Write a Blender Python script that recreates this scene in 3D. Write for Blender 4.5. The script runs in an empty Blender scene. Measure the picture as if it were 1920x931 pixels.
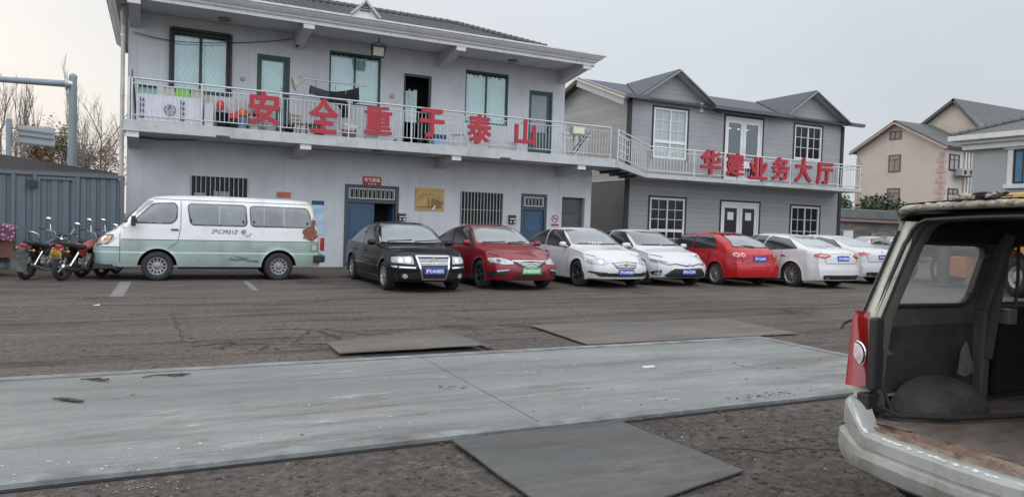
import bpy, bmesh, math, random
from mathutils import Vector, Matrix, noise
from mathutils.bvhtree import BVHTree
from math import sin, cos, pi, radians, atan2, hypot
random.seed(7)
SC = bpy.context.scene
COL = SC.collection
# ------------------------------------------------------------------ camera
FPX = 1350.45
YAW, PITCH, ROLL, CAMZ = radians(26.314), radians(-1.95), radians(1.829), 1.5
def _cam_axes():
    cy, sy, cp, sp, cr, sr = cos(YAW), sin(YAW), cos(PITCH), sin(PITCH), cos(ROLL), sin(ROLL)
    f = Vector((sy*cp, cy*cp, sp)); r = Vector((cy, -sy, 0)); u = r.cross(f)
    return (cr*r+sr*u), (-sr*r+cr*u), -f
RX, RY, RZ = _cam_axes()
cam_d = bpy.data.cameras.new('camera'); cam = bpy.data.objects.new('camera', cam_d); COL.objects.link(cam)
m3 = Matrix((RX, RY, RZ)).transposed()
cam.matrix_world = Matrix.Translation((0, 0, CAMZ)) @ m3.to_4x4()
cam_d.sensor_width = 36; cam_d.lens = 36*FPX/1920; cam_d.clip_start = .05; cam_d.clip_end = 2000
SC.camera = cam
# ------------------------------------------------------------------ sky
SUN_EL, SUN_AZ = radians(16), radians(-32)      # azimuth from +Y towards +X: low sun behind the left end of the building
W = bpy.data.worlds.new('World'); SC.world = W; W.use_nodes = True
nt = W.node_tree; N = nt.nodes; L = nt.links; N.clear()
def nd(t, **k):
    n = N.new(t)
    for a, b in k.items(): setattr(n, a, b)
    return n
out = nd('ShaderNodeOutputWorld'); bg = nd('ShaderNodeBackground'); bg.inputs[1].default_value = .1
sky = nd('ShaderNodeTexSky', sky_type='NISHITA'); sky.sun_disc = False; sky.sun_elevation = SUN_EL; sky.sun_rotation = SUN_AZ
sky.dust_density = 4; sky.air_density = 1.2
tc = nd('ShaderNodeTexCoord'); sep = nd('ShaderNodeSeparateXYZ'); L.new(tc.outputs['Generated'], sep.inputs[0])
rz = nd('ShaderNodeValToRGB'); L.new(sep.outputs['Z'], rz.inputs[0])     # thin high overcast: brighter overhead
e = rz.color_ramp.elements; e[0].position = 0; e[0].color = (6.0, 6.35, 6.8, 1); e[1].position = 1; e[1].color = (12.0, 12.1, 12.6, 1)
x = e.new(.12); x.color = (6.2, 6.6, 7.1, 1)
x = e.new(.35); x.color = (6.8, 7.2, 7.9, 1)
x = e.new(.62); x.color = (9.8, 10, 10.6, 1)
dot = nd('ShaderNodeVectorMath', operation='DOT_PRODUCT'); L.new(tc.outputs['Generated'], dot.inputs[0])
dot.inputs[1].default_value = (sin(SUN_AZ)*.985, cos(SUN_AZ)*.985, .17)
rw = nd('ShaderNodeValToRGB'); L.new(dot.outputs['Value'], rw.inputs[0])
rw.color_ramp.elements[0].position = .45; rw.color_ramp.elements[0].color = (0, 0, 0, 1)
rw.color_ramp.elements[1].position = 1.0; rw.color_ramp.elements[1].color = (1, 1, 1, 1)
low = nd('ShaderNodeMapRange'); L.new(sep.outputs['Z'], low.inputs[0]); low.inputs[1].default_value = .0; low.inputs[2].default_value = .42; low.inputs[3].default_value = 1; low.inputs[4].default_value = 0
wc = nd('ShaderNodeMix', data_type='RGBA'); L.new(low.outputs[0], wc.inputs[0])
wc.inputs[6].default_value = (7.3, 7.7, 8.0, 1); wc.inputs[7].default_value = (8.6, 7.9, 7.3, 1)
mx = nd('ShaderNodeMix', data_type='RGBA'); L.new(rw.outputs[0], mx.inputs[0]); L.new(rz.outputs[0], mx.inputs[6]); L.new(wc.outputs[2], mx.inputs[7])
nz = nd('ShaderNodeTexNoise'); nz.inputs['Scale'].default_value = 1.6; nz.inputs['Detail'].default_value = 3
mp = nd('ShaderNodeMapping'); mp.inputs['Scale'].default_value = (1, 1, 3.5); L.new(tc.outputs['Generated'], mp.inputs[0]); L.new(mp.outputs[0], nz.inputs[0])
cl = nd('ShaderNodeMapRange'); L.new(nz.outputs[0], cl.inputs[0]); cl.inputs[1].default_value = .3; cl.inputs[2].default_value = .7; cl.inputs[3].default_value = .94; cl.inputs[4].default_value = 1.06
mu = nd('ShaderNodeVectorMath', operation='MULTIPLY'); L.new(mx.outputs[2], mu.inputs[0]); L.new(cl.outputs[0], mu.inputs[1])
bk = nd('ShaderNodeMapRange'); L.new(sep.outputs['Y'], bk.inputs[0]); bk.inputs[1].default_value = .1; bk.inputs[2].default_value = -.6; bk.inputs[3].default_value = 1; bk.inputs[4].default_value = 2.2   # unseen sky behind the viewer boosted, added to brighten the walls
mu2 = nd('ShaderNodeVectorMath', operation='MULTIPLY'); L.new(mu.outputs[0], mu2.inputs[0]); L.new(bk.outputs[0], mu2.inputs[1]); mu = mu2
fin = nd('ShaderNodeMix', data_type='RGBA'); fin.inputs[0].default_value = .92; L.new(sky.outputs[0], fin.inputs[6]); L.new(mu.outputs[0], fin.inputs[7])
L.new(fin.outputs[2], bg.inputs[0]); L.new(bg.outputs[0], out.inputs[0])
# soft veiled sun
sd = bpy.data.lights.new('sun', 'SUN'); sd.energy = .6; sd.angle = radians(20); sd.color = (1, .93, .85)
so = bpy.data.objects.new('sun', sd); COL.objects.link(so)
d = Vector((sin(SUN_AZ)*cos(SUN_EL), cos(SUN_AZ)*cos(SUN_EL), sin(SUN_EL))); so.rotation_euler = d.to_track_quat('Z', 'Y').to_euler()
SC.view_settings.view_transform = 'Standard'; SC.view_settings.look = 'None'; SC.view_settings.gamma = 1
SC.view_settings.exposure = 0.12
# ------------------------------------------------------------------ measuring helpers (photo pixel -> point on a real plane)
def ray(x, y): return RX*((x-960)/FPX) + RY*(-(y-465.5)/FPX) - RZ
def onY(x, y, Y): d = ray(x, y); t = Y/d.y; return Vector((d.x*t, Y, d.z*t+CAMZ))
def onX(x, y, X): d = ray(x, y); t = X/d.x; return Vector((X, d.y*t, d.z*t+CAMZ))
def gnd(x, y, z=0): d = ray(x, y); t = (z-CAMZ)/d.z; return Vector((d.x*t, d.y*t, z))
def rect(x0, y0, x1, y1, Y):
    """px rect: (x0,y0) top-left, (x1,y1) bottom-right, measured along the middle lines -> X0,X1,Z0,Z1"""
    xm, ym = (x0+x1)/2, (y0+y1)/2
    return onY(x0, ym, Y).x, onY(x1, ym, Y).x, onY(xm, y1, Y).z, onY(xm, y0, Y).z
# ------------------------------------------------------------------ materials
MATS = {}
def mat(name, col=(.5, .5, .5), rough=.6, metal=0, var=.12, vs=2.0, bump=0, bs=60, coat=0, spec=.5, dirt=None, da=.35, ds=1.2, stretch=None, emit=None, trans=0, aniso=None, streak=None):
    if name in MATS: return MATS[name]
    m = bpy.data.materials.new(name); m.use_nodes = True; t = m.node_tree; n = t.nodes; l = t.links
    b = n['Principled BSDF']; b.inputs['Roughness'].default_value = rough; b.inputs['Metallic'].default_value = metal
    b.inputs['Coat Weight'].default_value = coat; b.inputs['Coat Roughness'].default_value = .06; b.inputs['Specular IOR Level'].default_value = spec
    c = (*col, 1)
    tcn = n.new('ShaderNodeTexCoord'); src = tcn.outputs['Object']
    if stretch:
        mpn = n.new('ShaderNodeMapping'); mpn.inputs['Scale'].default_value = stretch; l.new(src, mpn.inputs[0]); srcs = mpn.outputs[0]
    else: srcs = src
    last = None
    if var:
        z = n.new('ShaderNodeTexNoise'); z.inputs['Scale'].default_value = vs; z.inputs['Detail'].default_value = 6; z.inputs['Roughness'].default_value = .65; l.new(srcs, z.inputs[0])
        r = n.new('ShaderNodeMapRange'); r.inputs[1].default_value = .3; r.inputs[2].default_value = .7; r.inputs[3].default_value = 1-var; r.inputs[4].default_value = 1+var; l.new(z.outputs[0], r.inputs[0])
        mu = n.new('ShaderNodeVectorMath'); mu.operation = 'MULTIPLY'; mu.inputs[0].default_value = col; l.new(r.outputs[0], mu.inputs[1]); last = mu.outputs[0]
    if dirt:
        z2 = n.new('ShaderNodeTexNoise'); z2.inputs['Scale'].default_value = ds; z2.inputs['Detail'].default_value = 8; z2.inputs['Roughness'].default_value = .7; l.new(srcs, z2.inputs[0])
        r2 = n.new('ShaderNodeMapRange'); r2.inputs[1].default_value = .48; r2.inputs[2].default_value = .72; r2.inputs[3].default_value = 0; r2.inputs[4].default_value = da; l.new(z2.outputs[0], r2.inputs[0])
        mi = n.new('ShaderNodeMix'); mi.data_type = 'RGBA'; l.new(r2.outputs[0], mi.inputs[0]); mi.inputs[7].default_value = (*dirt, 1)
        if last: l.new(last, mi.inputs[6])
        else: mi.inputs[6].default_value = c
        last = mi.outputs[2]
    if streak:
        mp2 = n.new('ShaderNodeMapping'); mp2.inputs['Scale'].default_value = (9, 9, .35); l.new(src, mp2.inputs[0])
        z4 = n.new('ShaderNodeTexNoise'); z4.inputs['Scale'].default_value = .8; z4.inputs['Detail'].default_value = 5; l.new(mp2.outputs[0], z4.inputs[0])
        r4 = n.new('ShaderNodeMapRange'); r4.inputs[1].default_value = .55; r4.inputs[2].default_value = .8; r4.inputs[3].default_value = 0; r4.inputs[4].default_value = streak; l.new(z4.outputs[0], r4.inputs[0])
        m4 = n.new('ShaderNodeMix'); m4.data_type = 'RGBA'; l.new(r4.outputs[0], m4.inputs[0]); m4.inputs[7].default_value = (col[0]*.45, col[1]*.43, col[2]*.4, 1)
        if last: l.new(last, m4.inputs[6])
        else: m4.inputs[6].default_value = c
        last = m4.outputs[2]
    if last: l.new(last, b.inputs['Base Color'])
    else: b.inputs['Base Color'].default_value = c
    if bump:
        z3 = n.new('ShaderNodeTexNoise'); z3.inputs['Scale'].default_value = bs; z3.inputs['Detail'].default_value = 5; l.new(srcs, z3.inputs[0])
        bu = n.new('ShaderNodeBump'); bu.inputs['Strength'].default_value = bump; bu.inputs['Distance'].default_value = .02; l.new(z3.outputs[0], bu.inputs['Height']); l.new(bu.outputs[0], b.inputs['Normal'])
    if emit: b.inputs['Emission Color'].default_value = (*emit[0], 1); b.inputs['Emission Strength'].default_value = emit[1]
    MATS[name] = m
    return m
def glass(name, tint=(.9, .95, .94), alpha=.95, rough=.03, dcol=(.12, .13, .14)):
    """thin pane: see-through with a fresnel reflection"""
    if name in MATS: return MATS[name]
    m = bpy.data.materials.new(name); m.use_nodes = True; t = m.node_tree; n = t.nodes; l = t.links; n.clear()
    o = n.new('ShaderNodeOutputMaterial'); tr = n.new('ShaderNodeBsdfTransparent'); tr.inputs[0].default_value = (*tint, 1)
    g = n.new('ShaderNodeBsdfGlossy'); g.inputs['Roughness'].default_value = rough; g.inputs[0].default_value = (.9, .95, 1, 1)
    df = n.new('ShaderNodeBsdfTranslucent' if 'hazy' in name else 'ShaderNodeBsdfDiffuse'); df.inputs[0].default_value = (*dcol, 1)
    f = n.new('ShaderNodeLayerWeight'); f.inputs[0].default_value = .5
    pw = n.new('ShaderNodeMath'); pw.operation = 'POWER'; pw.inputs[1].default_value = 4; l.new(f.outputs['Facing'], pw.inputs[0])
    ma = n.new('ShaderNodeMath'); ma.operation = 'MULTIPLY_ADD'; ma.inputs[1].default_value = .9; ma.inputs[2].default_value = .07; ma.use_clamp = True; l.new(pw.outputs[0], ma.inputs[0])
    m0 = n.new('ShaderNodeMixShader'); m0.inputs[0].default_value = 1-alpha; l.new(tr.outputs[0], m0.inputs[1]); l.new(df.outputs[0], m0.inputs[2])
    m1 = n.new('ShaderNodeMixShader'); l.new(ma.outputs[0], m1.inputs[0]); l.new(m0.outputs[0], m1.inputs[1]); l.new(g.outputs[0], m1.inputs[2]); l.new(m1.outputs[0], o.inputs[0])
    MATS[name] = m; return m
# ------------------------------------------------------------------ object helpers
def tag(o, label=None, cat=None, group=None, kind=None):
    if label: o['label'] = label
    if cat: o['category'] = cat
    if group: o['group'] = group
    if kind: o['kind'] = kind
    return o
def root(name, label, cat, loc=(0, 0, 0), rz=0, group=None, tilt=None):
    o = bpy.data.objects.new(name, None); COL.objects.link(o); o.location = loc; o.rotation_euler = tilt or (0, 0, rz); o.empty_display_size = .2
    return tag(o, label, cat, group)
def topmost(o):
    while o.parent: o = o.parent
    return o
def rmat(o):
    r = topmost(o); return Matrix.Translation(r.location) @ r.rotation_euler.to_matrix().to_4x4()
class MB:
    def __init__(s): s.v = []; s.f = []; s.sm = []
    def add(s, vs, fs, smooth=False):
        o = len(s.v); s.v += [Vector(v) for v in vs]; s.f += [tuple(i+o for i in f) for f in fs]; s.sm += [smooth]*len(fs); return s
    def box(s, x0, x1, y0, y1, z0, z1, M=None):
        if x0 > x1: x0, x1 = x1, x0
        if y0 > y1: y0, y1 = y1, y0
        if z0 > z1: z0, z1 = z1, z0
        vs = [Vector((x, y, z)) for z in (z0, z1) for y in (y0, y1) for x in (x0, x1)]
        if M: vs = [M @ v for v in vs]
        return s.add(vs, [(0, 2, 3, 1), (4, 5, 7, 6), (0, 1, 5, 4), (2, 6, 7, 3), (0, 4, 6, 2), (1, 3, 7, 5)])
    def bar(s, a, b, w, h=None, up=(0, 0, 1)):
        """rectangular bar from a to b, width w, height h"""
        a, b = Vector(a), Vector(b); h = h or w; d = (b-a)
        if d.length < 1e-6: return s
        d.normalize(); up = Vector(up)
        if abs(d.dot(up)) > .98: up = Vector((0, 1, 0))
        x = d.cross(up).normalized(); y = x.cross(d).normalized()
        vs = [p+x*(i*w/2)+y*(j*h/2) for p in (a, b) for i, j in ((-1, -1), (1, -1), (1, 1), (-1, 1))]
        return s.add(vs, [(0, 3, 2, 1), (4, 5, 6, 7), (0, 1, 5, 4), (1, 2, 6, 5), (2, 3, 7, 6), (3, 0, 4, 7)])
    def tube(s, pts, r, n=10, caps=True, r2=None):
        pts = [Vector(p) for p in pts]; m = len(pts)
        rs = r if isinstance(r, (list, tuple)) else [r+((r2 if r2 is not None else r)-r)*i/(m-1) for i in range(m)]
        vs = []; prev = None
        for i, p in enumerate(pts):
            t = ((pts[min(i+1, m-1)]-p).normalized() + (p-pts[max(i-1, 0)]).normalized())
            t = t.normalized() if t.length > 1e-6 else Vector((0, 0, 1))
            if prev is None:
                u = Vector((0, 0, 1)) if abs(t.z) < .9 else Vector((1, 0, 0)); x = t.cross(u).normalized()
            else: x = (prev - t*prev.dot(t)).normalized()
            prev = x; y = t.cross(x)
            vs += [p+(x*cos(2*pi*k/n)+y*sin(2*pi*k/n))*rs[i] for k in range(n)]
        fs = [(i*n+k, i*n+(k+1) % n, (i+1)*n+(k+1) % n, (i+1)*n+k) for i in range(m-1) for k in range(n)]
        s.add(vs, fs, n > 5)
        if caps: s.add(vs[:n], [tuple(range(n))[::-1]]); s.add(vs[-n:], [tuple(range(n))])
        return s
    def lathe(s, prof, n=24, M=None, smooth=True):
        """prof: list (r, h) about local z"""
        vs = [Vector((r*cos(2*pi*k/n), r*sin(2*pi*k/n), h)) for r, h in prof for k in range(n)]
        if M: vs = [M @ v for v in vs]
        m = len(prof)
        return s.add(vs, [(i*n+k, i*n+(k+1) % n, (i+1)*n+(k+1) % n, (i+1)*n+k) for i in range(m-1) for k in range(n)], smooth)
    def prism(s, poly, d, M=None):
        """2D polygon (x,y) extruded by z in [0,d], then M"""
        n = len(poly); vs = [Vector((p[0], p[1], z)) for z in (0, d) for p in poly]
        if M: vs = [M @ v for v in vs]
        return s.add(vs, [tuple(range(n))[::-1], tuple(range(n, 2*n))] + [(i, (i+1) % n, n+(i+1) % n, n+i) for i in range(n)])
    def sphere(s, c, r, n=10, m=6, sc=(1, 1, 1)):
        c = Vector(c)
        prof = [(r*sin(pi*i/m), -r*cos(pi*i/m)) for i in range(m+1)]
        prof[0] = (1e-4, prof[0][1]); prof[-1] = (1e-4, prof[-1][1])
        return s.lathe(prof, n, Matrix.Translation(c) @ Matrix.Diagonal((*sc, 1)))
    def build(s, name, m, parent=None, world=False, bevel=0, recalc=True, angle=35, solid=0):
        me = bpy.data.meshes.new(name)
        vs = s.v
        o = bpy.data.objects.new(name, me)
        if world and parent:
            Mi = rmat(parent).inverted(); vs = [Mi @ v for v in vs]
        elif world:
            xs = [v.x for v in vs]; ys = [v.y for v in vs]; c = Vector(((min(xs)+max(xs))/2, (min(ys)+max(ys))/2, min(v.z for v in vs)))
            o.location = c; vs = [v-c for v in vs]
        me.from_pydata([tuple(v) for v in vs], [], s.f)
        me.polygons.foreach_set('use_smooth', s.sm)
        if recalc:
            b = bmesh.new(); b.from_mesh(me); bmesh.ops.recalc_face_normals(b, faces=b.faces); b.to_mesh(me); b.free()
        if bevel:
            md = o.modifiers.new('b', 'BEVEL'); md.width = bevel; md.segments = 2; md.limit_method = 'ANGLE'
        if m:
            for q in (m if isinstance(m, list) else [m]): me.materials.append(q)
        COL.objects.link(o)
        if parent: o.parent = parent
        me.update()
        return o
def text_mesh(body, bold=.02, ext=.02, shear=0):
    c = bpy.data.curves.new('txt', 'FONT'); c.body = body; c.extrude = ext; c.offset = bold; c.shear = shear; c.resolution_u = 3
    o = bpy.data.objects.new('txt', c); COL.objects.link(o); bpy.context.view_layer.update()
    me = bpy.data.meshes.new_from_object(o.evaluated_get(bpy.context.evaluated_depsgraph_get()))
    vs = [v.co.copy() for v in me.vertices]; fs = [tuple(p.vertices) for p in me.polygons]
    bpy.data.objects.remove(o); bpy.data.curves.remove(c); bpy.data.meshes.remove(me)
    return vs, fs
def text_fit(mb, body, x0, x1, z0, z1, M=None, bold=.02, depth=.01, keep=False, shear=0):
    """text filled into rect (x,z) on plane y=0 facing -y, standing proud by depth; M maps to place"""
    vs, fs = text_mesh(body, bold, .5, shear)
    ax, bx = min(v.x for v in vs), max(v.x for v in vs); ay, by = min(v.y for v in vs), max(v.y for v in vs)
    sx, sz = (x1-x0)/(bx-ax), (z1-z0)/(by-ay)
    if keep: sx = sz = min(sx, sz)
    cx, cz = (x0+x1)/2, (z0+z1)/2
    o = [Vector((cx+(v.x-(ax+bx)/2)*sx, -(v.z+.5)*depth, cz+(v.y-(ay+by)/2)*sz)) for v in vs]
    if M: o = [M @ v for v in o]
    mb.add(o, fs)
# ------------------------------------------------------------------ ground material
def ground_mat():
    m = bpy.data.materials.new('asphalt'); m.use_nodes = True; t = m.node_tree; n = t.nodes; l = t.links; b = n['Principled BSDF']
    tc = n.new('ShaderNodeTexCoord')
    def noi(sc, det=6, ro=.6, st=None):
        z = n.new('ShaderNodeTexNoise'); z.inputs['Scale'].default_value = sc; z.inputs['Detail'].default_value = det; z.inputs['Roughness'].default_value = ro
        if st:
            q = n.new('ShaderNodeMapping'); q.inputs['Scale'].default_value = st; l.new(tc.outputs['Object'], q.inputs[0]); l.new(q.outputs[0], z.inputs[0])
        else: l.new(tc.outputs['Object'], z.inputs[0])
        return z.outputs[0]
    def ramp(i, a, b_, c, d):
        r = n.new('ShaderNodeMapRange'); r.inputs[1].default_value = a; r.inputs[2].default_value = b_; r.inputs[3].default_value = c; r.inputs[4].default_value = d; l.new(i, r.inputs[0]); return r.outputs[0]
    def mix(f, a, c):
        q = n.new('ShaderNodeMix'); q.data_type = 'RGBA'
        if isinstance(f, float): q.inputs[0].default_value = f
        else: l.new(f, q.inputs[0])
        for k, v in ((6, a), (7, c)):
            if isinstance(v, tuple): q.inputs[k].default_value = (*v, 1)
            else: l.new(v, q.inputs[k])
        return q.outputs[2]
    big = ramp(noi(.16, 5, .6, (.5, 1.6, 1)), .35, .65, 0, 1)
    med = ramp(noi(1.1, 8, .72, (.45, 1.5, 1)), .36, .68, 0, 1)
    c = mix(big, (.084, .074, .066), (.120, .106, .095))
    c = mix(ramp(noi(.55, 9, .75, (.35, 1.7, 1)), .47, .62, 0, .75), c, (.140, .120, .106))
    c = mix(ramp(noi(.9, 9, .75, (.25, 2.1, 1)), .50, .62, 0, .8), c, (.045, .039, .035))
    c = mix(ramp(noi(.33, 8, .8, (1, 1, 1)), .56, .64, 0, .7), c, (.030, .027, .026))
    c = mix(ramp(noi(2.6, 8, .75, (.6, 1.6, 1)), .56, .66, 0, .6), c, (.090, .058, .044))
    c = mix(ramp(noi(5.0, 8, .8, (.5, 1.5, 1)), .60, .68, 0, .55), c, (.20, .18, .165))
    # near strip: bare, darker, coarser tarmac
    sx = n.new('ShaderNodeSeparateXYZ'); l.new(tc.outputs['Object'], sx.inputs[0])
    near = ramp(sx.outputs[1], 4.6, 4.9, 1, 0)
    cn = mix(med, (.060, .053, .048), (.108, .096, .087)); cn = mix(ramp(noi(3.5, 8, .8), .54, .66, 0, .7), cn, (.125, .11, .10))
    c = mix(near, c, cn)
    # aggregate grain
    g = noi(85, 3, .8); c2 = n.new('ShaderNodeVectorMath'); c2.operation = 'MULTIPLY'; l.new(c, c2.inputs[0]); l.new(ramp(g, .35, .65, .66, 1.38), c2.inputs[1]); c = c2.outputs[0]
    g3 = noi(14, 5, .75); c3 = n.new('ShaderNodeVectorMath'); c3.operation = 'MULTIPLY'; l.new(c, c3.inputs[0]); l.new(ramp(g3, .36, .64, .66, 1.4), c3.inputs[1]); c = c3.outputs[0]
    # pale grit specks
    v = n.new('ShaderNodeTexVoronoi'); v.inputs['Scale'].default_value = 9; v.inputs['Randomness'].default_value = 1; l.new(tc.outputs['Object'], v.inputs[0])
    sp = ramp(v.outputs['Distance'], .045, .075, 1, 0); dens = ramp(noi(.9, 4, .6), .52, .64, 0, .35)
    mm = n.new('ShaderNodeMath'); mm.operation = 'MULTIPLY'; l.new(sp, mm.inputs[0]); l.new(dens, mm.inputs[1])
    c = mix(mm.outputs[0], c, (.42, .40, .38))
    l.new(c, b.inputs['Base Color']); l.new(ramp(noi(.8, 6, .7), .3, .7, .75, .98), b.inputs['Roughness']); b.inputs['Specular IOR Level'].default_value = .14
    bu = n.new('ShaderNodeBump'); bu.inputs['Strength'].default_value = .55; bu.inputs['Distance'].default_value = .012; l.new(noi(60, 4, .8), bu.inputs['Height'])
    bu2 = n.new('ShaderNodeBump'); bu2.inputs['Strength'].default_value = .5; bu2.inputs['Distance'].default_value = .05; l.new(noi(5, 6, .65), bu2.inputs['Height']); l.new(bu.outputs[0], bu2.inputs['Normal']); l.new(bu2.outputs[0], b.inputs['Normal'])
    return m
def deck_mat(name='deck_steel', tint=(1, 1, 1)):
    m = bpy.data.materials.new(name); m.use_nodes = True; t = m.node_tree; n = t.nodes; l = t.links; b = n['Principled BSDF']
    tc = n.new('ShaderNodeTexCoord')
    def noi(sc, det=6, ro=.6, st=(1, 1, 1), dist=0):
        z = n.new('ShaderNodeTexNoise'); z.inputs['Scale'].default_value = sc; z.inputs['Detail'].default_value = det; z.inputs['Roughness'].default_value = ro; z.inputs['Distortion'].default_value = dist
        q = n.new('ShaderNodeMapping'); q.inputs['Scale'].default_value = st; l.new(tc.outputs['Object'], q.inputs[0]); l.new(q.outputs[0], z.inputs[0]); return z.outputs[0]
    def ramp(i, a, b_, c, d):
        r = n.new('ShaderNodeMapRange'); r.inputs[1].default_value = a; r.inputs[2].default_value = b_; r.inputs[3].default_value = c; r.inputs[4].default_value = d; l.new(i, r.inputs[0]); return r.outputs[0]
    def mix(f, a, c):
        q = n.new('ShaderNodeMix'); q.data_type = 'RGBA'; l.new(f, q.inputs[0])
        for k, v in ((6, a), (7, c)):
            if isinstance(v, tuple): q.inputs[k].default_value = (*v, 1)
            else: l.new(v, q.inputs[k])
        return q.outputs[2]
    c = mix(ramp(noi(.5, 6, .6, (.5, 1.4, 1)), .35, .65, 0, 1), (.172, .184, .180), (.240, .252, .246))
    c = mix(ramp(noi(.8, 9, .72, (.28, 1.9, 1), .5), .47, .60, 0, .7), c, (.115, .110, .103))
    c = mix(ramp(noi(.6, 9, .75, (.3, 1.5, 1)), .52, .64, 0, .6), c, (.30, .31, .30))
    c = mix(ramp(noi(1.7, 9, .78, (.5, 1.2, 1)), .56, .66, 0, .65), c, (.155, .120, .100))
    c = mix(ramp(noi(1.9, 8, .75, (.5, 1.8, 1)), .60, .66, 0, .65), c, (.42, .43, .42))
    c = mix(ramp(noi(9, 9, .82, (.3, 1.8, 1)), .56, .68, 0, .6), c, (.085, .082, .078))
    c = mix(ramp(noi(13, 9, .82, (.35, 1.6, 1)), .60, .70, 0, .5), c, (.40, .41, .40))
    g = n.new('ShaderNodeVectorMath'); g.operation = 'MULTIPLY'; l.new(c, g.inputs[0]); l.new(ramp(noi(45, 5, .8, (.6, 1.3, 1)), .3, .7, .84, 1.16), g.inputs[1]); c = g.outputs[0]
    v = n.new('ShaderNodeTexVoronoi'); v.inputs['Scale'].default_value = 16; l.new(tc.outputs['Object'], v.inputs[0])
    mm = n.new('ShaderNodeMath'); mm.operation = 'MULTIPLY'; l.new(ramp(v.outputs['Distance'], .05, .09, 1, 0), mm.inputs[0]); l.new(ramp(noi(.8, 4, .6), .56, .64, 0, .5), mm.inputs[1])
    c = mix(mm.outputs[0], c, (.62, .63, .62))
    if name != 'deck_steel': tm = n.new('ShaderNodeVectorMath'); tm.operation = 'MULTIPLY'; l.new(c, tm.inputs[0]); tm.inputs[1].default_value = tint; c = tm.outputs[0]
    l.new(c, b.inputs['Base Color']); b.inputs['Metallic'].default_value = .0; b.inputs['Specular IOR Level'].default_value = .25; l.new(ramp(noi(1.2, 6, .7), .3, .7, .5, .8), b.inputs['Roughness'])
    bu = n.new('ShaderNodeBump'); bu.inputs['Strength'].default_value = .3; bu.inputs['Distance'].default_value = .01; l.new(noi(30, 6, .75), bu.inputs['Height']); l.new(bu.outputs[0], b.inputs['Normal'])
    return m
g = MB(); S = 700; g.add([(-S, -S, 0), (S, -S, 0), (S, S, 0), (-S, S, 0)], [(0, 1, 2, 3)])
tag(g.build('ground', ground_mat()), 'grey brown asphalt yard', kind='structure')
M_deck = deck_mat()
M_edge = mat('edge_steel', (.20, .215, .212), .7, spec=.25, var=.35, vs=3, dirt=(.10, .09, .085), da=.8, ds=2.5, bump=.2, bs=25)
M_gap = mat('gap_dark', (.012, .011, .011), .9, var=0)
M_plate = deck_mat('plate_steel', (.50, .49, .49)); M_plate2 = deck_mat('plate_steel_pale', (.64, .57, .52))
M_rust = mat('rust', (.14, .055, .03), .85, var=.4, vs=12, bump=.4, bs=40)
# weighbridge: deck 3 m wide running along X
wb = root('weighbridge', 'long pale blue grey steel weighbridge deck set flush into the yard', 'weighbridge', (0, 6, 0))
DX0, DX1, DY0, DY1 = -9.0, 7.66, 4.56, 7.52
def jag(mb, x0, x1, ya, yb, z0, z1, step=.35, j=.006):
    """long strip with slightly uneven edges"""
    n = int((x1-x0)/step); P = []
    for i in range(n+1):
        x = x0+(x1-x0)*i/n; P.append((x, ya+random.uniform(-j, j), yb+random.uniform(-j, j), random.uniform(-.002, .002)))
    for (xa, a0, a1, h0), (xb, b0, b1, h1) in zip(P, P[1:]):
        mb.add([(xa, a0, z0), (xb, b0, z0), (xb, b1, z0), (xa, a1, z0), (xa, a0, z1+h0), (xb, b0, z1+h1), (xb, b1, z1+h1), (xa, a1, z1+h0)],
               [(4, 5, 6, 7), (0, 1, 5, 4), (2, 3, 7, 6)])
q = MB(); q.box(DX0, DX1+.03, DY0-.045, DY1+.03, .001, .006); q.build('pit_gap', M_gap, wb, True)
for a, b_ in ((DX0, -1.5), (-1.488, 2.594), (2.606, 7.52)):
    q = MB(); q.box(a, b_, DY0+.14, DY1-.15, .004, .024); q.build('deck_plate', M_deck, wb, True, bevel=.003)
q = MB(); jag(q, DX0, DX1, DY0, DY0+.125, .004, .032); q.build('edge_strip', M_edge, wb, True)
q = MB(); jag(q, DX0, DX1, DY1-.135, DY1, .004, .030); q.build('edge_strip', M_edge, wb, True)
q = MB(); q.box(7.53, DX1, DY0+.13, DY1-.14, .004, .031); q.build('edge_strip', M_edge, wb, True)
def plate(name, pts, z, th, m, label, bow=.0, cat='steel plate'):
    """loose steel plate: 4 ground corners, top heights z per corner"""
    N_ = 12; P = [Vector(p) for p in pts]; mb = MB(); vs = []; sd_ = random.random()*9
    for j in range(N_+1):
        for i in range(N_+1):
            u, v = i/N_, j/N_
            p = (P[0]*(1-u)+P[1]*u)*(1-v)+(P[3]*(1-u)+P[2]*u)*v
            zz = (z[0]*(1-u)+z[1]*u)*(1-v)+(z[3]*(1-u)+z[2]*u)*v + bow*sin(pi*u)*sin(pi*v)
            e_ = .012 if (i in (0, N_) or j in (0, N_)) else 0
            vs.append(Vector((p.x+noise.noise(Vector((p.x*3, p.y*3, sd_)))*e_, p.y+noise.noise(Vector((p.x*3, p.y*3, sd_+5)))*e_, zz+.006*noise.noise(Vector((p.x*1.5, p.y*1.5, sd_))))))
    n = N_+1; nv = len(vs); vs2 = vs+[v-Vector((0, 0, th)) for v in vs]
    fs = [(j*n+i, j*n+i+1, (j+1)*n+i+1, (j+1)*n+i) for j in range(N_) for i in range(N_)]
    fs += [tuple(nv+k for k in f[::-1]) for f in fs]
    for k in range(N_):
        for a, b_ in ((k, k+1), ((N_)*n+k+1, N_*n+k), ((k+1)*n, k*n), (k*n+N_, (k+1)*n+N_)): fs.append((a, a+nv, b_+nv, b_))
    mb.add(vs2, fs); return tag(mb.build(name, m, world=True), label, cat)
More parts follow.
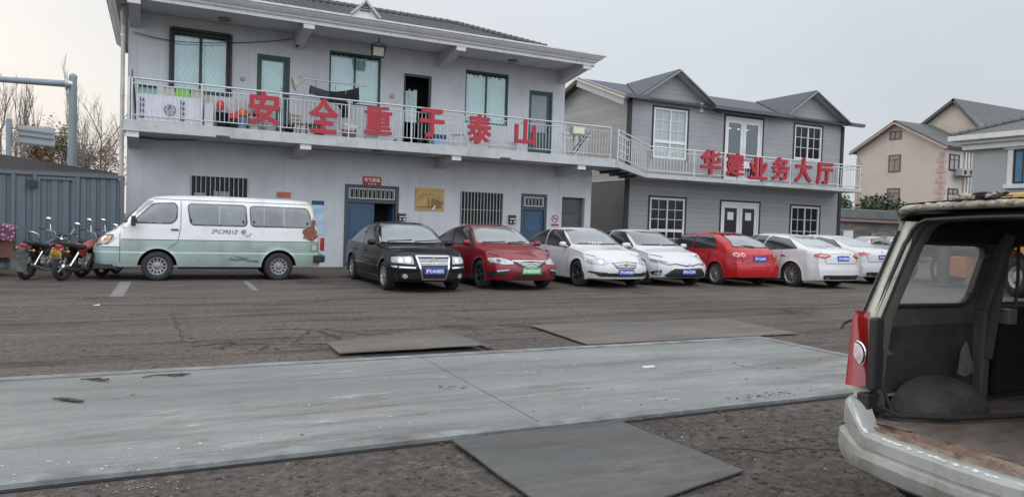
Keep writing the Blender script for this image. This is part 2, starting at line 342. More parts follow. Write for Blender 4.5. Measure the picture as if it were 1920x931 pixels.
plate('steel_plate', [(1.84, 2.95, 0), (3.28, 3.3, 0), (3.18, 4.49, 0), (1.80, 4.47, 0)], (.035, .026, .036, .040), .012, M_plate, 'dark square steel ramp plate at the near edge of the weighbridge', .012)
plate('steel_plate', [(4.86, 7.62, 0), (8.50, 7.60, 0), (8.68, 9.24, 0), (4.92, 9.28, 0)], (.030, .026, .020, .034), .012, M_plate2, 'wide grey steel plate beyond the far edge of the weighbridge, on the right', .01)
plate('steel_plate', [(1.80, 7.78, 0), (3.46, 7.74, 0), (3.50, 9.30, 0), (1.84, 8.62, 0)], (.045, .065, .025, .02), .012, M_plate2, 'tilted brown grey steel plate beyond the weighbridge with an open gap under its front edge', .0)
q = MB(); q.bar((3.55, 9.2, .012), (3.56, 7.72, .03), .07, .02); tag(q.build('steel_strip', M_plate, world=True), 'narrow steel strip lying beside the tilted plate', 'steel strip')
q = MB(); q.add([(2.05, 7.58, .008), (3.45, 7.58, .008), (3.45, 7.78, .008), (2.05, 7.78, .008)], [(0, 1, 2, 3)]); tag(q.build('pavement_hole', M_gap, world=True), kind='structure')
# cracks in the asphalt
M_crack = mat('crack', (.03, .026, .024), .95, var=.3, vs=5)
def crack(px, w=.03, z=.004, jit=.05):
    P = [gnd(*p) for p in px]; mb = MB(); pts = []
    for a, b_ in zip(P, P[1:]):
        k = max(2, int((b_-a).length/.10))
        for i in range(k): pts.append(a.lerp(b_, i/k)+Vector((random.uniform(-jit, jit)*.6, random.uniform(-jit, jit), 0)))
    pts.append(P[-1])
    for i, (a, b_) in enumerate(zip(pts, pts[1:])):
        d_ = (b_-a).normalized(); nrm = Vector((-d_.y, d_.x, 0)); wa = w*random.uniform(.25, 1.3); wb_ = w*random.uniform(.25, 1.3)
        mb.add([a-nrm*wa/2+Vector((0, 0, z)), b_-nrm*wb_/2+Vector((0, 0, z)), b_+nrm*wb_/2+Vector((0, 0, z)), a+nrm*wa/2+Vector((0, 0, z))], [(0, 1, 2, 3)])
    tag(mb.build('pavement_crack', M_crack), kind='structure')
crack([(482, 617), (560, 616), (585, 620), (615, 618), (690, 627), (760, 617)], .035)
crack([(585, 620), (545, 645), (500, 643), (450, 645), (410, 643), (360, 650)], .035, jit=.06)
crack([(600, 622), (635, 636)], .08, jit=.1); crack([(440, 641), (418, 655)], .05, jit=.1); crack([(505, 645), (488, 656)], .06, jit=.1)
crack([(365, 640), (400, 637), (470, 636), (548, 630)], .02); crack([(545, 645), (610, 645)], .03)
crack([(150, 668), (250, 665), (310, 662)], .025); crack([(325, 590), (345, 640)], .015)
crack([(1500, 624), (1570, 623)], .02); crack([(760, 617), (830, 616)], .02)
crack([(1310, 848), (1370, 842), (1440, 846), (1500, 840), (1572, 843)], .018, jit=.03)
crack([(1165, 797), (1200, 812)], .012, jit=.02); crack([(0, 595), (130, 592)], .012)
crack([(260, 530), (400, 533), (600, 530)], .02); crack([(930, 655), (905, 652)], .05)
# faded paint
M_line = mat('faded_paint', (.19, .185, .175), .8, var=.35, vs=6, dirt=(.12, .11, .10), da=.9, ds=5)
for a, b_, w in (((236, 528), (218, 556), .11), ((460, 527), (480, 545), .06), ((0, 629), (112, 627), .02), ((745, 527), (760, 520), .08)):
    A, B = gnd(*a), gnd(*b_); d_ = (B-A).normalized(); n_ = Vector((-d_.y, d_.x, 0))*w; z_ = Vector((0, 0, .004))
    q = MB(); q.add([A-n_+z_, B-n_+z_, B+n_+z_, A+n_+z_], [(0, 1, 2, 3)]); tag(q.build('road_marking', M_line), kind='structure')

# ------------------------------------------------------------------ walls
def wall_y(mb, X0, X1, Z0, Z1, Y, holes, th=.24, rev=.16):
    """front face of a wall at Y (faces -Y) with rectangular holes and reveals; no overlapping faces"""
    xs = sorted({X0, X1, *[h[0] for h in holes], *[h[1] for h in holes]}); zs = sorted({Z0, Z1, *[h[2] for h in holes], *[h[3] for h in holes]})
    for a, b_ in zip(xs, xs[1:]):
        for c, d_ in zip(zs, zs[1:]):
            cx, cz = (a+b_)/2, (c+d_)/2
            if any(h[0] < cx < h[1] and h[2] < cz < h[3] for h in holes): continue
            mb.add([(a, Y, c), (b_, Y, c), (b_, Y, d_), (a, Y, d_)], [(0, 1, 2, 3)]); mb.add([(a, Y+th, c), (b_, Y+th, c), (b_, Y+th, d_), (a, Y+th, d_)], [(3, 2, 1, 0)])
    for a, b_, c, d_ in holes:
        for p, q_ in (((a, c), (a, d_)), ((a, d_), (b_, d_)), ((b_, d_), (b_, c)), ((b_, c), (a, c))):
            mb.add([(p[0], Y, p[1]), (q_[0], Y, q_[1]), (q_[0], Y+th, q_[1]), (p[0], Y+th, p[1])], [(0, 1, 2, 3)])
def quad_wall(mb, pts): mb.add(pts, [tuple(range(len(pts)))])
M_wallG = mat('lilac_grey_render', (.53, .55, .57), .85, var=.07, vs=1.2, dirt=(.40, .405, .41), da=.6, ds=.9, bump=.08, bs=80, streak=.30)
M_wallU = M_wallG
M_white = mat('white_trim', (.66, .67, .66), .6, var=.08, vs=2, dirt=(.34, .34, .32), da=.55, ds=2, streak=.45)
M_slab = mat('grey_slab', (.44, .46, .46), .7, var=.08, vs=2, dirt=(.24, .24, .23), da=.6, ds=1.6, streak=.4)
M_soffit = mat('soffit', (.46, .47, .49), .8, var=.06, vs=1.5, dirt=(.3, .3, .3), da=.4)
M_tile = mat('roof_tile', (.085, .095, .095), .6, var=.3, vs=9, bump=.2, bs=60)
M_frameG = mat('dark_green_frame', (.018, .050, .050), .45, var=.15, vs=4)
M_frameK = mat('dark_frame', (.018, .022, .026), .5, var=.15, vs=4)
M_green = mat('green_door', (.020, .070, .062), .5, var=.15, vs=3, dirt=(.06, .08, .08), da=.4)
M_blue = mat('blue_door', (.035, .085, .155), .5, var=.12, vs=2, dirt=(.03, .06, .09), da=.5, streak=.3)
M_blueF = mat('blue_grey_frame', (.045, .062, .085), .5, var=.12, vs=3)
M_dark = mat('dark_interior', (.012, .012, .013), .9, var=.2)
M_galv = mat('galvanised', (.50, .52, .53), .35, metal=.6, var=.15, vs=6)
M_railP = mat('painted_rail', (.62, .65, .65), .45, var=.12, vs=6, dirt=(.3, .29, .26), da=.5, ds=5)
M_barw = mat('bar_white', (.45, .46, .44), .5, var=.15, vs=8)
M_red = mat('sign_red', (.36, .017, .034), .5, var=.08, vs=3)
M_black = mat('black_plastic', (.02, .02, .022), .45, var=.1)
M_rubber = mat('rubber', (.022, .022, .023), .8, var=.25, vs=20, bump=.2, bs=60)
def curtain_mat():
    m = bpy.data.materials.new('patterned_curtain'); m.use_nodes = True; t = m.node_tree; n = t.nodes; l = t.links; b = n['Principled BSDF']
    tc = n.new('ShaderNodeTexCoord'); sx = n.new('ShaderNodeSeparateXYZ'); l.new(tc.outputs['Object'], sx.inputs[0])
    def ma(op, a, c=None, v=None):
        q = n.new('ShaderNodeMath'); q.operation = op
        if isinstance(a, float): q.inputs[0].default_value = a
        else: l.new(a, q.inputs[0])
        if c is not None: l.new(c, q.inputs[1])
        if v is not None: q.inputs[1].default_value = v
        return q.outputs[0]
    x_, z_ = sx.outputs[0], sx.outputs[2]
    a = ma('MULTIPLY', ma('SINE', ma('MULTIPLY', z_, v=13.)), v=1.1)
    w1 = ma('SINE', ma('ADD', ma('MULTIPLY', x_, v=24.), a)); w2 = ma('SINE', ma('SUBTRACT', ma('MULTIPLY', x_, v=24.), a))
    w = ma('ABSOLUTE', ma('MULTIPLY', w1, w2))
    r = n.new('ShaderNodeMapRange'); l.new(w, r.inputs[0]); r.inputs[1].default_value = .05; r.inputs[2].default_value = .35
    z = n.new('ShaderNodeTexNoise'); z.inputs['Scale'].default_value = 1.7; l.new(tc.outputs['Object'], z.inputs[0])
    mx_ = n.new('ShaderNodeMix'); mx_.data_type = 'RGBA'; l.new(r.outputs[0], mx_.inputs[0]); mx_.inputs[6].default_value = (.78, .88, .86, 1); mx_.inputs[7].default_value = (.60, .77, .77, 1)
    mu = n.new('ShaderNodeVectorMath'); mu.operation = 'MULTIPLY'; l.new(mx_.outputs[2], mu.inputs[0]); r2 = n.new('ShaderNodeMapRange'); l.new(z.outputs[0], r2.inputs[0]); r2.inputs[3].default_value = .72; r2.inputs[4].default_value = 1.25; l.new(r2.outputs[0], mu.inputs[1])
    l.new(mu.outputs[0], b.inputs['Base Color']); b.inputs['Roughness'].default_value = .8
    return m
M_curt = curtain_mat()
M_pane = glass('window_pane')
M_paneD = mat('dark_pane', (.012, .014, .016), .15, var=.4, vs=.8, spec=.22)
def frame(mb, x0, x1, z0, z1, Y, w, d=.06, mull=(), trans=()):
    mb.box(x0, x0+w, Y, Y+d, z0, z1); mb.box(x1-w, x1, Y, Y+d, z0, z1)
    mb.box(x0+w, x1-w, Y, Y+d, z1-w, z1); mb.box(x0+w, x1-w, Y, Y+d, z0, z0+w)
    for t_ in mull: xm = x0+(x1-x0)*t_; mb.box(xm-w*.35, xm+w*.35, Y+.004, Y+d-.004, z0+w, z1-w)
    for t_ in trans:
        zm = z0+(z1-z0)*t_
        xs = [x0+w]+[x0+(x1-x0)*k for k in mull]+[x1-w]
        for i in range(len(xs)-1): mb.box(xs[i]+(w*.35 if i else 0), xs[i+1]-(w*.35 if i < len(xs)-2 else 0), Y+.006, Y+d-.006, zm-w*.3, zm+w*.3)
# ---- building one
YW = 22.34; YS = 20.72
bld = root('two_storey_building', 'long two storey lilac grey building with upstairs walkway and tiled hip roof', 'building', (6.5, YW, 0))
XL, XR, XRL = -.75, 12.95, 14.2
ZF = 3.83
def R_(x0, y0, x1, y1, Y=YW): return rect(x0, y0, x1, y1, Y)
up = {'w1': R_(319, 60, 432, 177), 'd1': R_(481, 104, 543, 246), 'w2': R_(617, 100, 714, 198), 'd2': R_(756, 140, 808, 266), 'w3': R_(872, 135, 953, 233), 'd3': R_(991, 171, 1035, 287)}
lo = {'w1': R_(357, 331, 465, 376), 'd1': R_(645, 347, 746, 500), 'w2': R_(863, 360, 943, 422), 'd2': R_(975.5, 363.5, 1023.5, 500), 'd3': R_(1052, 370, 1094.5, 500)}
for k in ('d1', 'd2', 'd3'):
    a = list(up[k]); a[2] = ZF+.004; up[k] = tuple(a); a = list(lo[k]); a[2] = .02; lo[k] = tuple(a)
print('UP', {k: [round(v, 2) for v in q_] for k, q_ in up.items()}); print('LO', {k: [round(v, 2) for v in q_] for k, q_ in lo.items()})
q = MB(); wall_y(q, XL, XRL, 0, 3.56, YW, list(lo.values()))
for X in (XL, XRL): quad_wall(q, [(X, YW, 0), (X, 27.5, 0), (X, 27.5, 3.56), (X, YW, 3.56)])
quad_wall(q, [(XL, 27.5, 0), (XRL, 27.5, 0), (XRL, 27.5, 3.56), (XL, 27.5, 3.56)])
q.build('ground_floor_wall', M_wallG, bld, True, recalc=False)
q = MB(); wall_y(q, XL, XR, 3.84, 6.94, YW, list(up.values()))
for X in (XL, XR): quad_wall(q, [(X, YW, 3.84), (X, 27.5, 3.84), (X, 27.5, 6.94), (X, YW, 6.94)])
quad_wall(q, [(XL, 27.5, 3.84), (XR, 27.5, 3.84), (XR, 27.5, 6.94), (XL, 27.5, 6.94)])
q.build('upper_floor_wall', M_wallU, bld, True, recalc=False)
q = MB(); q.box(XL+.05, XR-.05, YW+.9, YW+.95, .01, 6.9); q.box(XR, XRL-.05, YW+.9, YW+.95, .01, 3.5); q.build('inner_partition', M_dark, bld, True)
q = MB(); q.box(XL-.04, 14.12, YS, YW, 3.57, ZF); q.box(XL-.02, XRL-.02, YW, 27.4, 3.565, ZF-.004); q.build('balcony_slab', M_slab, bld, True, bevel=.01)
q = MB(); q.box(XL-.06, 14.14, YS-.03, YS-.002, 3.545, 3.60); q.build('drip_edge', M_slab, bld, True)
# brackets below the slab and below the eave
for X in (-.58, 3.72, 8.26, 12.78):
    q = MB(); a = X-.13; b_ = X+.13
    q.add([(a, YW, 3.22), (b_, YW, 3.22), (b_, YW, 3.565), (a, YW, 3.565), (a, 20.86, 3.40), (b_, 20.86, 3.40), (b_, 20.86, 3.565), (a, 20.86, 3.565)],
          [(0, 1, 5, 4), (4, 5, 6, 7), (0, 4, 7, 3), (1, 2, 6, 5), (3, 7, 6, 2)])
    bk = q.build('bracket', M_soffit, bld, True)
    q = MB(); q.box(a-.02, b_+.02, 20.74, 20.86, 3.40, 3.545); q.build('bracket_cap', M_white, bk, True)
    q = MB(); q.add([(a, YW, 6.50), (b_, YW, 6.50), (b_, YW, 6.945), (a, YW, 6.945), (a, 20.70, 6.74), (b_, 20.70, 6.74), (b_, 20.70, 6.945), (a, 20.70, 6.945)],
          [(0, 1, 5, 4), (4, 5, 6, 7), (0, 4, 7, 3), (1, 2, 6, 5), (3, 7, 6, 2)])
    bk = q.build('bracket', M_soffit, bld, True)
    q = MB(); q.box(a-.02, b_+.02, 20.62, 20.70, 6.72, 6.84); q.build('bracket_cap', M_white, bk, True)
# eave: soffit slab + stepped cornice running round
EX0, EX1, EY0, EY1 = -1.02, 13.08, 20.60, 27.9
q = MB(); q.box(EX0+.02, EX1-.02, EY0+.02, EY1-.02, 6.95, 7.0); q.build('eave_soffit', M_soffit, bld, True)
prof = [(0, 6.84), (-.02, 6.84), (-.02, 6.93), (.05, 6.96), (.07, 7.0), (.13, 7.03), (.20, 7.09), (.24, 7.14), (.27, 7.145), (.27, 7.19), (.10, 7.20), (-.1, 7.20)]
q = MB(); loops = []
for o_, z in prof: loops.append([(EX0-o_, EY0-o_, z), (EX1+o_, EY0-o_, z), (EX1+o_, EY1+o_, z), (EX0-o_, EY1+o_, z)])
for A, B in zip(loops, loops[1:]):
    for i in range(4): j = (i+1) % 4; q.add([A[i], A[j], B[j], B[i]], [(0, 1, 2, 3)])
q.build('cornice', M_white, bld, True)
# hip roof with tile courses
rx0, rx1, ry0, ry1 = EX0+.9, 11.25, 20.75, 27.6; rise = 1.30; run = (ry1-ry0)/2; KH = .56
q = MB(); rows = 15
def tile_slope(mb, A, B, inward, n_rows, rise, run, zb, KH=.56):
    """A->B eave line, inward unit vector; hip shortening on both ends"""
    A, B = Vector(A), Vector(B); d_ = (B-A).normalized(); Lg = (B-A).length
    for r in range(n_rows):
        t0, t1 = r/n_rows, min(1, (r+1.12)/n_rows)
        s0, s1 = t0*run, t1*run
        nx = max(2, int((Lg-2*s0*KH)/.045)); vs = []
        for (s_, zo) in ((s0, .035), (s1, .0)):
            a = A+d_*s_+inward*s_; w_ = Lg-2*s_*KH
            for i in range(nx+1):
                x_ = max(w_, .02)*i/nx+s_*KH
                vs.append(A+d_*x_+inward*s_+Vector((0, 0, zb+rise*s_/run+zo+.022*sin(2*pi*x_/.22))))
        vs += [v-Vector((0, 0, .035)) for v in vs[:nx+1]]
        mb.add(vs, [(i, i+1, nx+2+i, nx+1+i) for i in range(nx)]+[(2*nx+2+i, 2*nx+3+i, i+1, i) for i in range(nx)], False)
tile_slope(q, (rx0, ry0, 0), (rx1, ry0, 0), Vector((0, 1, 0)), 15, rise, run, 7.2)
q.add([(rx0, ry1, 7.2), (rx1, ry1, 7.2), (rx1-run*KH, ry0+run, 7.2+rise), (rx0+run*KH, ry0+run, 7.2+rise)], [(0, 1, 2, 3)])
q.add([(rx0, ry0, 7.2), (rx0, ry1, 7.2), (rx0+run*KH, ry0+run, 7.2+rise)], [(0, 1, 2)]); q.add([(rx1, ry0, 7.2), (rx1, ry1, 7.2), (rx1-run*KH, ry0+run, 7.2+rise)], [(2, 1, 0)])
q.box(EX0-.1, EX1+.1, EY0-.1, EY1+.1, 7.08, 7.17); rf = q.build('roof', M_tile, bld, True, recalc=False)
q = MB()
def caps(mb, a, b_, r=.09, step=.24):
    a, b_ = Vector(a), Vector(b_); n = int((b_-a).length/step)
    for i in range(n):
        p, s_ = a.lerp(b_, i/n), a.lerp(b_, min(1, (i+1.2)/n)); mb.tube([p, s_], [r*1.18, r*.85], 8)
caps(q, (rx0+run*KH, ry0+run, 7.25+rise), (rx1-run*KH, ry0+run, 7.25+rise)); caps(q, (rx1, ry0, 7.26), (rx1-run*KH, ry0+run, 7.25+rise)); caps(q, (rx0, ry0, 7.26), (rx0+run*KH, ry0+run, 7.25+rise))
q.build('ridge_tiles', M_tile, rf, True)
gb = onY(687, 3, 20.36); gl = onY(661, 32, 20.36); gr = onY(708, 38, 20.36)
gz = 7.2; w2_ = (gr.x-gl.x)/2; gx = (gl.x+gr.x)/2
q = MB(); q.add([(gx-w2_, 20.38, gz), (gx+w2_, 20.38, gz), (gx, 20.38, gb.z-.05), (gx-w2_, 21.3, gz), (gx+w2_, 21.3, gz), (gx, 21.7, gb.z-.05)], [(0, 1, 2), (0, 2, 5, 3), (1, 4, 5, 2)])
gab = q.build('gablet', M_white, bld, True)
q = MB(); q.bar((gx-w2_-.06, 20.33, gz+.02), (gx, 20.33, gb.z), .06, .12, (0, 1, 0)); q.bar((gx+w2_+.06, 20.33, gz+.02), (gx, 20.33, gb.z), .06, .12, (0, 1, 0)); q.build('barge_board', M_soffit, gab, True)
q = MB()
for k in range(4): q.box(gx-.14+.03*k, gx+.14-.03*k, 20.35, 20.375, gz+.16+.07*k, gz+.19+.07*k)
q.build('louvre', M_tile, gab, True)
# windows upstairs
def curtain_pane(parent, x0, x1, z0, z1, Y, torn=0, seed=0):
    rnd = random.Random(seed); mb = MB(); n = 14; zs_t = [z1-torn*rnd.random()*(1 if i not in (0, n) else .5) for i in range(n+1)]
    vs = [(x0+(x1-x0)*i/n, Y+.012*sin(i*1.7), z0) for i in range(n+1)]+[(x0+(x1-x0)*i/n, Y+.012*sin(i*1.7), zs_t[i]) for i in range(n+1)]
    mb.add(vs, [(i, i+1, n+2+i, n+1+i) for i in range(n)]); return mb.build('curtain', M_curt, parent, True)
for k, fm, torn in (('w1', M_frameK, 0), ('w2', M_frameG, .04), ('w3', M_frameG, .14)):
    x0, x1, z0, z1 = up[k]; Y = YW+.07
    q = MB(); w_ = .11 if k == 'w1' else .06; frame(q, x0, x1, z0, z1, Y-.02, w_, .09, (.5,)); wn = q.build('window', fm, bld, True)
    xm = (x0+x1)/2
    for a, b_, s_ in ((x0+w_, xm-.03, 1), (xm+.03, x1-w_, 2)): curtain_pane(wn, a, b_, z0+w_, z1-w_-.03, YW+.13, torn, s_+len(k)+int(a*10))
    q = MB(); q.box(x0+w_, xm, Y+.02, Y+.026, z0+w_, z1-w_); q.box(xm, x1-w_, Y+.03, Y+.036, z0+w_, z1-w_); q.build('pane', M_pane, wn, True)
    if k == 'w1':
        q = MB(); 
        for xx in (x0-.03, x1-.02): q.box(xx, xx+.06, YW-.07, YW-.004, z0-.02, z1+.02)
        q.box(x0+.03, x1-.02, YW-.07, YW-.004, z1-.03, z1+.04); q.build('screen_frame', M_frameK, wn, True)
# doors upstairs
for k in ('d1', 'd2', 'd3'):
    x0, x1, z0, z1 = up[k]; q = MB(); w_ = .07 if k != 'd1' else .08
    q.box(x0, x0+w_, YW+.04, YW+.14, z0, z1); q.box(x1-w_, x1, YW+.04, YW+.14, z0, z1); q.box(x0+w_, x1-w_, YW+.04, YW+.14, z1-w_, z1)
    dr = q.build('door', M_frameG, bld, True); zt = z0+.86
    if k == 'd2':      # ajar, opening inwards
        q = MB(); q.box(x0+w_, x1-w_, YW+.5, YW+.52, z0, z0+.95); q.box(x0+w_, x1-w_-.18, YW+.5, YW+.54, z0+.02, zt); q.build('door_panel', M_green, dr, True)
        curtain_pane(dr, x0+w_+.05, x1-w_-.28, zt+.02, z1-w_-.32, YW+.42, .1, 5)
    else:
        q = MB(); q.box(x0+w_, x1-w_, YW+.08, YW+.12, z0+.01, zt)
        q.box(x0+w_, x0+w_+.06, YW+.075, YW+.125, zt, z1-w_); q.box(x1-w_-.10, x1-w_, YW+.075, YW+.125, zt, z1-w_); q.box(x0+w_+.06, x1-w_-.10, YW+.075, YW+.125, z1-w_-.07, z1-w_)
        q.build('door_panel', M_green, dr, True)
        if k == 'd1':
            curtain_pane(dr, x0+w_+.06, x1-w_-.10, zt, z1-w_-.07, YW+.13, .02, 6)
            q = MB(); q.box(x0+w_+.06, x1-w_-.10, YW+.10, YW+.105, zt, z1-w_-.07); q.build('pane', M_pane, dr, True)
        else:
            q = MB(); q.box(x0+w_+.06, x1-w_-.10, YW+.10, YW+.112, zt+.03, z1-w_-.07); q.build('pane', mat('frosted_pane', (.24, .26, .28), .35, var=.08), dr, True)
    q = MB(); q.box(x1-w_-.09, x1-w_-.06, YW+.02, YW+.07, zt+.05, zt+.22); q.build('handle', M_black, dr, True)
# barred windows downstairs
for k, nb, rail_ in (('w1', 12, 0), ('w2', 13, 1)):
    x0, x1, z0, z1 = lo[k]
    if k == 'w1': z0 = 1.65
    q = MB(); frame(q, x0, x1, z0, z1, YW+.12, .05, .05, (.5,)); wn = q.build('window', M_frameK, bld, True)
    q = MB(); q.box(x0+.05, x1-.05, YW+.15, YW+.156, z0+.05, z1-.05); q.build('pane', M_paneD, wn, True)
    q = MB(); n = nb
    for i in range(n+1): xx = x0+.02+(x1-x0-.04)*i/n; q.tube([(xx, YW-.03, z0), (xx, YW-.03, z1)], .013, 6)
    for zz in ((z0+.01, z0+(z1-z0)*.46, z1-.01) if rail_ else (z0+.01, z1-.01)): q.bar((x0, YW-.02, zz), (x1, YW-.02, zz), .035, .012)
    q.build('window_bars', M_barw, wn, True)
    if k == 'w1':
        q = MB(); q.box(x0+.62, x0+1.05, YW+.135, YW+.145, z0+.1, z0+.52); q.box(x0+.10, x0+.42, YW+.135, YW+.145, z0+.1, z0+.46); q.build('cupboard_behind_glass', mat('dull_white', (.35, .36, .37), .6), wn, True)
# downstairs doors with transom grille
def arch_grille(mb, x0, x1, z0, z1, Y, n):
    s_ = (x1-x0)/n
    for i in range(n):
        c_ = x0+s_*(i+.5); r_ = s_*.34; zt = z1-r_-.02
        P = [(c_-r_, Y, z0)]+[(c_-r_*cos(a*pi/6), Y, zt+r_*sin(a*pi/6)*1.3) for a in range(7)]+[(c_+r_, Y, z0)]
        mb.tube(P, .011, 5, False)
for k, nn, leaf in (('d1', 10, .56), ('d2', 5, 1.0)):
    x0, x1, z0, z1 = lo[k]; zt = z1-(.50 if k == 'd1' else .50)
    q = MB(); w_ = .10
    q.box(x0, x0+w_, YW-.02, YW+.14, z0, z1); q.box(x1-w_, x1, YW-.02, YW+.14, z0, z1); q.box(x0+w_, x1-w_, YW-.02, YW+.14, z1-w_*.8, z1); q.box(x0+w_, x1-w_, YW-.015, YW+.135, zt-.06, zt+.04)
    dr = q.build('door', M_blueF, bld, True)
    q = MB(); frame(q, x0+w_+.02, x1-w_-.02, zt+.06, z1-w_*.8-.02, YW+.0, .035, .03); arch_grille(q, x0+w_+.06, x1-w_-.06, zt+.09, z1-w_*.8-.05, YW+.015, nn); q.build('transom_grille', M_barw, dr, True)
    q = MB(); q.box(x0+w_+.02, x1-w_-.02, YW+.06, YW+.07, zt+.05, z1-w_*.8-.01); q.build('pane', M_paneD, dr, True)
    xe = x0+w_+(x1-x0-2*w_)*leaf
    q = MB(); q.box(x0+w_, xe, YW+.06, YW+.10, z0, zt-.06)
    for zz in (.25, 1.25):
        for a, b_ in ((.1, .9),):
            xa, xb = x0+w_+(xe-x0-w_)*a, x0+w_+(xe-x0-w_)*b_
            frame(q, xa, xb, z0+zz, z0+zz+.85 if zz < 1 else zt-.2, YW+.045, .02, .02)
    dl = q.build('door_leaf', M_blue, dr, True)
    if leaf < 1:
        q = MB(); q.box(x1-w_-.04, x1-w_, YW+.14, YW+.80, z0, zt-.06); q.build('door_leaf', M_blue, dr, True)
x0, x1, z0, z1 = lo['d3']
q = MB(); q.box(x0, x0+.05, YW+.16, YW+.22, z0, z1); q.box(x1-.10, x1, YW+.16, YW+.22, z0, z1)
for i in range(24):
    za = z0+(z1-z0)*i/24; q.box(x0+.05, x1-.10, YW+.18+.01*(i % 2), YW+.21, za, z0+(z1-z0)*(i+1)/24)
q.box(x0+.05, x1-.1, YW+.14, YW+.18, z1-.55, z1-.51)
q.build('door', mat('grey_shutter', (.075, .085, .088), .6, var=.25, vs=2), bld, True)
# lamps under slab and eave
for px in ((421, 36), (962, 114), (238, 0)):
    if px[1] == 0: continue
    d_ = ray(*px); t_ = (6.94-CAMZ)/d_.z; p = d_*t_; p.z = 6.948
    q = MB(); q.lathe([(.001, 0), (.17, 0), (.18, -.02), (.16, -.05), (.10, -.07), (.001, -.075)], 20, Matrix.Translation(p)); tag(q.build('ceiling_lamp', mat('lamp_cover', (.16, .16, .16), .4), world=True), 'round flat lamp under the roof eave, %s' % ('above the leftmost upstairs window' if px[0] < 500 else 'at the right end of the eave'), 'lamp', 'round lamps under eave and balcony')
for px, wh in (((418, 254), 'left of the first red character'), ((709, 281), 'near the doorway with the blue door'), ((948, 295), 'right of the middle of the slab')):
    d_ = ray(*px); t_ = (3.57-CAMZ)/d_.z; p = d_*t_; p.z = 3.565
    q = MB(); q.lathe([(.001, 0), (.17, 0), (.18, -.02), (.16, -.05), (.10, -.07), (.001, -.075)], 20, Matrix.Translation(p)); tag(q.build('ceiling_lamp', mat('lamp_cover'), world=True), 'round lamp under the balcony slab, ' + wh, 'lamp', 'round lamps under eave and balcony')
# railing
def railing(parent, pts, z0f, zt, posts, M_, step=.115, r=.027, kick=.13, mid=.14):
    """pts: polyline of 3D points at floor level; rails follow"""
    rail_ = MB(); 
    for (a, b_) in zip(pts, pts[1:]):
        A, B = Vector(a), Vector(b_); H = Vector((0, 0, zt)); rail_.tube([A+H, B+H], r, 10)
    rl = rail_.build('railing', M_, parent, True)
    for (a, b_) in zip(pts, pts[1:]):
        A, B = Vector(a), Vector(b_)
        for h_ in (kick, zt-mid): q = MB(); q.tube([A+Vector((0, 0, h_)), B+Vector((0, 0, h_))], .017, 6); q.build('horizontal_rail', M_, rl, True)
        n = int((B-A).length/step); q = MB()
        for i in range(1, n):
            p = A.lerp(B, i/n); q.tube([p+Vector((0, 0, kick)), p+Vector((0, 0, zt-mid))], .0105, 5, False)
        q.build('baluster_row', M_, rl, True)
        for t_ in posts:
            p = A.lerp(B, t_); q = MB(); q.tube([p, p+Vector((0, 0, zt))], .024, 8); q.build('post', M_, rl, True)
    return rl
YR = YS+.06
railing(bld, [(-.60, YR, ZF), (13.92, YR, ZF)], 0, 1.06, [0, .112, .25, .38, .51, .64, .77, .875, 1.0], M_galv)
railing(bld, [(-.66, YR+.03, ZF), (-.66, YW-.03, ZF)], 0, 1.06, [0, 1], M_galv)
railing(bld, [(12.9, YW-.03, ZF), (14.0, YW-.1, ZF-.02)], 0, .95, [.5], M_railP)
# downpipe on left corner
q = MB(); q.tube([(XL-.12, YW-.12, 6.5), (XL-.12, YW-.12, .05)], .055, 10); q.tube([(XL-.12, YW-.12, 6.5), (XL-.12, YW-.4, 6.85), (XL-.12, YW-.5, 6.95)], .055, 10)
dp = q.build('downpipe', mat('pvc_cream', (.50, .50, .46), .5, var=.1), bld, True)
for zz in (6.2, 4.6, 3.2, 1.5): q = MB(); q.tube([(XL-.12, YW-.12, zz), (XL-.12, YW-.12, zz+.05)], .066, 10); q.build('pipe_clip', M_galv, dp, True)
# outlets / small boxes on wall
for i, px in enumerate(((455, 148), (735, 181))):
    p = onY(*px, YW); q = MB(); q.lathe([(.001, 0), (.07, 0), (.065, .03), (.001, .04)], 14, Matrix.Translation(p) @ Matrix.Rotation(pi/2, 4, 'X')); q.build('vent_cap', mat('dull_white'), bld, True)

# ------------------------------------------------------------------ red characters
def char_sign(ch, px, Y, bold, label, shear=0, depth=.045):
    x0, x1, y0, y1 = px; X0, X1, Z0, Z1 = rect(x0, y0, x1, y1, Y)
    mb = MB(); o_ = bold*(X1-X0)
    for i, (dx, dz) in enumerate(((0, 0), (-o_, 0), (o_, 0), (0, o_*.8), (0, -o_*.8), (o_*.5, o_*.5), (-o_*.5, -o_*.5))):
        text_fit(mb, ch, X0+o_+dx, X1-o_+dx, Z0+o_*.8+dz, Z1-o_*.8+dz, Matrix.Translation((0, Y-.0012*i, 0)), .012, depth, shear=shear)
    return tag(mb.build('character_sign', M_red, world=True, recalc=False), label, 'sign', 'red characters on the balcony railings')
GR1 = 'large red character '
pos1 = ['first from the left on the long balcony', 'second from left on the long balcony, peaked like a roof', 'third from the left on the long balcony, dense with horizontal bars', 'fourth on the long balcony, two bars and hooked stem', 'fifth from the left on the long balcony, with splayed legs', 'last on the long balcony, shaped like three upright prongs']
for ch, px, lb in zip('安全重于泰山', ((466, 525, 172, 234), (579, 634, 185, 251), (683, 735, 199, 252), (786, 833, 204, 258), (876, 921, 214, 269), (964.5, 1004, 224, 273)), pos1):
    char_sign(ch, px, YR-.05, .016 if ch == '重' else .026, GR1+lb)
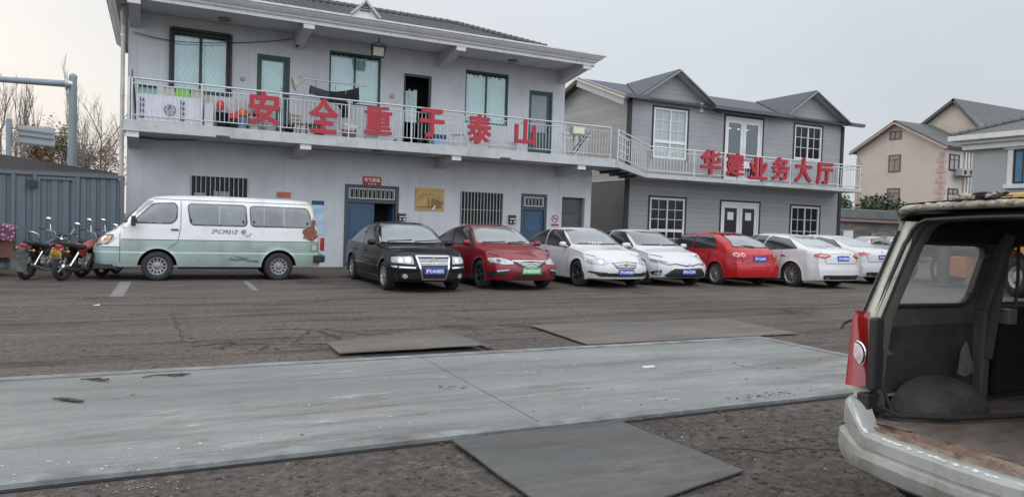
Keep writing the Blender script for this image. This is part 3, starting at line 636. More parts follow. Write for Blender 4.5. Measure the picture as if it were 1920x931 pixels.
# ================================================================== building two (clad annexe)
def clad_mat(name, col, pitch=.2, col2=None):
    m = bpy.data.materials.new(name); m.use_nodes = True; t = m.node_tree; n = t.nodes; l = t.links; b = n['Principled BSDF']; b.inputs['Roughness'].default_value = .55
    tc = n.new('ShaderNodeTexCoord'); sx = n.new('ShaderNodeSeparateXYZ'); l.new(tc.outputs['Object'], sx.inputs[0])
    d_ = n.new('ShaderNodeMath'); d_.operation = 'DIVIDE'; l.new(sx.outputs[2], d_.inputs[0]); d_.inputs[1].default_value = pitch
    f = n.new('ShaderNodeMath'); f.operation = 'FRACT'; l.new(d_.outputs[0], f.inputs[0])
    fl = n.new('ShaderNodeMath'); fl.operation = 'FLOOR'; l.new(d_.outputs[0], fl.inputs[0])
    wn = n.new('ShaderNodeTexWhiteNoise'); wn.noise_dimensions = '1D'; l.new(fl.outputs[0], wn.inputs[1])
    r = n.new('ShaderNodeMapRange'); l.new(wn.outputs[0], r.inputs[0]); r.inputs[3].default_value = .93; r.inputs[4].default_value = 1.06
    g = n.new('ShaderNodeMapRange'); l.new(f.outputs[0], g.inputs[0]); g.inputs[1].default_value = 0; g.inputs[2].default_value = .07; g.inputs[3].default_value = .45; g.inputs[4].default_value = 1
    z = n.new('ShaderNodeTexNoise'); z.inputs['Scale'].default_value = 1.3; z.inputs['Detail'].default_value = 6; l.new(tc.outputs['Object'], z.inputs[0])
    rz_ = n.new('ShaderNodeMapRange'); l.new(z.outputs[0], rz_.inputs[0]); rz_.inputs[3].default_value = .85; rz_.inputs[4].default_value = 1.12
    a = n.new('ShaderNodeMath'); a.operation = 'MULTIPLY'; l.new(r.outputs[0], a.inputs[0]); l.new(g.outputs[0], a.inputs[1])
    a2 = n.new('ShaderNodeMath'); a2.operation = 'MULTIPLY'; l.new(a.outputs[0], a2.inputs[0]); l.new(rz_.outputs[0], a2.inputs[1])
    v = n.new('ShaderNodeVectorMath'); v.operation = 'MULTIPLY'; v.inputs[0].default_value = col; l.new(a2.outputs[0], v.inputs[1]); l.new(v.outputs[0], b.inputs['Base Color'])
    bu = n.new('ShaderNodeBump'); bu.inputs['Distance'].default_value = .03; bu.inputs['Strength'].default_value = .6; l.new(f.outputs[0], bu.inputs['Height']); l.new(bu.outputs[0], b.inputs['Normal'])
    return m
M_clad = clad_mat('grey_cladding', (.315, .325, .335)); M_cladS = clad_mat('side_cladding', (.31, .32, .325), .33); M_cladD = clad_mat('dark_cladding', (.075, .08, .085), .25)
M_trim = mat('dark_trim', (.022, .023, .026), .6, var=.1)
M_upvc = mat('white_upvc', (.66, .67, .67), .4, var=.05)
M_shing = mat('blue_grey_shingle', (.070, .082, .100), .7, var=.3, vs=14, dirt=(.10, .115, .135), da=.6, ds=5, bump=.3, bs=30)
YRD = 27.1; Y2 = 23.8; B2L, B2R = 16.75, 29.0
bl2 = root('clad_annexe', 'grey clad two storey annexe with two front gables and blue grey roof', 'building', (22.8, Y2, 0))
W2 = {'uw1': rect(1224.5, 204, 1288, 298, Y2), 'uw2': rect(1489, 236, 1540, 300, Y2), 'ud': rect(1358, 221, 1428, 340, Y2),
      'lw1': rect(1217, 371, 1283, 455, Y2), 'lw2': rect(1482, 387, 1535, 440, Y2), 'ld': rect(1350, 379, 1421, 490, Y2)}
a = list(W2['ud']); a[2] = 3.62; W2['ud'] = tuple(a); a = list(W2['ld']); a[2] = .03; W2['ld'] = tuple(a)
a = list(W2['lw1']); a[2] = .75; W2['lw1'] = tuple(a)
a = list(W2['lw2']); a[2] = a[3]-1.75; W2['lw2'] = tuple(a)
print('W2', {k: [round(v, 2) for v in q_] for k, q_ in W2.items()})
q = MB(); wall_y(q, B2L, B2R, 0, 6.5, Y2, list(W2.values()), .2)
YG = Y2-.38
G1 = (onY(1197, 182, YG), onY(1275, 131, YG), onY(1347, 201, YG)); G2 = (onY(1472, 214, YG), onY(1531, 172, YG), onY(1597, 236, YG))
print('G', [[round(c, 2) for c in p] for p in G1+G2])
ZE = (G1[0].z+G2[2].z+G1[2].z+G2[0].z)/4; ZP = (G1[1].z+G2[1].z)/2
ZE = 6.16 if abs(ZE-6.16) < .25 else ZE
gab_geo = ((B2L-.42, (G1[0].x+G1[2].x)/2+.1, G1[2].x), (G2[0].x, (G2[0].x+G2[2].x)/2, B2R+.42))
gab_geo = ((G1[0].x, G1[1].x, G1[2].x), (G2[0].x, G2[1].x, G2[2].x))
for a, p_, b_ in gab_geo:
    sl = (ZP-ZE)/(p_-a); xa, xb = max(a, B2L), min(b_, B2R)
    q.add([(xa, Y2, 6.5), (xb, Y2, 6.5), (xb, Y2, ZE+max(0, (b_-xb))*(ZP-ZE)/(b_-p_)-.05), (p_, Y2, ZP-.1), (xa, Y2, ZE+max(0, xa-a)*sl-.05)], [(0, 1, 2, 3, 4)])
q.add([(gab_geo[0][2]-.02, Y2+.003, 6.45), (gab_geo[1][0]+.02, Y2+.003, 6.45), (gab_geo[1][0]+.02, Y2+.003, ZE-.05), (gab_geo[0][2]-.02, Y2+.003, ZE-.05)], [(0, 1, 2, 3)])
quad_wall(q, [(B2R, Y2, 0), (B2R, 31, 0), (B2R, 31, 6.5), (B2R, YRD, ZP-.1), (B2R, Y2, 6.5)]); quad_wall(q, [(B2L, 31, 0), (B2R, 31, 0), (B2R, 31, 6.5), (B2L, 31, 6.5)])
q.build('front_wall', M_clad, bl2, True, recalc=False)
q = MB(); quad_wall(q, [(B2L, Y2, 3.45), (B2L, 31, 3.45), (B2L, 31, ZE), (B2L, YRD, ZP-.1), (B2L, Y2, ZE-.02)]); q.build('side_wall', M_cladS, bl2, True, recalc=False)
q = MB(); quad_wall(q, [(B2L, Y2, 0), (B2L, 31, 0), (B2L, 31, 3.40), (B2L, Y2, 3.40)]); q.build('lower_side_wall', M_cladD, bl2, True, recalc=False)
q = MB(); q.box(B2L-.04, B2L-.002, Y2, 31, 3.38, 3.46); q.build('band', M_soffit, bl2, True)
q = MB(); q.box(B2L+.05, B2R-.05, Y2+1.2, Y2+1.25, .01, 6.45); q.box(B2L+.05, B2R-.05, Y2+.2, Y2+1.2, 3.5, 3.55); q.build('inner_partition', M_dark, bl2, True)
# corner trims
for (x0, x1) in ((B2L-.05, B2L+.13), (B2R-.13, B2R+.05)):
    q = MB(); q.box(x0, x1, Y2-.05, Y2-.003, 0.02, ZE-.08); q.build('corner_trim', M_trim, bl2, True)
# roof slopes: main + two gables
OV = .33; zo = .05
q = MB()
def slope(mb, P, th=.07):
    P = [Vector(p) for p in P]; nrm = (P[1]-P[0]).cross(P[2]-P[0]).normalized()
    if nrm.z < 0: nrm = -nrm
    n = len(P); mb.add([p for p in P]+[p-nrm*th for p in P], [tuple(range(n)), tuple(range(n, 2*n))[::-1]]+[(i, (i+1) % n, n+(i+1) % n, n+i) for i in range(n)])
yA = Y2-OV; XA, XB = B2L-.45, B2R+.45
zEm = ZE
slope(q, [(XA, yA, zEm), (XB, yA, zEm), (XB, YRD, ZP), (XA, YRD, ZP)]); slope(q, [(XA, 31.4, zEm), (XB, 31.4, zEm), (XB, YRD, ZP), (XA, YRD, ZP)])
rf = q.build('roof', M_shing, bl2, True)
for a, p_, b_ in gab_geo:
    q = MB(); yF = yA-.05
    slope(q, [(a, yF, ZE+zo), (p_, yF, ZP+zo), (p_, YRD, ZP+zo), (a, yA+.05, ZE+zo)]); slope(q, [(b_, yF, ZE+zo), (p_, yF, ZP+zo), (p_, YRD, ZP+zo), (b_, yA+.05, ZE+zo)])
    q.build('gable_roof', M_shing, rf, True)
    q = MB()
    for e_ in (a, b_):
        q.bar((e_, yF-.02, ZE-.04), (p_, yF-.02, ZP-.03), .05, .17, (0, 1, 0))
    q.build('barge_board', mat('grey_green_board', (.20, .215, .21), .5, var=.15), rf, True)
    q = MB()
    for e_ in (a, b_):
        slope(q, [(e_, yF, ZE-.03), (p_, yF, ZP-.04), (p_, Y2+.02, ZP-.04), (e_, Y2+.02, ZE-.03)], .02)
    q.build('gable_soffit', M_soffit, rf, True)
M_gut = mat('gutter', (.085, .09, .095), .5, var=.1)
def gutter(x0, x1, y, z):
    q = MB(); q.box(x0, x1, y-.13, y, z-.13, z-.11); q.box(x0, x1, y-.15, y-.13, z-.13, z+.01); q.box(x0, x1, y, y+.02, z-.13, z+.01); q.box(x0, x0+.02, y-.13, y, z-.11, z+.0); q.box(x1-.02, x1, y-.13, y, z-.11, z+.0); q.build('gutter', M_gut, bl2, True)
gutter(gab_geo[0][2]-.35, gab_geo[1][0]+.25, yA-.15, ZE+.02); gutter(XA-.1, gab_geo[0][0]+.35, yA-.17, ZE+.02); gutter(gab_geo[1][2]-.3, XB+.25, yA-.17, ZE+.02)
q = MB(); q.bar((XA+.02, yA-.05, ZE-.1), (XA+.02, YRD, ZP-.07), .06, .2, (1, 0, 0)); q.bar((XA+.02, YRD, ZP-.07), (XA+.02, 31.3, ZE-.1), .06, .2, (1, 0, 0)); q.build('verge_board', mat('cream_board', (.55, .50, .38), .6, var=.15), rf, True)
q = MB(); q.bar((XA+.02, yA+.05, ZE-.16), (XA+.02, YRD, ZP-.17), .4, .03, (1, 0, 0)); q.build('verge_soffit', M_soffit, rf, True)
for X in (B2L-.0, ): q = MB(); q.tube([(X-.10, Y2-.10, ZE-.1), (X-.10, Y2-.10, .1)], .05, 8); q.build('downpipe', M_trim, bl2, True)
# windows with muntins
def grid_window(k, sash=True, bars=(2, 3), lower=False):
    x0, x1, z0, z1 = W2[k]
    q = MB(); q.box(x0-.07, x0, Y2-.03, Y2-.003, z0-.07, z1+.07); q.box(x1, x1+.07, Y2-.03, Y2-.003, z0-.07, z1+.07); q.box(x0, x1, Y2-.03, Y2-.003, z1, z1+.07)
    wn = q.build('window', M_trim, bl2, True)
    q = MB(); frame(q, x0, x1, z0, z1, Y2-.01, .085, .1, (.5,)); 
    zs = z0+.085
    if lower: q.box(x0+.085, x1-.085, Y2, Y2+.08, z0+.62, z0+.74); zs = z0+.74
    q.build('window_frame', M_upvc, wn, True)
    xm = (x0+x1)/2; sections = [(zs, z1-.085)]+([(z0+.085, z0+.62)] if lower else [])
    for si, (za, zb) in enumerate(sections):
        for (a, b_) in ((x0+.085, xm-.03), (xm+.03, x1-.085)):
            q = MB(); nx, nz_ = bars if si == 0 else (2, 2)
            for i in range(1, nx): xx = a+(b_-a)*i/nx; q.box(xx-.012, xx+.012, Y2+.025, Y2+.045, za, zb)
            for j in range(1, nz_):
                zz = za+(zb-za)*j/nz_
                for i in range(nx): q.box(a+(b_-a)*i/nx+(.012 if i else 0), a+(b_-a)*(i+1)/nx-(.012 if i < nx-1 else 0), Y2+.026, Y2+.044, zz-.012, zz+.012)
            q.build('glazing_bars', M_upvc, wn, True)
    q = MB(); q.box(x0+.08, x1-.08, Y2+.05, Y2+.058, z0+.08, z1-.08); return wn, q
wn, q = grid_window('uw1', bars=(2, 3), lower=True); q.build('pane', mat('pale_green_pane', (.30, .37, .36), .12, var=.12, vs=1.2, spec=.7), wn, True)
wn, q = grid_window('uw2', bars=(2, 3)); q.build('pane', M_paneD, wn, True)
wn, q = grid_window('lw1', bars=(2, 3), lower=True); q.build('pane', M_paneD, wn, True)
wn, q = grid_window('lw2', bars=(2, 3)); q.build('pane', M_paneD, wn, True)
for k in ('ud', 'ld'):
    x0, x1, z0, z1 = W2[k]; q = MB(); q.box(x0-.07, x0, Y2-.03, Y2-.003, z0, z1+.07); q.box(x1, x1+.07, Y2-.03, Y2-.003, z0, z1+.07); q.box(x0, x1, Y2-.03, Y2-.003, z1, z1+.07)
    dr = q.build('double_door', M_trim, bl2, True)
    q = MB(); q.box(x0, x0+.08, Y2-.01, Y2+.1, z0, z1); q.box(x1-.08, x1, Y2-.01, Y2+.1, z0, z1); q.box(x0+.08, x1-.08, Y2-.01, Y2+.1, z1-.10, z1); q.build('door_frame', M_upvc, dr, True)
    xm = (x0+x1)/2
    for a, b_ in ((x0+.08, xm-.008), (xm+.008, x1-.08)):
        q = MB(); zt = z1-.1; w_ = .15
        q.box(a, a+w_, Y2+.02, Y2+.07, z0+.01, zt); q.box(b_-w_, b_, Y2+.02, Y2+.07, z0+.01, zt); q.box(a+w_, b_-w_, Y2+.02, Y2+.07, zt-.16, zt); q.box(a+w_, b_-w_, Y2+.02, Y2+.07, z0+.01, z0+.2)
        if k == 'ud': q.box(a+w_, b_-w_, Y2+.02, Y2+.07, z0+.62, z0+.92)
        q.build('door_leaf', M_upvc, dr, True)
        q = MB(); q.box(a+w_, b_-w_, Y2+.04, Y2+.048, z0+.2, zt-.16); q.build('pane', M_paneD if k == 'ld' else glass('clear_pane', (.75, .8, .8), .95), dr, True)
        q = MB(); e_ = b_-.05 if a < xm-.5 else a+.05; q.tube([(e_, Y2-.03, z0+1.0), (e_, Y2-.03, z0+1.45)], .014, 6); q.build('handle', M_galv, dr, True)
        if k == 'ld':
            q = MB(); c_ = (a+b_)/2; q.box(c_-.17, c_+.17, Y2+.034, Y2+.038, z0+1.95, z0+2.28); q.build('paper_notice', mat('paper', (.7, .7, .68), .8, var=.03), dr, True)
        else:
            q = MB(); q.bar((a+w_+.04, Y2+.6, zt-.30), (b_-w_-.04, Y2+.6, zt-.30), .05, .05); q.build('tube_lamp', mat('lit_tube', (.9, .9, .9), emit=((1, 1, 1), 1.1)), dr, True)
# balcony of the annexe + connecting walkway
YB = 22.42; zb0, zb1 = 3.42, 3.58
q = MB(); q.box(16.72, 28.72, YB, Y2-.06, zb0, zb1); q.build('balcony_slab', M_slab, bl2, True, bevel=.01)
cA, cB = Vector((14.18, YS+.02, 3.62)), Vector((16.72, YB+.0, zb0))
q = MB(); P = [(14.14, YS, 3.57), (16.70, YB, zb0), (16.70, Y2-.2, zb0), (14.14, YW-.02, 3.57)]; n = 4
q.add(P+[(p[0], p[1], 3.82 if i in (0, 3) else zb1) for i, p in enumerate(P)], [(3, 2, 1, 0), (4, 5, 6, 7)]+[(i, (i+1) % 4, 4+(i+1) % 4, 4+i) for i in range(4)]); q.build('walkway_slab', M_slab, bl2, True)
for t_ in (.2, .45, .7):
    q = MB(); p = Vector(P[0]).lerp(Vector(P[1]), t_); p2 = Vector(P[3]).lerp(Vector(P[2]), t_); q.bar(p-Vector((0, -.1, .05)), p2-Vector((0, .1, .05)), .08, .09); q.build('walkway_beam', M_trim, bl2, True)
r1 = [(16.78, YB+.06, zb1), (28.66, YB+.06, zb1)]
railing(bl2, r1, 0, 1.04, [0, .19, .255, .38, .5, .63, .76, .88, 1.0], M_railP, .155, .024)
railing(bl2, [(14.24, YS+.08, 3.80), (16.78, YB+.06, zb1)], 0, 1.06, [0, 1], M_railP, .21, .024)
railing(bl2, [(28.66, YB+.09, zb1), (28.66, Y2-.1, zb1)], 0, 1.04, [0, 1], M_railP, .15, .024)
railing(bl2, [(28.66, Y2-.06, zb1), (29.2, Y2+.6, zb1)], 0, 1.0, [1], M_railP, .12, .02)
q = MB()
for z_ in (.35, .6, .85): q.tube([(14.24, YS+.06, 3.80+z_), (15.1, YS+.63, 3.72+z_)], .02, 6)
for t_ in (.33, .66, 1): p = Vector((14.24, YS+.06, 3.8)).lerp(Vector((15.1, YS+.63, 3.72)), t_); q.tube([p+Vector((0, 0, .1)), p+Vector((0, 0, .85))], .016, 6)
tag(q.build('folding_gate', M_railP, world=True), 'small white barred gate leaning open where the two balconies join', 'gate')
pos2 = ['first on the annexe balcony, left of all the others there', 'second on the annexe balcony, in front of the upstairs double door', 'third on the annexe balcony, two upright strokes over a base line', 'fourth on the annexe balcony, with a crossing sweep at the top', 'fifth on the annexe balcony, shaped like a striding figure', 'last on the annexe balcony, with a flat roof stroke on top']
for ch, px, lb in zip('华建业务大厅', ((1312, 1350, 281, 327), (1360, 1394, 287, 330), (1403, 1437, 295, 337), (1446, 1478, 295, 338), (1489, 1520, 296, 342), (1529, 1560, 305, 346)), pos2):
    char_sign(ch, px, YB-.01, .022, GR1+lb, .0, .09)
# ================================================================== wall signs, lamps and clutter of building one
def board(name, px, Y, m, label, cat, d_=.03):
    X0, X1, Z0, Z1 = rect(*px, Y); q = MB(); q.box(X0, X1, Y-d_, Y-.003, Z0, Z1); return tag(q.build(name, m, world=True), label, cat), (X0, X1, Z0, Z1)
M_gold = mat('brass_board', (.42, .27, .10), .45, metal=.15, var=.25, vs=5); M_ivory = mat('ivory', (.8, .76, .62), .6, var=.02)
sg = root('red_sign', 'small red sign with pale characters above the blue double door', 'sign', onY(697, 347, YW))
X0, X1, Z0, Z1 = rect(680, 331, 714.5, 347, YW); q = MB(); q.box(X0, X1, YW-.03, YW-.003, Z0, Z1); q.build('board', M_red, sg, True)
q = MB(); text_fit(q, '吃亏是福', X0+.05, X1-.05, Z0+.10, Z1-.04, Matrix.Translation((0, YW-.031, 0)), .02, .004); text_fit(q, '- - -', X0+.18, X1-.18, Z0+.02, Z0+.05, Matrix.Translation((0, YW-.031, 0)), .02, .004); q.build('lettering', M_ivory, sg, True, recalc=False)
pq = root('brass_plaque', 'square brass coloured relief plaque on the ground floor wall', 'plaque', onY(805, 395, YW))
X0, X1, Z0, Z1 = rect(778, 353, 832, 395, YW); q = MB(); q.box(X0, X1, YW-.03, YW-.003, Z0, Z1); q.build('board', M_gold, pq, True)
M_gd = mat('brass_dark', (.20, .12, .045), .5, var=.2); cw, chh = (X1-X0), (Z1-Z0); q = MB()
for i in range(10):
    a = radians(165-i*15); x_ = X0+cw*(.5+.42*cos(a)); z_ = Z0+chh*(.42+.30*sin(a)); q.box(x_-.022, x_+.022, YW-.038, YW-.0305, z_-.022, z_+.02)
q.build('lettering', M_gd, pq, True)
q = MB(); q.add([(X0+cw*.52, YW-.036, Z0+chh*.12), (X0+cw*.9, YW-.036, Z0+chh*.10), (X0+cw*.95, YW-.036, Z0+chh*.42), (X0+cw*.58, YW-.036, Z0+chh*.58)], [(0, 1, 2, 3)]); q.bar((X0+cw*.05, YW-.035, Z0+chh*.15), (X0+cw*.55, YW-.035, Z0+chh*.17), .008, .04); q.bar((X0+cw*.48, YW-.035, Z0+chh*.1), (X0+cw*.44, YW-.035, Z0+chh*.6), .01, .05); q.build('relief', M_gd, pq, True)
q = MB(); q.bar((X0+cw*.60, YW-.045, Z0+.03), (X0+cw*.68, YW-.045, Z0+.17), .03, .05); q.build('paper_scrap', mat('paper'), pq, True)
board('orange_sign', (519, 360, 545, 370), YW, mat('orange_board', (.42, .13, .05), .5, var=.2, vs=8), 'small plain orange board on the wall above the van roof', 'sign')
ps = root('wall_poster', 'blue and white poster on the wall behind the rear of the van', 'poster', onY(600, 440, YW))
X0, X1, Z0, Z1 = rect(584, 376, 607, 440, YW); q = MB(); q.box(X0, X1, YW-.012, YW-.003, Z0, Z1); q.build('sheet', mat('pale_blue_print', (.42, .58, .72), .5, var=.25, vs=4, dirt=(.1, .3, .6), da=.8, ds=3), ps, True)
q = MB(); q.box(X0, X1, YW-.016, YW-.0125, Z1-.13, Z1); q.build('heading_band', mat('navy', (.03, .04, .14), .5), ps, True)
for nm, px, lb in (('wall_box', (746, 400, 759, 414), 'small dark box with white markings beside the blue double door'), ('wall_box', (953, 403, 965, 419), 'small dark tilted box with white markings between barred window and blue single door')):
    X0, X1, Z0, Z1 = rect(*px, YW); t_ = root(nm, lb, 'box', ((X0+X1)/2, YW, Z0)); q = MB(); q.box(X0, X1, YW-.12, YW-.003, Z0, Z1); q.build('case', M_black, t_, True, bevel=.008)
    q = MB(); h_ = Z1-Z0; w_ = X1-X0; q.box(X0+.01, X1-.01, YW-.124, YW-.121, Z0+h_*.52, Z0+h_*.62); q.box(X0+.02, X0+.07, YW-.124, YW-.121, Z0+h_*.1, Z0+h_*.28); q.box(X1-.08, X1-.02, YW-.124, YW-.121, Z0+h_*.1, Z0+h_*.32); q.build('markings', mat('paper'), t_, True)
ns = root('no_smoking_sign', 'white prohibition sign with a barred circle beside the grey shutter', 'sign', onY(1040, 424, YW))
X0, X1, Z0, Z1 = rect(1033, 401, 1047.5, 424, YW); q = MB(); q.box(X0, X1, YW-.015, YW-.003, Z0, Z1); q.build('board', mat('pinkish_white', (.62, .56, .58), .6, var=.05), ns, True)
q = MB(); c_ = Vector(((X0+X1)/2, YW-.018, Z1-(X1-X0)*.52)); R0 = (X1-X0)*.40
q.tube([c_+Vector((R0*cos(2*pi*i/20), 0, R0*sin(2*pi*i/20))) for i in range(21)], .016, 5, False); q.bar(c_+Vector((-R0*.7, 0, R0*.7)), c_+Vector((R0*.7, 0, -R0*.7)), .006, .03); q.build('barred_circle', mat('sign_mauve', (.22, .06, .10), .6), ns, True)
q = MB(); q.bar(c_+Vector((-.07, .002, -.02)), c_+Vector((.08, .002, .02)), .004, .03); q.build('cigarette', M_black, ns, True)
q = MB(); q.box(X0+.01, X1-.01, YW-.018, YW-.0155, Z0+.01, Z0+.09); q.build('caption_band', mat('sign_mauve'), ns, True)
# floodlights
def floodlight(name, p, w_, h_, label, tilt, case, lens, dots=False, M_=None):
    t_ = root(name, label, 'floodlight', p, tilt=(tilt, 0, 0)); q = MB(); q.box(-w_/2, w_/2, -.05, .05, -h_/2, h_/2); q.build('housing', case, t_, bevel=.02)
    q = MB(); q.box(-w_*.40, w_*.40, -.058, -.051, -h_*.34, h_*.38); q.build('lens', lens, t_)
    if dots:
        q = MB()
        for i in range(5):
            for j in range(2): q.box(-w_*.36+i*w_*.15, -w_*.36+i*w_*.15+w_*.10, -.064, -.0585, -h_*.22+j*h_*.26, -h_*.22+j*h_*.26+h_*.2)
        q.build('led_array', mat('led_yellow', (.72, .78, .38), .3), t_)
    return t_
f1 = floodlight('floodlight', onY(709, 97, 21.3), .40, .34, 'black halogen floodlight hanging under the eave by the second upstairs window', radians(14), M_black, mat('lens_pale', (.45, .46, .38), .15, spec=.8))
q = MB(); q.tube([(-.22, 0, 0), (-.22, 0, .2), (0, 0, .26), (.22, 0, .2), (.22, 0, 0)], .014, 6); q.tube([(0, 0, .26), (0, 0, .40)], .02, 6); q.build('bracket', M_black, f1)
f2 = floodlight('floodlight', onY(1084, 245, YR-.1), .52, .28, 'grey floodlight with ten yellow diodes fixed to the balcony rail', radians(4), mat('grey_case', (.30, .33, .33), .4), mat('lens_white', (.62, .66, .62), .2), True)
q = MB(); q.tube([(-.1, .05, -.12), (-.12, .08, -.5)], .012, 5); q.tube([(.1, .05, -.12), (.16, .08, -.5)], .012, 5); q.build('bracket', M_black, f2)
q = MB(); a = onY(1105, 250, YR+.1); b_ = onY(1078, 287, YR+.1); q.bar(a, b_, .04, .03); q.bar(a+Vector((-.08, .06, 0)), b_+Vector((-.12, .06, 0)), .03, .03); tag(q.build('ladder_strut', M_black, world=True), 'thin black poles leaning behind the rail beside the grey floodlight', 'pole')
def camera_(p, label, s=1, az=0):
    t_ = root('security_camera', label, 'camera', p, rz=az); q = MB(); q.tube([(0, .0, 0), (0, -.2*s, -.05*s)], .045*s, 10); q.build('body', M_black if s < 1.2 else M_white, t_)
    q = MB(); q.tube([(0, 0, 0), (0, .08*s, .05*s), (0, .14*s, .05*s)], .018*s, 6); q.build('bracket', M_trim, t_)
camera_(onY(556, 86, YW-.16), 'small dark camera on the upstairs wall above the first green door', .9)
camera_(onY(1063, 150, YW-.1), 'dark camera at the top right corner of the lilac grey building', 1.0, -.9)
camera_(onY(1345, 210, Y2-.25), 'small camera under the gutter between the annexe gables', .9, .4)
q = MB(); c1 = onY(1316, 200, Y2-.1); q.box(c1.x-.06, c1.x+.06, Y2-.12, Y2-.003, c1.z-.22, c1.z+.16); tag(q.build('wall_antenna', M_upvc, world=True), 'small white antenna box on the annexe wall under the left gable', 'antenna')
# cables
def cable(pts, r, label, sag=.0, m=None):
    P = []
    for a, b_ in zip(pts, pts[1:]):
        for i in range(8): t_ = i/8; P.append(a.lerp(b_, t_)-Vector((0, 0, sag*4*t_*(1-t_))))
    P.append(pts[-1]); q = MB(); q.tube(P, r, 5); tag(q.build('cable', m or M_trim, world=True), label, 'cable')
cable([onY(250, 60, YW-.1), onY(365, 80, YW-.06), onY(560, 72, YW-.06)], .012, 'thin dark cable sagging along the upstairs wall over the leftmost window', .06)
cable([onY(236, 250, YW-.1), onY(300, 262, YW-.02), onY(418, 258, YW-.5)], .012, 'thin cable running below the balcony slab at the left corner', .03)
# ------------------------------------------------------------------ balcony clutter
def bx_(px): return onY(px, 228, YR+.3).x
ZB = ZF+.002
def P_(x, y, Y): return onY(x, y, Y)
sh = root('printed_sheet', 'long white printed sheet tied inside the left end of the balcony rail', 'sheet', (.8, YR+.08, ZB))
X0, X1, Z0, Z1 = -.50, 1.04, ZB+.02, ZB+.70; q = MB(); n = 40
vs = [(X0+(X1-X0)*i/n, YR+.08+.02*sin(i*2.1)+.012*sin(i*.7), z_) for z_ in (Z0, Z1) for i in range(n+1)]; q.add(vs, [(i, i+1, n+2+i, n+1+i) for i in range(n)], True)
q.build('fabric', mat('white_sheet', (.66, .67, .72), .7, var=.08, vs=5, dirt=(.4, .42, .5), da=.5, ds=6, stretch=(4, 1, .6)), sh, True)
M_pr = mat('print_navy', (.08, .08, .16), .6, var=.1)
q = MB(); c_ = Vector((.28, YR+.045, ZB+.33)); q.tube([c_+Vector((.13*cos(2*pi*i/20), 0, .13*sin(2*pi*i/20))) for i in range(21)], .011, 5, False); q.build('printed_ring', M_pr, sh, True)
q = MB(); q.tube([c_+Vector((.10*cos(pi/2+2*pi*i/3), 0, .10*sin(pi/2+2*pi*i/3))) for i in range(4)], .014, 5, False); q.build('printed_triangle', M_pr, sh, True)
for xx in (-.42, .52):
    for i in range(4): zz = ZB+.60-i*.14; q = MB(); q.box(xx, xx+.10, YR+.04, YR+.046, zz-.10, zz-.07); q.box(xx, xx+.03, YR+.04, YR+.046, zz-.07, zz); q.box(xx+.06, xx+.10, YR+.04, YR+.046, zz-.07, zz-.02); q.build('printed_letter', M_pr, sh, True)
q = MB(); q.box(1.10, 1.32, YR+.10, YR+.30, ZB, ZB+.62)
bx = q; tag(q.build('cardboard_box', mat('white_card', (.58, .59, .60), .7, var=.1), world=True), 'pale box with a round emblem right of the printed sheet on the balcony', 'box')
q = MB(); n = 26; X0, X1 = 1.08, 2.95
vs = [(X0+(X1-X0)*i/n, YR+.36+.015*(1 if i % 4 < 2 else -1), z_) for z_ in (ZB, ZB+.86) for i in range(n+1)]; q.add(vs, [(i, i+1, n+2+i, n+1+i) for i in range(n)]); tag(q.build('corrugated_panel', mat('pale_panel', (.48, .49, .48), .6, var=.08, dirt=(.4, .38, .3), da=.4), world=True), 'pale corrugated sheet standing behind the rail left of the first red character', 'panel')
M_crate = mat('pale_crate', (.52, .50, .43), .7, var=.12)
for i, (a, b_, z0, z1, mm, lb) in enumerate(((-.5, -.02, .70, .86, mat('teal_crate', (.25, .45, .42), .6), 'flat teal storage box on the pile at the balcony left end'), (-.45, -.04, .87, .93, mat('dark_tray', (.05, .06, .06), .6), 'dark tray lying on the teal storage box'), (.10, .38, .70, .93, M_crate, 'pale foam box left of the green crate'), (.41, .74, .70, .95, mat('green_crate', (.22, .60, .08), .5), 'bright green plastic crate on the balcony pile'), (.77, 1.08, .70, .92, M_crate, 'pale foam box right of the green crate'))):
    t_ = root('storage_box', lb, 'box', ((a+b_)/2, YR+.3, ZB+z0), group='boxes piled on the balcony'); q = MB(); q.box(a, b_, YR+.14, YR+.50, ZB+z0, ZB+z1-.025); q.build('body', mm, t_, True, bevel=.01)
    q = MB(); q.box(a-.01, b_+.01, YR+.13, YR+.51, ZB+z1-.025, ZB+z1); q.build('lid', mm, t_, True, bevel=.006)
q = MB(); q.box(-.48, 1.02, YR+.16, YR+.5, ZB, ZB+.69); tag(q.build('cabinet', mat('cabinet_grey', (.28, .28, .29), .7), world=True), 'low grey cabinet behind the printed sheet on the balcony', 'cabinet')  # mid grey cabinet with slight random tone
def bucket(p, r, h, m, name, label, cat, lid=None, taper=.8, plant=None, handle=True):
    t_ = root(name, label, cat, p); q = MB(); q.lathe([(.001, .01), (r*taper, .01), (r, h), (r*1.05, h), (r*1.05, h-.02), (r*.97, h-.02), (r*taper*.95, .02), (.001, .02)], 18); q.build('body', m, t_)
    if handle: q = MB(); q.tube([(r*cos(pi*i/8), .0, h+r*.8*sin(pi*i/8)) for i in range(9)], .008, 5); q.build('handle', M_black, t_)
    if plant:
        q = MB(); rnd = random.Random(int(p[0]*100))
        for i in range(26):
            a = rnd.random()*6.28; e_ = rnd.uniform(.1, .26); c_ = Vector((r*.5*cos(a), r*.5*sin(a), h)); tip = c_+Vector((cos(a)*e_*.7, sin(a)*e_*.7, e_)); s_ = Vector((-sin(a), cos(a), 0))*.02
            q.add([c_-s_, c_+s_, tip+s_*.3], [(0, 1, 2)])
        q.build('leaves', plant, t_)
    return t_
bucket((1.56, YR+.22, ZB), .17, .40, M_black, 'pot', 'black pot with upright sides on the balcony floor by the rail', 'pot')
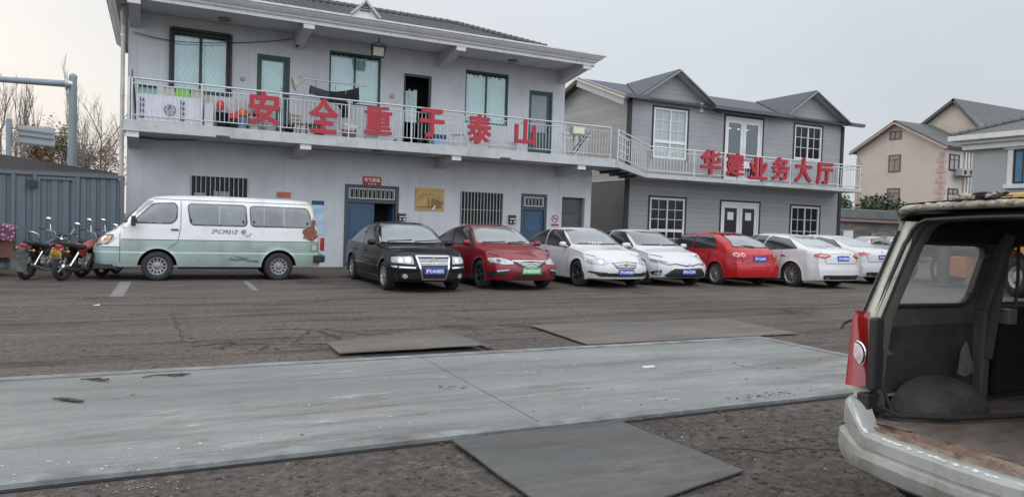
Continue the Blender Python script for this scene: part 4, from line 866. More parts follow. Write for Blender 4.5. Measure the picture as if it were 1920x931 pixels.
bucket((1.83, YR+.22, ZB), .15, .20, mat('black_tub', (.025, .025, .03), .5), 'tub', 'low black tub between pot and blue bucket on the balcony', 'tub')
bucket((2.06, YR+.18, ZB), .15, .30, mat('pale_blue', (.30, .42, .62), .5), 'bucket', 'pale blue bucket on the balcony left of the white one', 'bucket')
bucket((2.36, YR+.18, ZB), .17, .34, mat('cream_white', (.66, .66, .60), .5), 'bucket', 'white bucket with a small plant left of the first red character', 'bucket', plant=mat('sage_leaf', (.10, .16, .06), .7))
def blob(name, p, sc, m, label, cat, seed=0, amp=.25, n=14):
    q = MB(); rnd = Vector((seed*3.1, seed*1.7, seed)); vs = []; M_ = 9
    for j in range(M_+1):
        for i in range(n):
            a, b_ = 2*pi*i/n, pi*j/M_-pi/2; d_ = Vector((cos(b_)*cos(a), cos(b_)*sin(a), sin(b_))); k = 1+amp*noise.noise(d_*1.8+rnd)+amp*.5*noise.noise(d_*5+rnd)
            vs.append(Vector(p)+Vector((d_.x*sc[0]*k, d_.y*sc[1]*k, sc[2]+max(d_.z*k, -.97)*sc[2])))
    q.add(vs, [(j*n+i, j*n+(i+1) % n, (j+1)*n+(i+1) % n, (j+1)*n+i) for j in range(M_) for i in range(n)], True)
    return tag(q.build(name, m, world=True), label, cat)
blob('plastic_bag', (1.84, YR+.2, ZB+.21), (.17, .12, .10), mat('bag_red', (.55, .04, .04), .5), 'red plastic bag in the low black tub on the balcony', 'bag', 1)
blob('plastic_bag', (2.06, YR+.2, ZB+.31), (.17, .12, .12), mat('bag_orange', (.70, .15, .06), .5), 'orange red bag on top of the pale blue bucket', 'bag', 2)
blob('cloth', (1.50, YR+.16, ZB+.46), (.10, .05, .13), mat('bag_red'), 'small red cloth on the black pot at the balcony', 'cloth', 3)
blob('sack', (bx_(600), YR+.35, ZB), (.20, .16, .18), mat('brown_sack', (.16, .10, .07), .9), 'brown sack between first and second red characters', 'sack', 4)
# wooden chair and stool-like clutter between the first and third characters
def slat_chair(name, p, w_, h_, m, label, group=None, sd=0):
    t_ = root(name, label, 'chair', p, rz=sd, group=group)
    for sx in (-1, 1):
        for sy in (-1, 1): q = MB(); q.bar((sx*w_/2, sy*w_/2, 0), (sx*w_/2, sy*w_/2, h_*.5 if sy < 0 else h_), .03); q.build('leg', m, t_)
    q = MB(); q.box(-w_/2-.015, w_/2+.015, -w_/2, w_/2, h_*.5, h_*.5+.025); q.build('seat', m, t_)
    q = MB(); q.bar((-w_/2+.016, w_/2, h_-.06), (w_/2-.016, w_/2, h_-.06), .02, .06); q.bar((-w_/2+.016, w_/2, h_*.72), (w_/2-.016, w_/2, h_*.72), .02, .05); q.build('backrest', m, t_)
slat_chair('wooden_chair', (bx_(562), YR+.5, ZB), .34, .62, mat('pale_wood', (.32, .22, .14), .7, var=.2), 'small pale wooden chair behind the rail left of the second red character', sd=.4)
slat_chair('folding_chair', (bx_(862), YR+.45, ZB), .40, .80, M_upvc, 'white tubular folding chair behind the rail near the fifth red character', sd=.9)
slat_chair('low_stool', (bx_(588), YR+.6, ZB), .30, .42, M_black, 'low black chair hidden behind the second red character', sd=-.2)
bucket((bx_(655), YR+.3, ZB), .22, .22, mat('rusty_basin', (.34, .22, .19), .7), 'basin', 'dull pink basin heaped with white things right of the second character', 'basin', handle=False)
blob('white_cloth', (bx_(655), YR+.3, ZB+.18), (.25, .16, .12), mat('grubby_white', (.58, .58, .56), .8, var=.3, vs=9), 'heap of crumpled white cloth in the pink basin', 'cloth', 6, .5)
bucket((bx_(545), YR+.55, ZB), .14, .28, M_black, 'bucket', 'black bucket behind the balcony rail right of the first green door', 'bucket')
q = MB(); q.box(bx_(688), bx_(708), YR+.25, YR+.5, ZB, ZB+.78); tag(q.build('cabinet', mat('cream_white'), world=True), 'narrow white cabinet behind the third red character', 'cabinet')
st = root('storage_crate', 'dark blue lidded crate under the fourth red character', 'crate', (bx_(824), YR+.35, ZB)); XX = bx_(824); q = MB(); q.box(XX-.2, XX+.2, YR+.2, YR+.5, ZB, ZB+.22); q.build('body', mat('pale_blue'), st, True, bevel=.01); q = MB(); q.box(XX-.22, XX+.22, YR+.18, YR+.52, ZB+.22, ZB+.34); q.build('lid', mat('navy'), st, True, bevel=.01)
q = MB(); q.box(bx_(915), bx_(966), YR+.14, YR+.2, ZB, ZB+.30); tag(q.build('panel_board', mat('pale_panel'), world=True), 'long low pale board between fifth and sixth red characters', 'board')
mp_ = root('mop', 'thin mop leaning by the middle upstairs door', 'mop', (bx_(745), YR+.3, ZB)); XX = bx_(742); q = MB(); q.tube([(XX, YR+.3, ZB+.06), (XX+.25, YR+.5, ZB+.98)], .014, 6); q.build('handle', M_galv, mp_, True)
q = MB()
for i in range(16): a = i*.39; q.tube([(XX, YR+.3, ZB+.10), (XX+.09*cos(a), YR+.3+.07*sin(a), ZB+.01)], .011, 4)
q.build('head', mat('mop_grey', (.12, .10, .10), .9), mp_, True)
# clothes pole, clothes and hat
pa, pb = onY(563, 147, 21.5), onY(690, 162, 21.5)
q = MB(); q.tube([pa, pb], .022, 8); tag(q.build('clothes_pole', M_galv, world=True), 'horizontal grey pole with clothes in front of the second upstairs window', 'pole')
def garment(name, px, Y, m, label, fold=9):
    P = [onY(x_, y_, Y) for x_, y_ in px]; n = len(P); q = MB(); k = 10
    half = n//2; top = P[:half]; bot = P[half:][::-1]; vs = []
    for j in range(k+1):
        for i in range(half*3-2):
            s_ = i/3; a, f_ = int(s_), s_-int(s_); b2 = min(a+1, half-1); T = top[a].lerp(top[b2], f_); B = bot[min(a, len(bot)-1)].lerp(bot[min(b2, len(bot)-1)], f_)
            v = T.lerp(B, j/k); vs.append(v+Vector((0, .035*sin(i*1.9+j*.25)*(.3+j/k), 0)))
    w_ = half*3-2; q.add(vs, [(j*w_+i, j*w_+i+1, (j+1)*w_+i+1, (j+1)*w_+i) for j in range(k) for i in range(w_-1)], True)
    o = q.build(name, m, world=True); md = o.modifiers.new('s', 'SOLIDIFY'); md.thickness = .015; return tag(o, label, 'clothes', 'clothes drying on the balcony')
M_cl1 = mat('black_cloth', (.012, .012, .014), .9, var=.3, vs=6); M_cl2 = mat('charcoal_cloth', (.045, .045, .055), .9, var=.3, vs=6)
garment('hanging_shirt', [(581, 159), (592, 164), (604, 168), (616, 171), (616, 190), (604, 190), (592, 178), (580, 176)], 21.45, M_cl2, 'charcoal shirt, leftmost of the drying clothes')
garment('hanging_shirt', [(617, 171), (630, 172), (640, 171), (648, 170), (650, 206), (640, 207), (630, 196), (618, 192)], 21.42, M_cl1, 'black shirt, middle of the drying clothes')
garment('hanging_shirt', [(649, 170), (658, 168), (666, 166), (673, 164), (673, 193), (666, 194), (658, 188), (650, 190)], 21.45, M_cl1, 'black shirt, rightmost of the drying clothes')
garment('hanging_trousers', [(641, 190), (645, 190), (649, 191), (652, 192), (651, 221), (647, 221), (643, 221), (640, 220)], 21.5, M_cl1, 'black trouser leg hanging lowest below the shirts')
for x_ in (592, 629, 665): p = onY(x_, 166 if x_ != 629 else 170, 21.46); t_ = pa.lerp(pb, (x_-563)/127); cable([t_, p], .008, 'thin wire hanger loop holding the %s drying shirt' % ('left' if x_ < 600 else 'middle' if x_ < 640 else 'right'))
hp = onY(552, 158, 21.5); q = MB(); q.lathe([(.001, .10), (.08, .09), (.11, 0), (.20, -.03), (.205, -.02), (.12, .01), (.001, .11)], 18, Matrix.Translation(hp) @ Matrix.Rotation(radians(70), 4, 'Y')); tag(q.build('sun_hat', mat('pale_sage', (.48, .50, .42), .9), world=True), 'pale wide brimmed hat hanging at the pole end', 'hat')
q = MB(); p = onY(566, 150, 21.5); q.tube([p+Vector((-.1, 0, .06)), p+Vector((0, 0, .10)), p+Vector((.12, 0, .04)), p+Vector((.02, 0, -.06)), p+Vector((-.12, 0, -.12))], .02, 6); tag(q.build('yellow_strap', mat('yellow_black', (.5, .42, .05), .7, dirt=(.03, .03, .03), da=1, ds=9), world=True), 'yellow and black strap tied round the left end of the clothes pole', 'strap')
# dark bamboo poles standing at left rail end
q = MB(); q.tube([(-.62, YR+.16, ZB), (-.60, YR+.12, ZB+1.28)], .03, 8, r2=.018); q.tube([(-.50, YR+.2, ZB), (-.58, YR+.14, ZB+1.05)], .025, 8); tag(q.build('standing_poles', mat('dark_bamboo', (.08, .09, .06), .7, var=.3), world=True), 'dark poles standing in the left corner of the balcony', 'poles')
# ================================================================== fence, shed behind, far left
M_fen = mat('blue_grey_steel', (.095, .118, .140), .55, var=.08, vs=2, dirt=(.12, .12, .12), da=.4, ds=1.5, streak=.35)
YF_ = 21.3
fn = root('sheet_metal_fence', 'blue grey corrugated metal fence left of the lilac grey building', 'fence', (-3, YF_, 0))
def corr(mb, x0, x1, z0, z1, Y, per=.25, dep=.035):
    n = max(1, int(round((x1-x0)/per))); per = (x1-x0)/n; X = []
    for i in range(n): a = x0+i*per; X += [(a, 0), (a+per*.55, 0), (a+per*.62, dep), (a+per*.93, dep)]
    X.append((x1, 0)); m_ = len(X)
    mb.add([(x_, Y+o_, z_) for z_ in (z0, z1) for x_, o_ in X], [(i, i+1, m_+i+1, m_+i) for i in range(m_-1)])
gx0, gx1 = onY(70, 420, YF_).x, onY(145, 420, YF_).x
for a, b_ in ((-7.2, -5.2), (-5.15, gx0-.55), (gx0-.45, gx0-.1), (gx1+.06, XL-.1)):
    q = MB(); corr(q, a, b_, .02, 2.30, YF_); q.build('panel', M_fen, fn, True, recalc=False)
for x_ in (-5.18, gx0-.5, gx0-.05, gx1+.0, XL-.05): q = MB(); q.box(x_-.045, x_+.045, YF_-.04, YF_+.02, .0, 2.34); q.build('post', M_fen, fn, True)
q = MB(); q.box(-7.2, XL, YF_-.05, YF_+.05, 2.34, 2.42); q.build('top_rail', M_fen, fn, True)
q = MB(); corr(q, gx0+.05, gx1-.08, .04, 2.24, YF_-.01); gt = q.build('gate', M_fen, fn, True, recalc=False)
q = MB(); frame(q, gx0+.0, gx1-.05, .03, 2.30, YF_-.05, .06, .04); q.build('gate_frame', M_fen, gt, True)
p = onY(61, 344, YF_-.06); q = MB(); q.box(p.x-.10, p.x+.10, YF_-.12, YF_-.045, p.z-.09, p.z+.09); q.build('lock_box', M_black, fn, True)
q = MB(); zl = onY(0, 294, 23.4).z; zr = onY(236, 326, 22.6).z
q = MB(); A = [onY(-260, 260, 23.5), onY(200, 320, 23.5)]; q.add([(-8, 22.0, 2.44), (XL-.25, 22.0, 2.40), (XL-.25, 23.6, zr+.05), (-8, 23.6, zl+.62), (-8, 22.0, 0), (XL-.25, 22.0, 0), (XL-.25, 23.6, 0), (-8, 23.6, 0)], [(0, 1, 2, 3), (4, 5, 1, 0), (5, 6, 2, 1), (6, 7, 3, 2), (7, 4, 0, 3)])
tag(q.build('lean_to_shed', mat('shed_dark', (.035, .033, .033), .9, var=.3, bump=.3, bs=12), world=True), 'low dark sloping lean-to roof just behind the blue grey fence', 'shed')
# gantry pole and arm, sign backs
M_pole = mat('painted_pole', (.22, .26, .28), .5, var=.1, streak=.3)
YG_ = 30; pt = onY(137, 145, YG_)
t_ = root('gantry_pole', 'tall grey gantry pole with a long horizontal arm', 'pole', (pt.x, YG_, 0)); q = MB(); q.tube([(pt.x, YG_, 0), (pt.x, YG_, pt.z)], .16, 14, r2=.13); q.sphere((pt.x, YG_, pt.z), .14); q.build('pole', M_pole, t_, True)
am = onY(-60, 152, YG_); am2 = onY(132, 158, YG_); q = MB(); q.tube([am+Vector((-1, 0, .1)), am2], .085, 10, r2=.12); q.build('arm', M_pole, t_, True)
q = MB(); q.lathe([(.001, -.02), (.24, -.02), (.24, .03), (.001, .03)], 8, Matrix.Translation(am2+Vector((-.12, 0, 0))) @ Matrix.Rotation(pi/2, 4, 'Y')); q.tube([am2+Vector((-.1, 0, 0)), (pt.x, YG_, am2.z)], .15, 10); q.build('flange', M_galv, t_, True)
YS2 = 42; a, b_ = onY(35, 233, YS2), onY(103, 276, YS2)
t_ = root('road_sign', 'back of a large grey rectangular road sign on a post', 'sign', (onY(18, 250, YS2).x, YS2, 0)); q = MB(); q.box(a.x, b_.x, YS2, YS2+.06, b_.z, a.z-.05); q.build('panel', mat('sign_back', (.30, .33, .34), .5, var=.08), t_, True, bevel=.05)
px_ = onY(18, 300, YS2).x; q = MB(); q.tube([(px_, YS2-.25, 0), (px_, YS2-.25, a.z+.2)], .12, 8); q.build('post', M_pole, t_, True)
for zz in (.25, .5, .86): q = MB(); z_ = a.z+(b_.z-a.z)*zz; q.bar((px_-.1, YS2-.08, z_+.05), (b_.x-.05, YS2-.08, z_-.08), .07); q.build('cross_rail', M_pole, t_, True)
# ------------------------------------------------------------------ trees
M_bark = mat('bare_bark', (.17, .15, .135), .95, var=.3, vs=6); 
def branch(mb, p, d_, L_, r, lev, rnd, up=.15, tips=None, spread=.6):
    n = 5; P = [p]; q_ = p.copy(); dd = d_.copy()
    for i in range(n): dd = (dd+Vector((rnd.uniform(-1, 1), rnd.uniform(-1, 1), rnd.uniform(-.3, .8)))*.13+Vector((0, 0, up*.2))).normalized(); q_ = q_+dd*L_/n; P.append(q_.copy())
    mb.tube(P, [r*(1-.65*i/n) for i in range(n+1)], 6 if lev < 2 else 3, False)
    if tips is not None and lev >= 2: tips.append(P[-1]); tips.append(P[2])
    if lev >= 4: return
    k = (8, 5, 3, 3)[lev]
    for i in range(k):
        t_ = (.35 if lev == 0 else .2)+.75*i/k; idx = min(n-1, int(t_*n)); s_ = P[idx].lerp(P[idx+1], t_*n-idx)
        a = rnd.random()*6.28; side = Vector((cos(a), sin(a), 0)); nd_ = (dd*.9+side*spread+Vector((0, 0, up))).normalized()
        branch(mb, s_, nd_, L_*(.62-.12*t_)*rnd.uniform(.75, 1.2), r*(.5 if lev else .42), lev+1, rnd, up, tips, spread)
def bare_tree(base, h, seed, label, up=.25, spread=.7, leaves=None, group='bare trees beyond the fence', ratio=.45, dens=3, r=None):
    rnd = random.Random(seed); t_ = root('bare_tree', label, 'tree', base, group=group); mb = MB(); tips = []
    branch(mb, Vector((0, 0, 0)), Vector((0, 0, 1)), h*.80, r or h*.013, 0, rnd, up, tips, spread); mb.build('trunk', M_bark, t_)
    if leaves:
        q = MB()
        for p in tips:
            for k in range(dens): c_ = p+Vector((rnd.gauss(0, .22), rnd.gauss(0, .22), rnd.gauss(0, .2))); a = rnd.random()*6.28; s_ = rnd.uniform(.04, .085); u = Vector((cos(a), sin(a), rnd.uniform(-.6, .6)))*s_; v = Vector((-sin(a), cos(a), rnd.uniform(-.6, .6)))*s_; q.add([c_-u, c_+v, c_+u, c_-v], [(0, 1, 2, 3)])
        q.build('crown', leaves, t_)
M_rl = mat('russet_leaf', (.30, .19, .11), .9, var=.4, vs=1.5); M_dl = mat('dull_leaf', (.17, .18, .10), .9, var=.4, vs=1.5)
for i, (px, Y, top, sd, up, sp, lv, lb) in enumerate(((158, 50, 196, 3, .55, .35, None, 'tall straight bare tree right of the gantry pole'), (180, 52, 215, 5, .25, .8, None, 'wide bare tree between gantry pole and building corner'), (40, 48, 196, 8, .5, .4, None, 'bare tree behind the post of the road sign'), (8, 50, 200, 11, .4, .5, None, 'thin bare tree at the left edge of the photo'),
      (80, 56, 268, 14, .2, .9, M_rl, 'low russet leaved tree under the road sign'), (50, 58, 270, 15, .2, .9, M_rl, 'low russet tree nearest the sign post'), (118, 58, 262, 17, .25, .9, M_dl, 'low dull green tree left of the gantry pole'), (152, 60, 280, 21, .25, .9, M_rl, 'small russet tree at the foot of the tall bare tree'), (196, 62, 296, 23, .2, .9, M_rl, 'lowest little tree near the building corner'))):
    b_ = onY(px, 320, Y); tp = onY(px, top, Y); bare_tree((b_.x, Y, 0), tp.z*(.98), sd, lb, up, sp, lv)
# ================================================================== cars
from mathutils.geometry import delaunay_2d_cdt
def pchip(pts):
    xs = [p[0] for p in pts]; ys = [p[1] for p in pts]; n = len(xs); h = [xs[i+1]-xs[i] for i in range(n-1)]; dl = [(ys[i+1]-ys[i])/h[i] for i in range(n-1)]
    m = [dl[0]]+[0 if dl[i-1]*dl[i] <= 0 else (h[i-1]+h[i])*3/((2*h[i]+h[i-1])/dl[i-1]+(h[i]+2*h[i-1])/dl[i]) for i in range(1, n-1)]+[dl[-1]]
    def f(x):
        if x <= xs[0]: return ys[0]
        if x >= xs[-1]: return ys[-1]
        i = max(k for k in range(n-1) if xs[k] <= x); t = (x-xs[i])/h[i]; t2, t3 = t*t, t*t*t
        return ys[i]*(2*t3-3*t2+1)+h[i]*m[i]*(t3-2*t2+t)+ys[i+1]*(3*t2-2*t3)+h[i]*m[i+1]*(t3-t2)
    return f
def sst(a, b_, x): t = max(0, min(1, (x-a)/(b_-a))); return t*t*(3-2*t)
def paint(name, col, var=.03, rough=.35, **k): return mat(name, col, rough, var=var, vs=3, coat=.7, spec=.25, **k)
M_under = mat('underbody', (.012, .012, .012), .95, var=.1)
M_glassD = mat('tinted_glass', (.022, .028, .030), .05, var=.25, vs=1.5, spec=.9, coat=1)
M_glassF = mat('windscreen_glass', (.17, .195, .205), .06, var=.22, vs=1.6, spec=1, coat=1)
M_chrome = mat('chrome', (.72, .73, .74), .14, metal=1, var=0)
M_lamp = mat('lamp_glass', (.36, .39, .42), .10, var=.6, vs=14, spec=.9, coat=1)
M_tail = mat('tail_red', (.36, .012, .016), .12, var=.25, vs=20, coat=1)
M_alloy = mat('alloy', (.42, .43, .44), .35, metal=.7, var=.1)
M_alloyK = mat('dark_alloy', (.05, .05, .055), .4, metal=.4, var=.1)
M_pl = {'blue': mat('plate_blue', (.02, .07, .42), .4, var=.05), 'green': mat('plate_green', (.06, .42, .16), .4, var=.1), 'yellow': mat('plate_yellow', (.60, .33, .03), .5, var=.1)}
M_pw = mat('plate_white', (.8, .8, .8), .5, var=.0); M_pk = mat('plate_black', (.02, .02, .02), .5, var=0)
class Car:
    def __init__(s, name, label, P, loc, rz, group=None):
        s.P = P; s.t = root(name, label, P.get('cat', 'car'), loc, rz, group); s.L, s.W = P['L'], P['W']/2
        s.top = pchip(P['top']); s.belt = pchip(P['belt']); s.make_body()
    def zb(s, x):
        P = s.P; z = P.get('sill', .24)-.02 + (P.get('up', .04)*sst(s.L/2-.5, s.L/2, abs(x)))
        for xa in P['ax']:
            ra = P['r']+P.get('gap', .055); dx = abs(x-xa)
            if dx < ra: z = max(z, P['r']*.98+math.sqrt(ra*ra-dx*dx))
        return z
    def adj(s, y, z, front):
        P = s.P; u = min(1, abs(y)/s.W); pf = P['nose' if front else 'tail']; return (P.get('pcf', .22) if front else P.get('pcr', .14))*u**P.get('pp', 3.0)+pf(z)
    def make_body(s):
        P = s.P; L2 = s.L/2; st = set()
        n = 70
        for i in range(n+1): st.add(round(-L2+s.L*i/n, 4))
        for xa in P['ax']:
            ra = P['r']+P.get('gap', .055)
            for k in range(17): st.add(round(xa-ra*cos(pi*k/16), 4))
            st.add(round(xa-ra-.004, 4)); st.add(round(xa+ra+.004, 4))
        st = sorted(st); KS = 12; KU = 16; ne = P.get('ne', 4.2); ns = P.get('ns', 2.4); xc = P.get('xc', 0); kc = P.get('kc', .10); tum = P.get('tum', .17)
        H = max(p[1] for p in P['top']); rings = []
        for X in st:
            zb, zt = s.zb(X), s.belt(X); w = s.W*(1-P.get('taper', .03)*(abs(X)/L2)**2)*(1-P.get('corner', .10)*sst(L2-.5, L2, abs(X))**2); row = []
            for j in range(KS):
                q_ = j/(KS-1); z = zb+(zt-zb)*q_; s_ = (z-.2)/max(.1, zt-.2); y = w*(P.get('sillw', .955)+(1-P.get('sillw', .955))*sin(min(1, max(0, s_)*1.5)*pi/2)-.035*max(0, s_-.62)/.38)
                for xa in P['ax']:    # arch flare
                    rr = hypot(X-xa, z-P['r']); fl = max(0, 1-abs(rr-(P['r']+.055))/.09); y += P.get('flare', .018)*fl*fl
                row.append((y, z))
            yb = row[-1][0]; zc0 = s.top(X)
            e_ = ne if (zc0-zt) > .25 else ns+(ne-ns)*max(0, (zc0-zt)/.25)
            for k in range(1, KU+1):
                a = (pi/2)*k/KU; cy_, sy_ = cos(a)**(2/e_), sin(a)**(2/e_)
                if k == KU: cy_, sy_ = 0, 1
                y = yb*cy_; Xs = X+kc*(cy_**2)*math.tanh((X-xc)/.4)
                zc = min(zc0, s.top(max(-L2, min(L2, Xs)))) if abs(X) < L2-.3 else zc0
                z = zt+max(zc-zt, .004)*sy_; y *= 1-tum*max(0, (z-zt))/max(.3, H-s.belt(xc))
                row.append((y, z))
            rings.append((X, row))
        def place(X, y, z):
            wf = sst(L2-.75, L2, X); wr = sst(L2-.75, L2, -X)
            return Vector((X-(s.adj(y, z, True)*wf)+(s.adj(y, z, False)*wr), y, z))
        q = MB(); K = KS+KU; vs = []
        for X, row in rings:
            for y, z in row: vs.append(place(X, y, z))
            for y, z in row[:-1][::-1]: vs.append(place(X, -y, z))
        Wd = 2*K-1; m = len(rings); q.add(vs, [(i*Wd+j, i*Wd+j+1, (i+1)*Wd+j+1, (i+1)*Wd+j) for i in range(m-1) for j in range(Wd-1)], True)
        for idx in (0, m-1):
            X, row = rings[idx]; M_ = 16; cv = []
            for (y, z) in row[:-1]:
                for k in range(M_+1): yy = y*(1-2*k/M_); cv.append(place(X, yy, z+(row[-1][1]-z)*0))
            cv += [place(X, 0, row[-1][1])]*0
            R_n = len(row)-1; q.add(cv, [(a*(M_+1)+b_, a*(M_+1)+b_+1, (a+1)*(M_+1)+b_+1, (a+1)*(M_+1)+b_) for a in range(R_n-1) for b_ in range(M_)], True)
        # lower return lips into the wheel wells
        for sgn in (1, -1):
            lv = []
            for X, row in rings:
                y, z = row[0]; lv += [place(X, sgn*y, z), place(X, sgn*(y-.03), z)+Vector((0, 0, -.004))]
            q.add(lv, [(2*i, 2*i+1, 2*i+3, 2*i+2) for i in range(m-1)])
        # merge doubles then build
        s.body = q.build('body', P['paint'], s.t)
        me = s.body.data; b = bmesh.new(); b.from_mesh(me); bmesh.ops.remove_doubles(b, verts=b.verts, dist=.0015); bmesh.ops.recalc_face_normals(b, faces=b.faces); s.bvh = BVHTree.FromBMesh(b); b.to_mesh(me); b.free()
        for p in me.polygons: p.use_smooth = True
        me.set_sharp_from_angle(angle=radians(50))
        # underbody and wheel wells
        q = MB(); w = s.W; zs = P.get('sill', .24)
        axs = sorted(P['ax']); ra = P['r']+.09; zt_ = P['r']*.98+ra+.02
        xs = [-L2+.22, axs[0]-ra, axs[0]+ra, axs[1]-ra, axs[1]+ra, L2-.30]
        for a, b_, wide in ((xs[0]+.1, xs[1], .32), (xs[1], xs[2], .36), (xs[2], xs[3], .05), (xs[3], xs[4], .36), (xs[4], xs[5]-.1, .32)):
            q.box(a, b_, -w+wide, w-wide, zs-.07+(0 if wide < .3 else .06), min(zt_, s.belt((a+b_)/2)-.12))
        q.build('underbody', M_under, s.t)
    # -------- surface patches
    def cast(s, p2, ax):
        """ax: 'L' left side(+y), 'R' right side(-y): p2=(x,z); 'F' front, 'B' back: p2=(y,z); 'T': p2=(x,y)"""
        if ax == 'L': o, d_ = Vector((p2[0], 3, p2[1])), Vector((0, -1, 0))
        elif ax == 'R': o, d_ = Vector((p2[0], -3, p2[1])), Vector((0, 1, 0))
        elif ax == 'F': o, d_ = Vector((6, p2[0], p2[1])), Vector((-1, 0, 0))
        elif ax == 'B': o, d_ = Vector((-6, p2[0], p2[1])), Vector((1, 0, 0))
        else: o, d_ = Vector((p2[0], p2[1], 5)), Vector((0, 0, -1))
        h = s.bvh.ray_cast(o, d_); return (h[0], h[1], d_) if h[0] is not None else None
    def patch(s, name, poly, ax, m, eps=.004, cell=.04, parent=None, mirror=False, build=True, mb=None, depth=0):
        polys = [poly]+([[(-a if ax in 'FB' else a, b_) for a, b_ in poly]] if mirror else [])
        outs = []
        for pl in polys:
            D = []
            for a, b_ in zip(pl, pl[1:]+pl[:1]):
                k = max(1, int(hypot(b_[0]-a[0], b_[1]-a[1])/cell+.5)); D += [(a[0]+(b_[0]-a[0])*i/k, a[1]+(b_[1]-a[1])*i/k) for i in range(k)]
            n = len(D); pts = [Vector(p) for p in D]; x0, x1 = min(p[0] for p in D), max(p[0] for p in D); y0, y1 = min(p[1] for p in D), max(p[1] for p in D)
            nx, ny = int((x1-x0)/cell), int((y1-y0)/cell)
            for i in range(1, nx+1):
                for j in range(1, ny+1): pts.append(Vector((x0+(x1-x0)*i/(nx+1)+.0007*j, y0+(y1-y0)*j/(ny+1)+.0005*i)))
            V, E, F, *_ = delaunay_2d_cdt(pts, [(i, (i+1) % n) for i in range(n)], [], 1, 1e-5)
            W3 = []
            for v in V:
                c = s.cast((v.x, v.y), ax); W3.append(None if c is None else c[0]+(c[1] if c[1].dot(c[2]) < 0 else -c[1])*(eps+.002))
            q = mb or MB(); ids = {}; vs = []; fs = []
            for f in F:
                if any(W3[i] is None for i in f): continue
                if max((W3[a]-W3[b_]).length for a in f for b_ in f) > .6: continue
                g_ = []
                for i in f:
                    if i not in ids: ids[i] = len(vs); vs.append(W3[i])
                    g_.append(ids[i])
                fs.append(tuple(g_))
            q.add(vs, fs, True)
            if build and not mb: outs.append(q.build(name, m, parent or s.t, recalc=False))
        return outs
    def line(s, mb, pts, ax, w=.010, eps=.0035, step=.05):
        D = []
        for a, b_ in zip(pts, pts[1:]):
            k = max(1, int(hypot(b_[0]-a[0], b_[1]-a[1])/step)); D += [(a[0]+(b_[0]-a[0])*i/k, a[1]+(b_[1]-a[1])*i/k) for i in range(k)]
        D.append(pts[-1]); vs = []
        for i, p in enumerate(D):
            a, b_ = D[max(0, i-1)], D[min(len(D)-1, i+1)]; dx, dy = b_[0]-a[0], b_[1]-a[1]; l_ = hypot(dx, dy) or 1; nx, ny = -dy/l_*w/2, dx/l_*w/2
            for sg in (1, -1):
                c = s.cast((p[0]+nx*sg, p[1]+ny*sg), ax)
                if c is None: break
                vs.append(c[0]+(c[1] if c[1].dot(c[2]) < 0 else -c[1])*eps)
            if len(vs) % 2: vs.pop()
        mb.add(vs, [(2*i, 2*i+1, 2*i+3, 2*i+2) for i in range(len(vs)//2-1)], True)
    def wheels(s, rim, spokes=10, mrim=None, wd=.20, style='spoke', flat=()):
        P = s.P; r = P['r']; 
        for i, xa in enumerate(P['ax']):
            for sg in (1, -1):
                w = s.t if False else None
                h_ = bpy.data.objects.new('wheel', None); COL.objects.link(h_); h_.parent = s.t; h_.empty_display_size = .1
                yo = sg*(s.W-.015)
                M_ = Matrix.Translation((xa, yo, r)) @ Matrix.Rotation(-pi/2*sg, 4, 'X')      # local z points outward
                fl = (xa > 0, sg) in flat
                q = MB(); rr = rim
                tp = [(rr, -.0), (rr+.01, -.004), (rr+.03, .008), ((rr+r)/2, .012), (r-.02, .0), (r-.004, -.02), (r, -.04), (r, -wd+.04), (r-.004, -wd+.02), (r-.03, -wd), (rr, -wd)]
                q.lathe(tp, 36, M_)
                for v in q.v:
                    if v.z < .012: v.z = .003
                    if fl and v.z < .12: v.y += sg*.03*(1-v.z/.12)
                q.build('tyre', M_rubber, h_)
                q = MB(); q.lathe([(rr+.004, -.004), (rr-.006, .0), (rr-.022, -.012), (rr-.03, -.05), (rr-.03, -.14)], 36, M_)
                mr = mrim or M_alloy
                if style == 'spoke':
                    for k in range(spokes):
                        a = 2*pi*k/spokes; c_, s_ = cos(a), sin(a); R0 = Matrix.Rotation(a, 4, 'Z'); hw0, hw1 = .030, rim*1.0*pi/spokes*.48
                        q.add([M_ @ R0 @ Vector(p) for p in ((.03, -hw0*.6, -.022), (.03, hw0*.6, -.022), (rr-.022, hw1*.55, -.014), (rr-.022, -hw1*.55, -.014), (.03, -hw0*.6, -.06), (.03, hw0*.6, -.06), (rr-.022, hw1*.55, -.05), (rr-.022, -hw1*.55, -.05))], [(0, 1, 2, 3), (0, 4, 5, 1), (1, 5, 6, 2), (2, 6, 7, 3), (3, 7, 4, 0)])
                    q.lathe([(.001, -.008), (.035, -.012), (.05, -.022), (.055, -.05)], 16, M_)
                else:   # pressed steel wheel with oval holes round the dish
                    q.lathe([(.001, .0), (.045, .0), (.055, -.012), (.075, -.03), (.095, -.032), (.115, -.022)], 28, M_)
                    nh = 12
                    for k in range(nh):
                        a0, a1 = 2*pi*(k-.25)/nh, 2*pi*(k+.25)/nh
                        q.add([M_ @ Vector((R_*cos(a), R_*sin(a), z_)) for a in (a0, a1) for R_, z_ in ((.115, -.022), (rr-.026, -.012))], [(0, 1, 3, 2)])
                q.build('rim', mr, h_)
                q = MB(); q.lathe([(.001, -.075), (rr-.028, -.075)], 24, M_); q.build('brake_disc', M_under, h_)
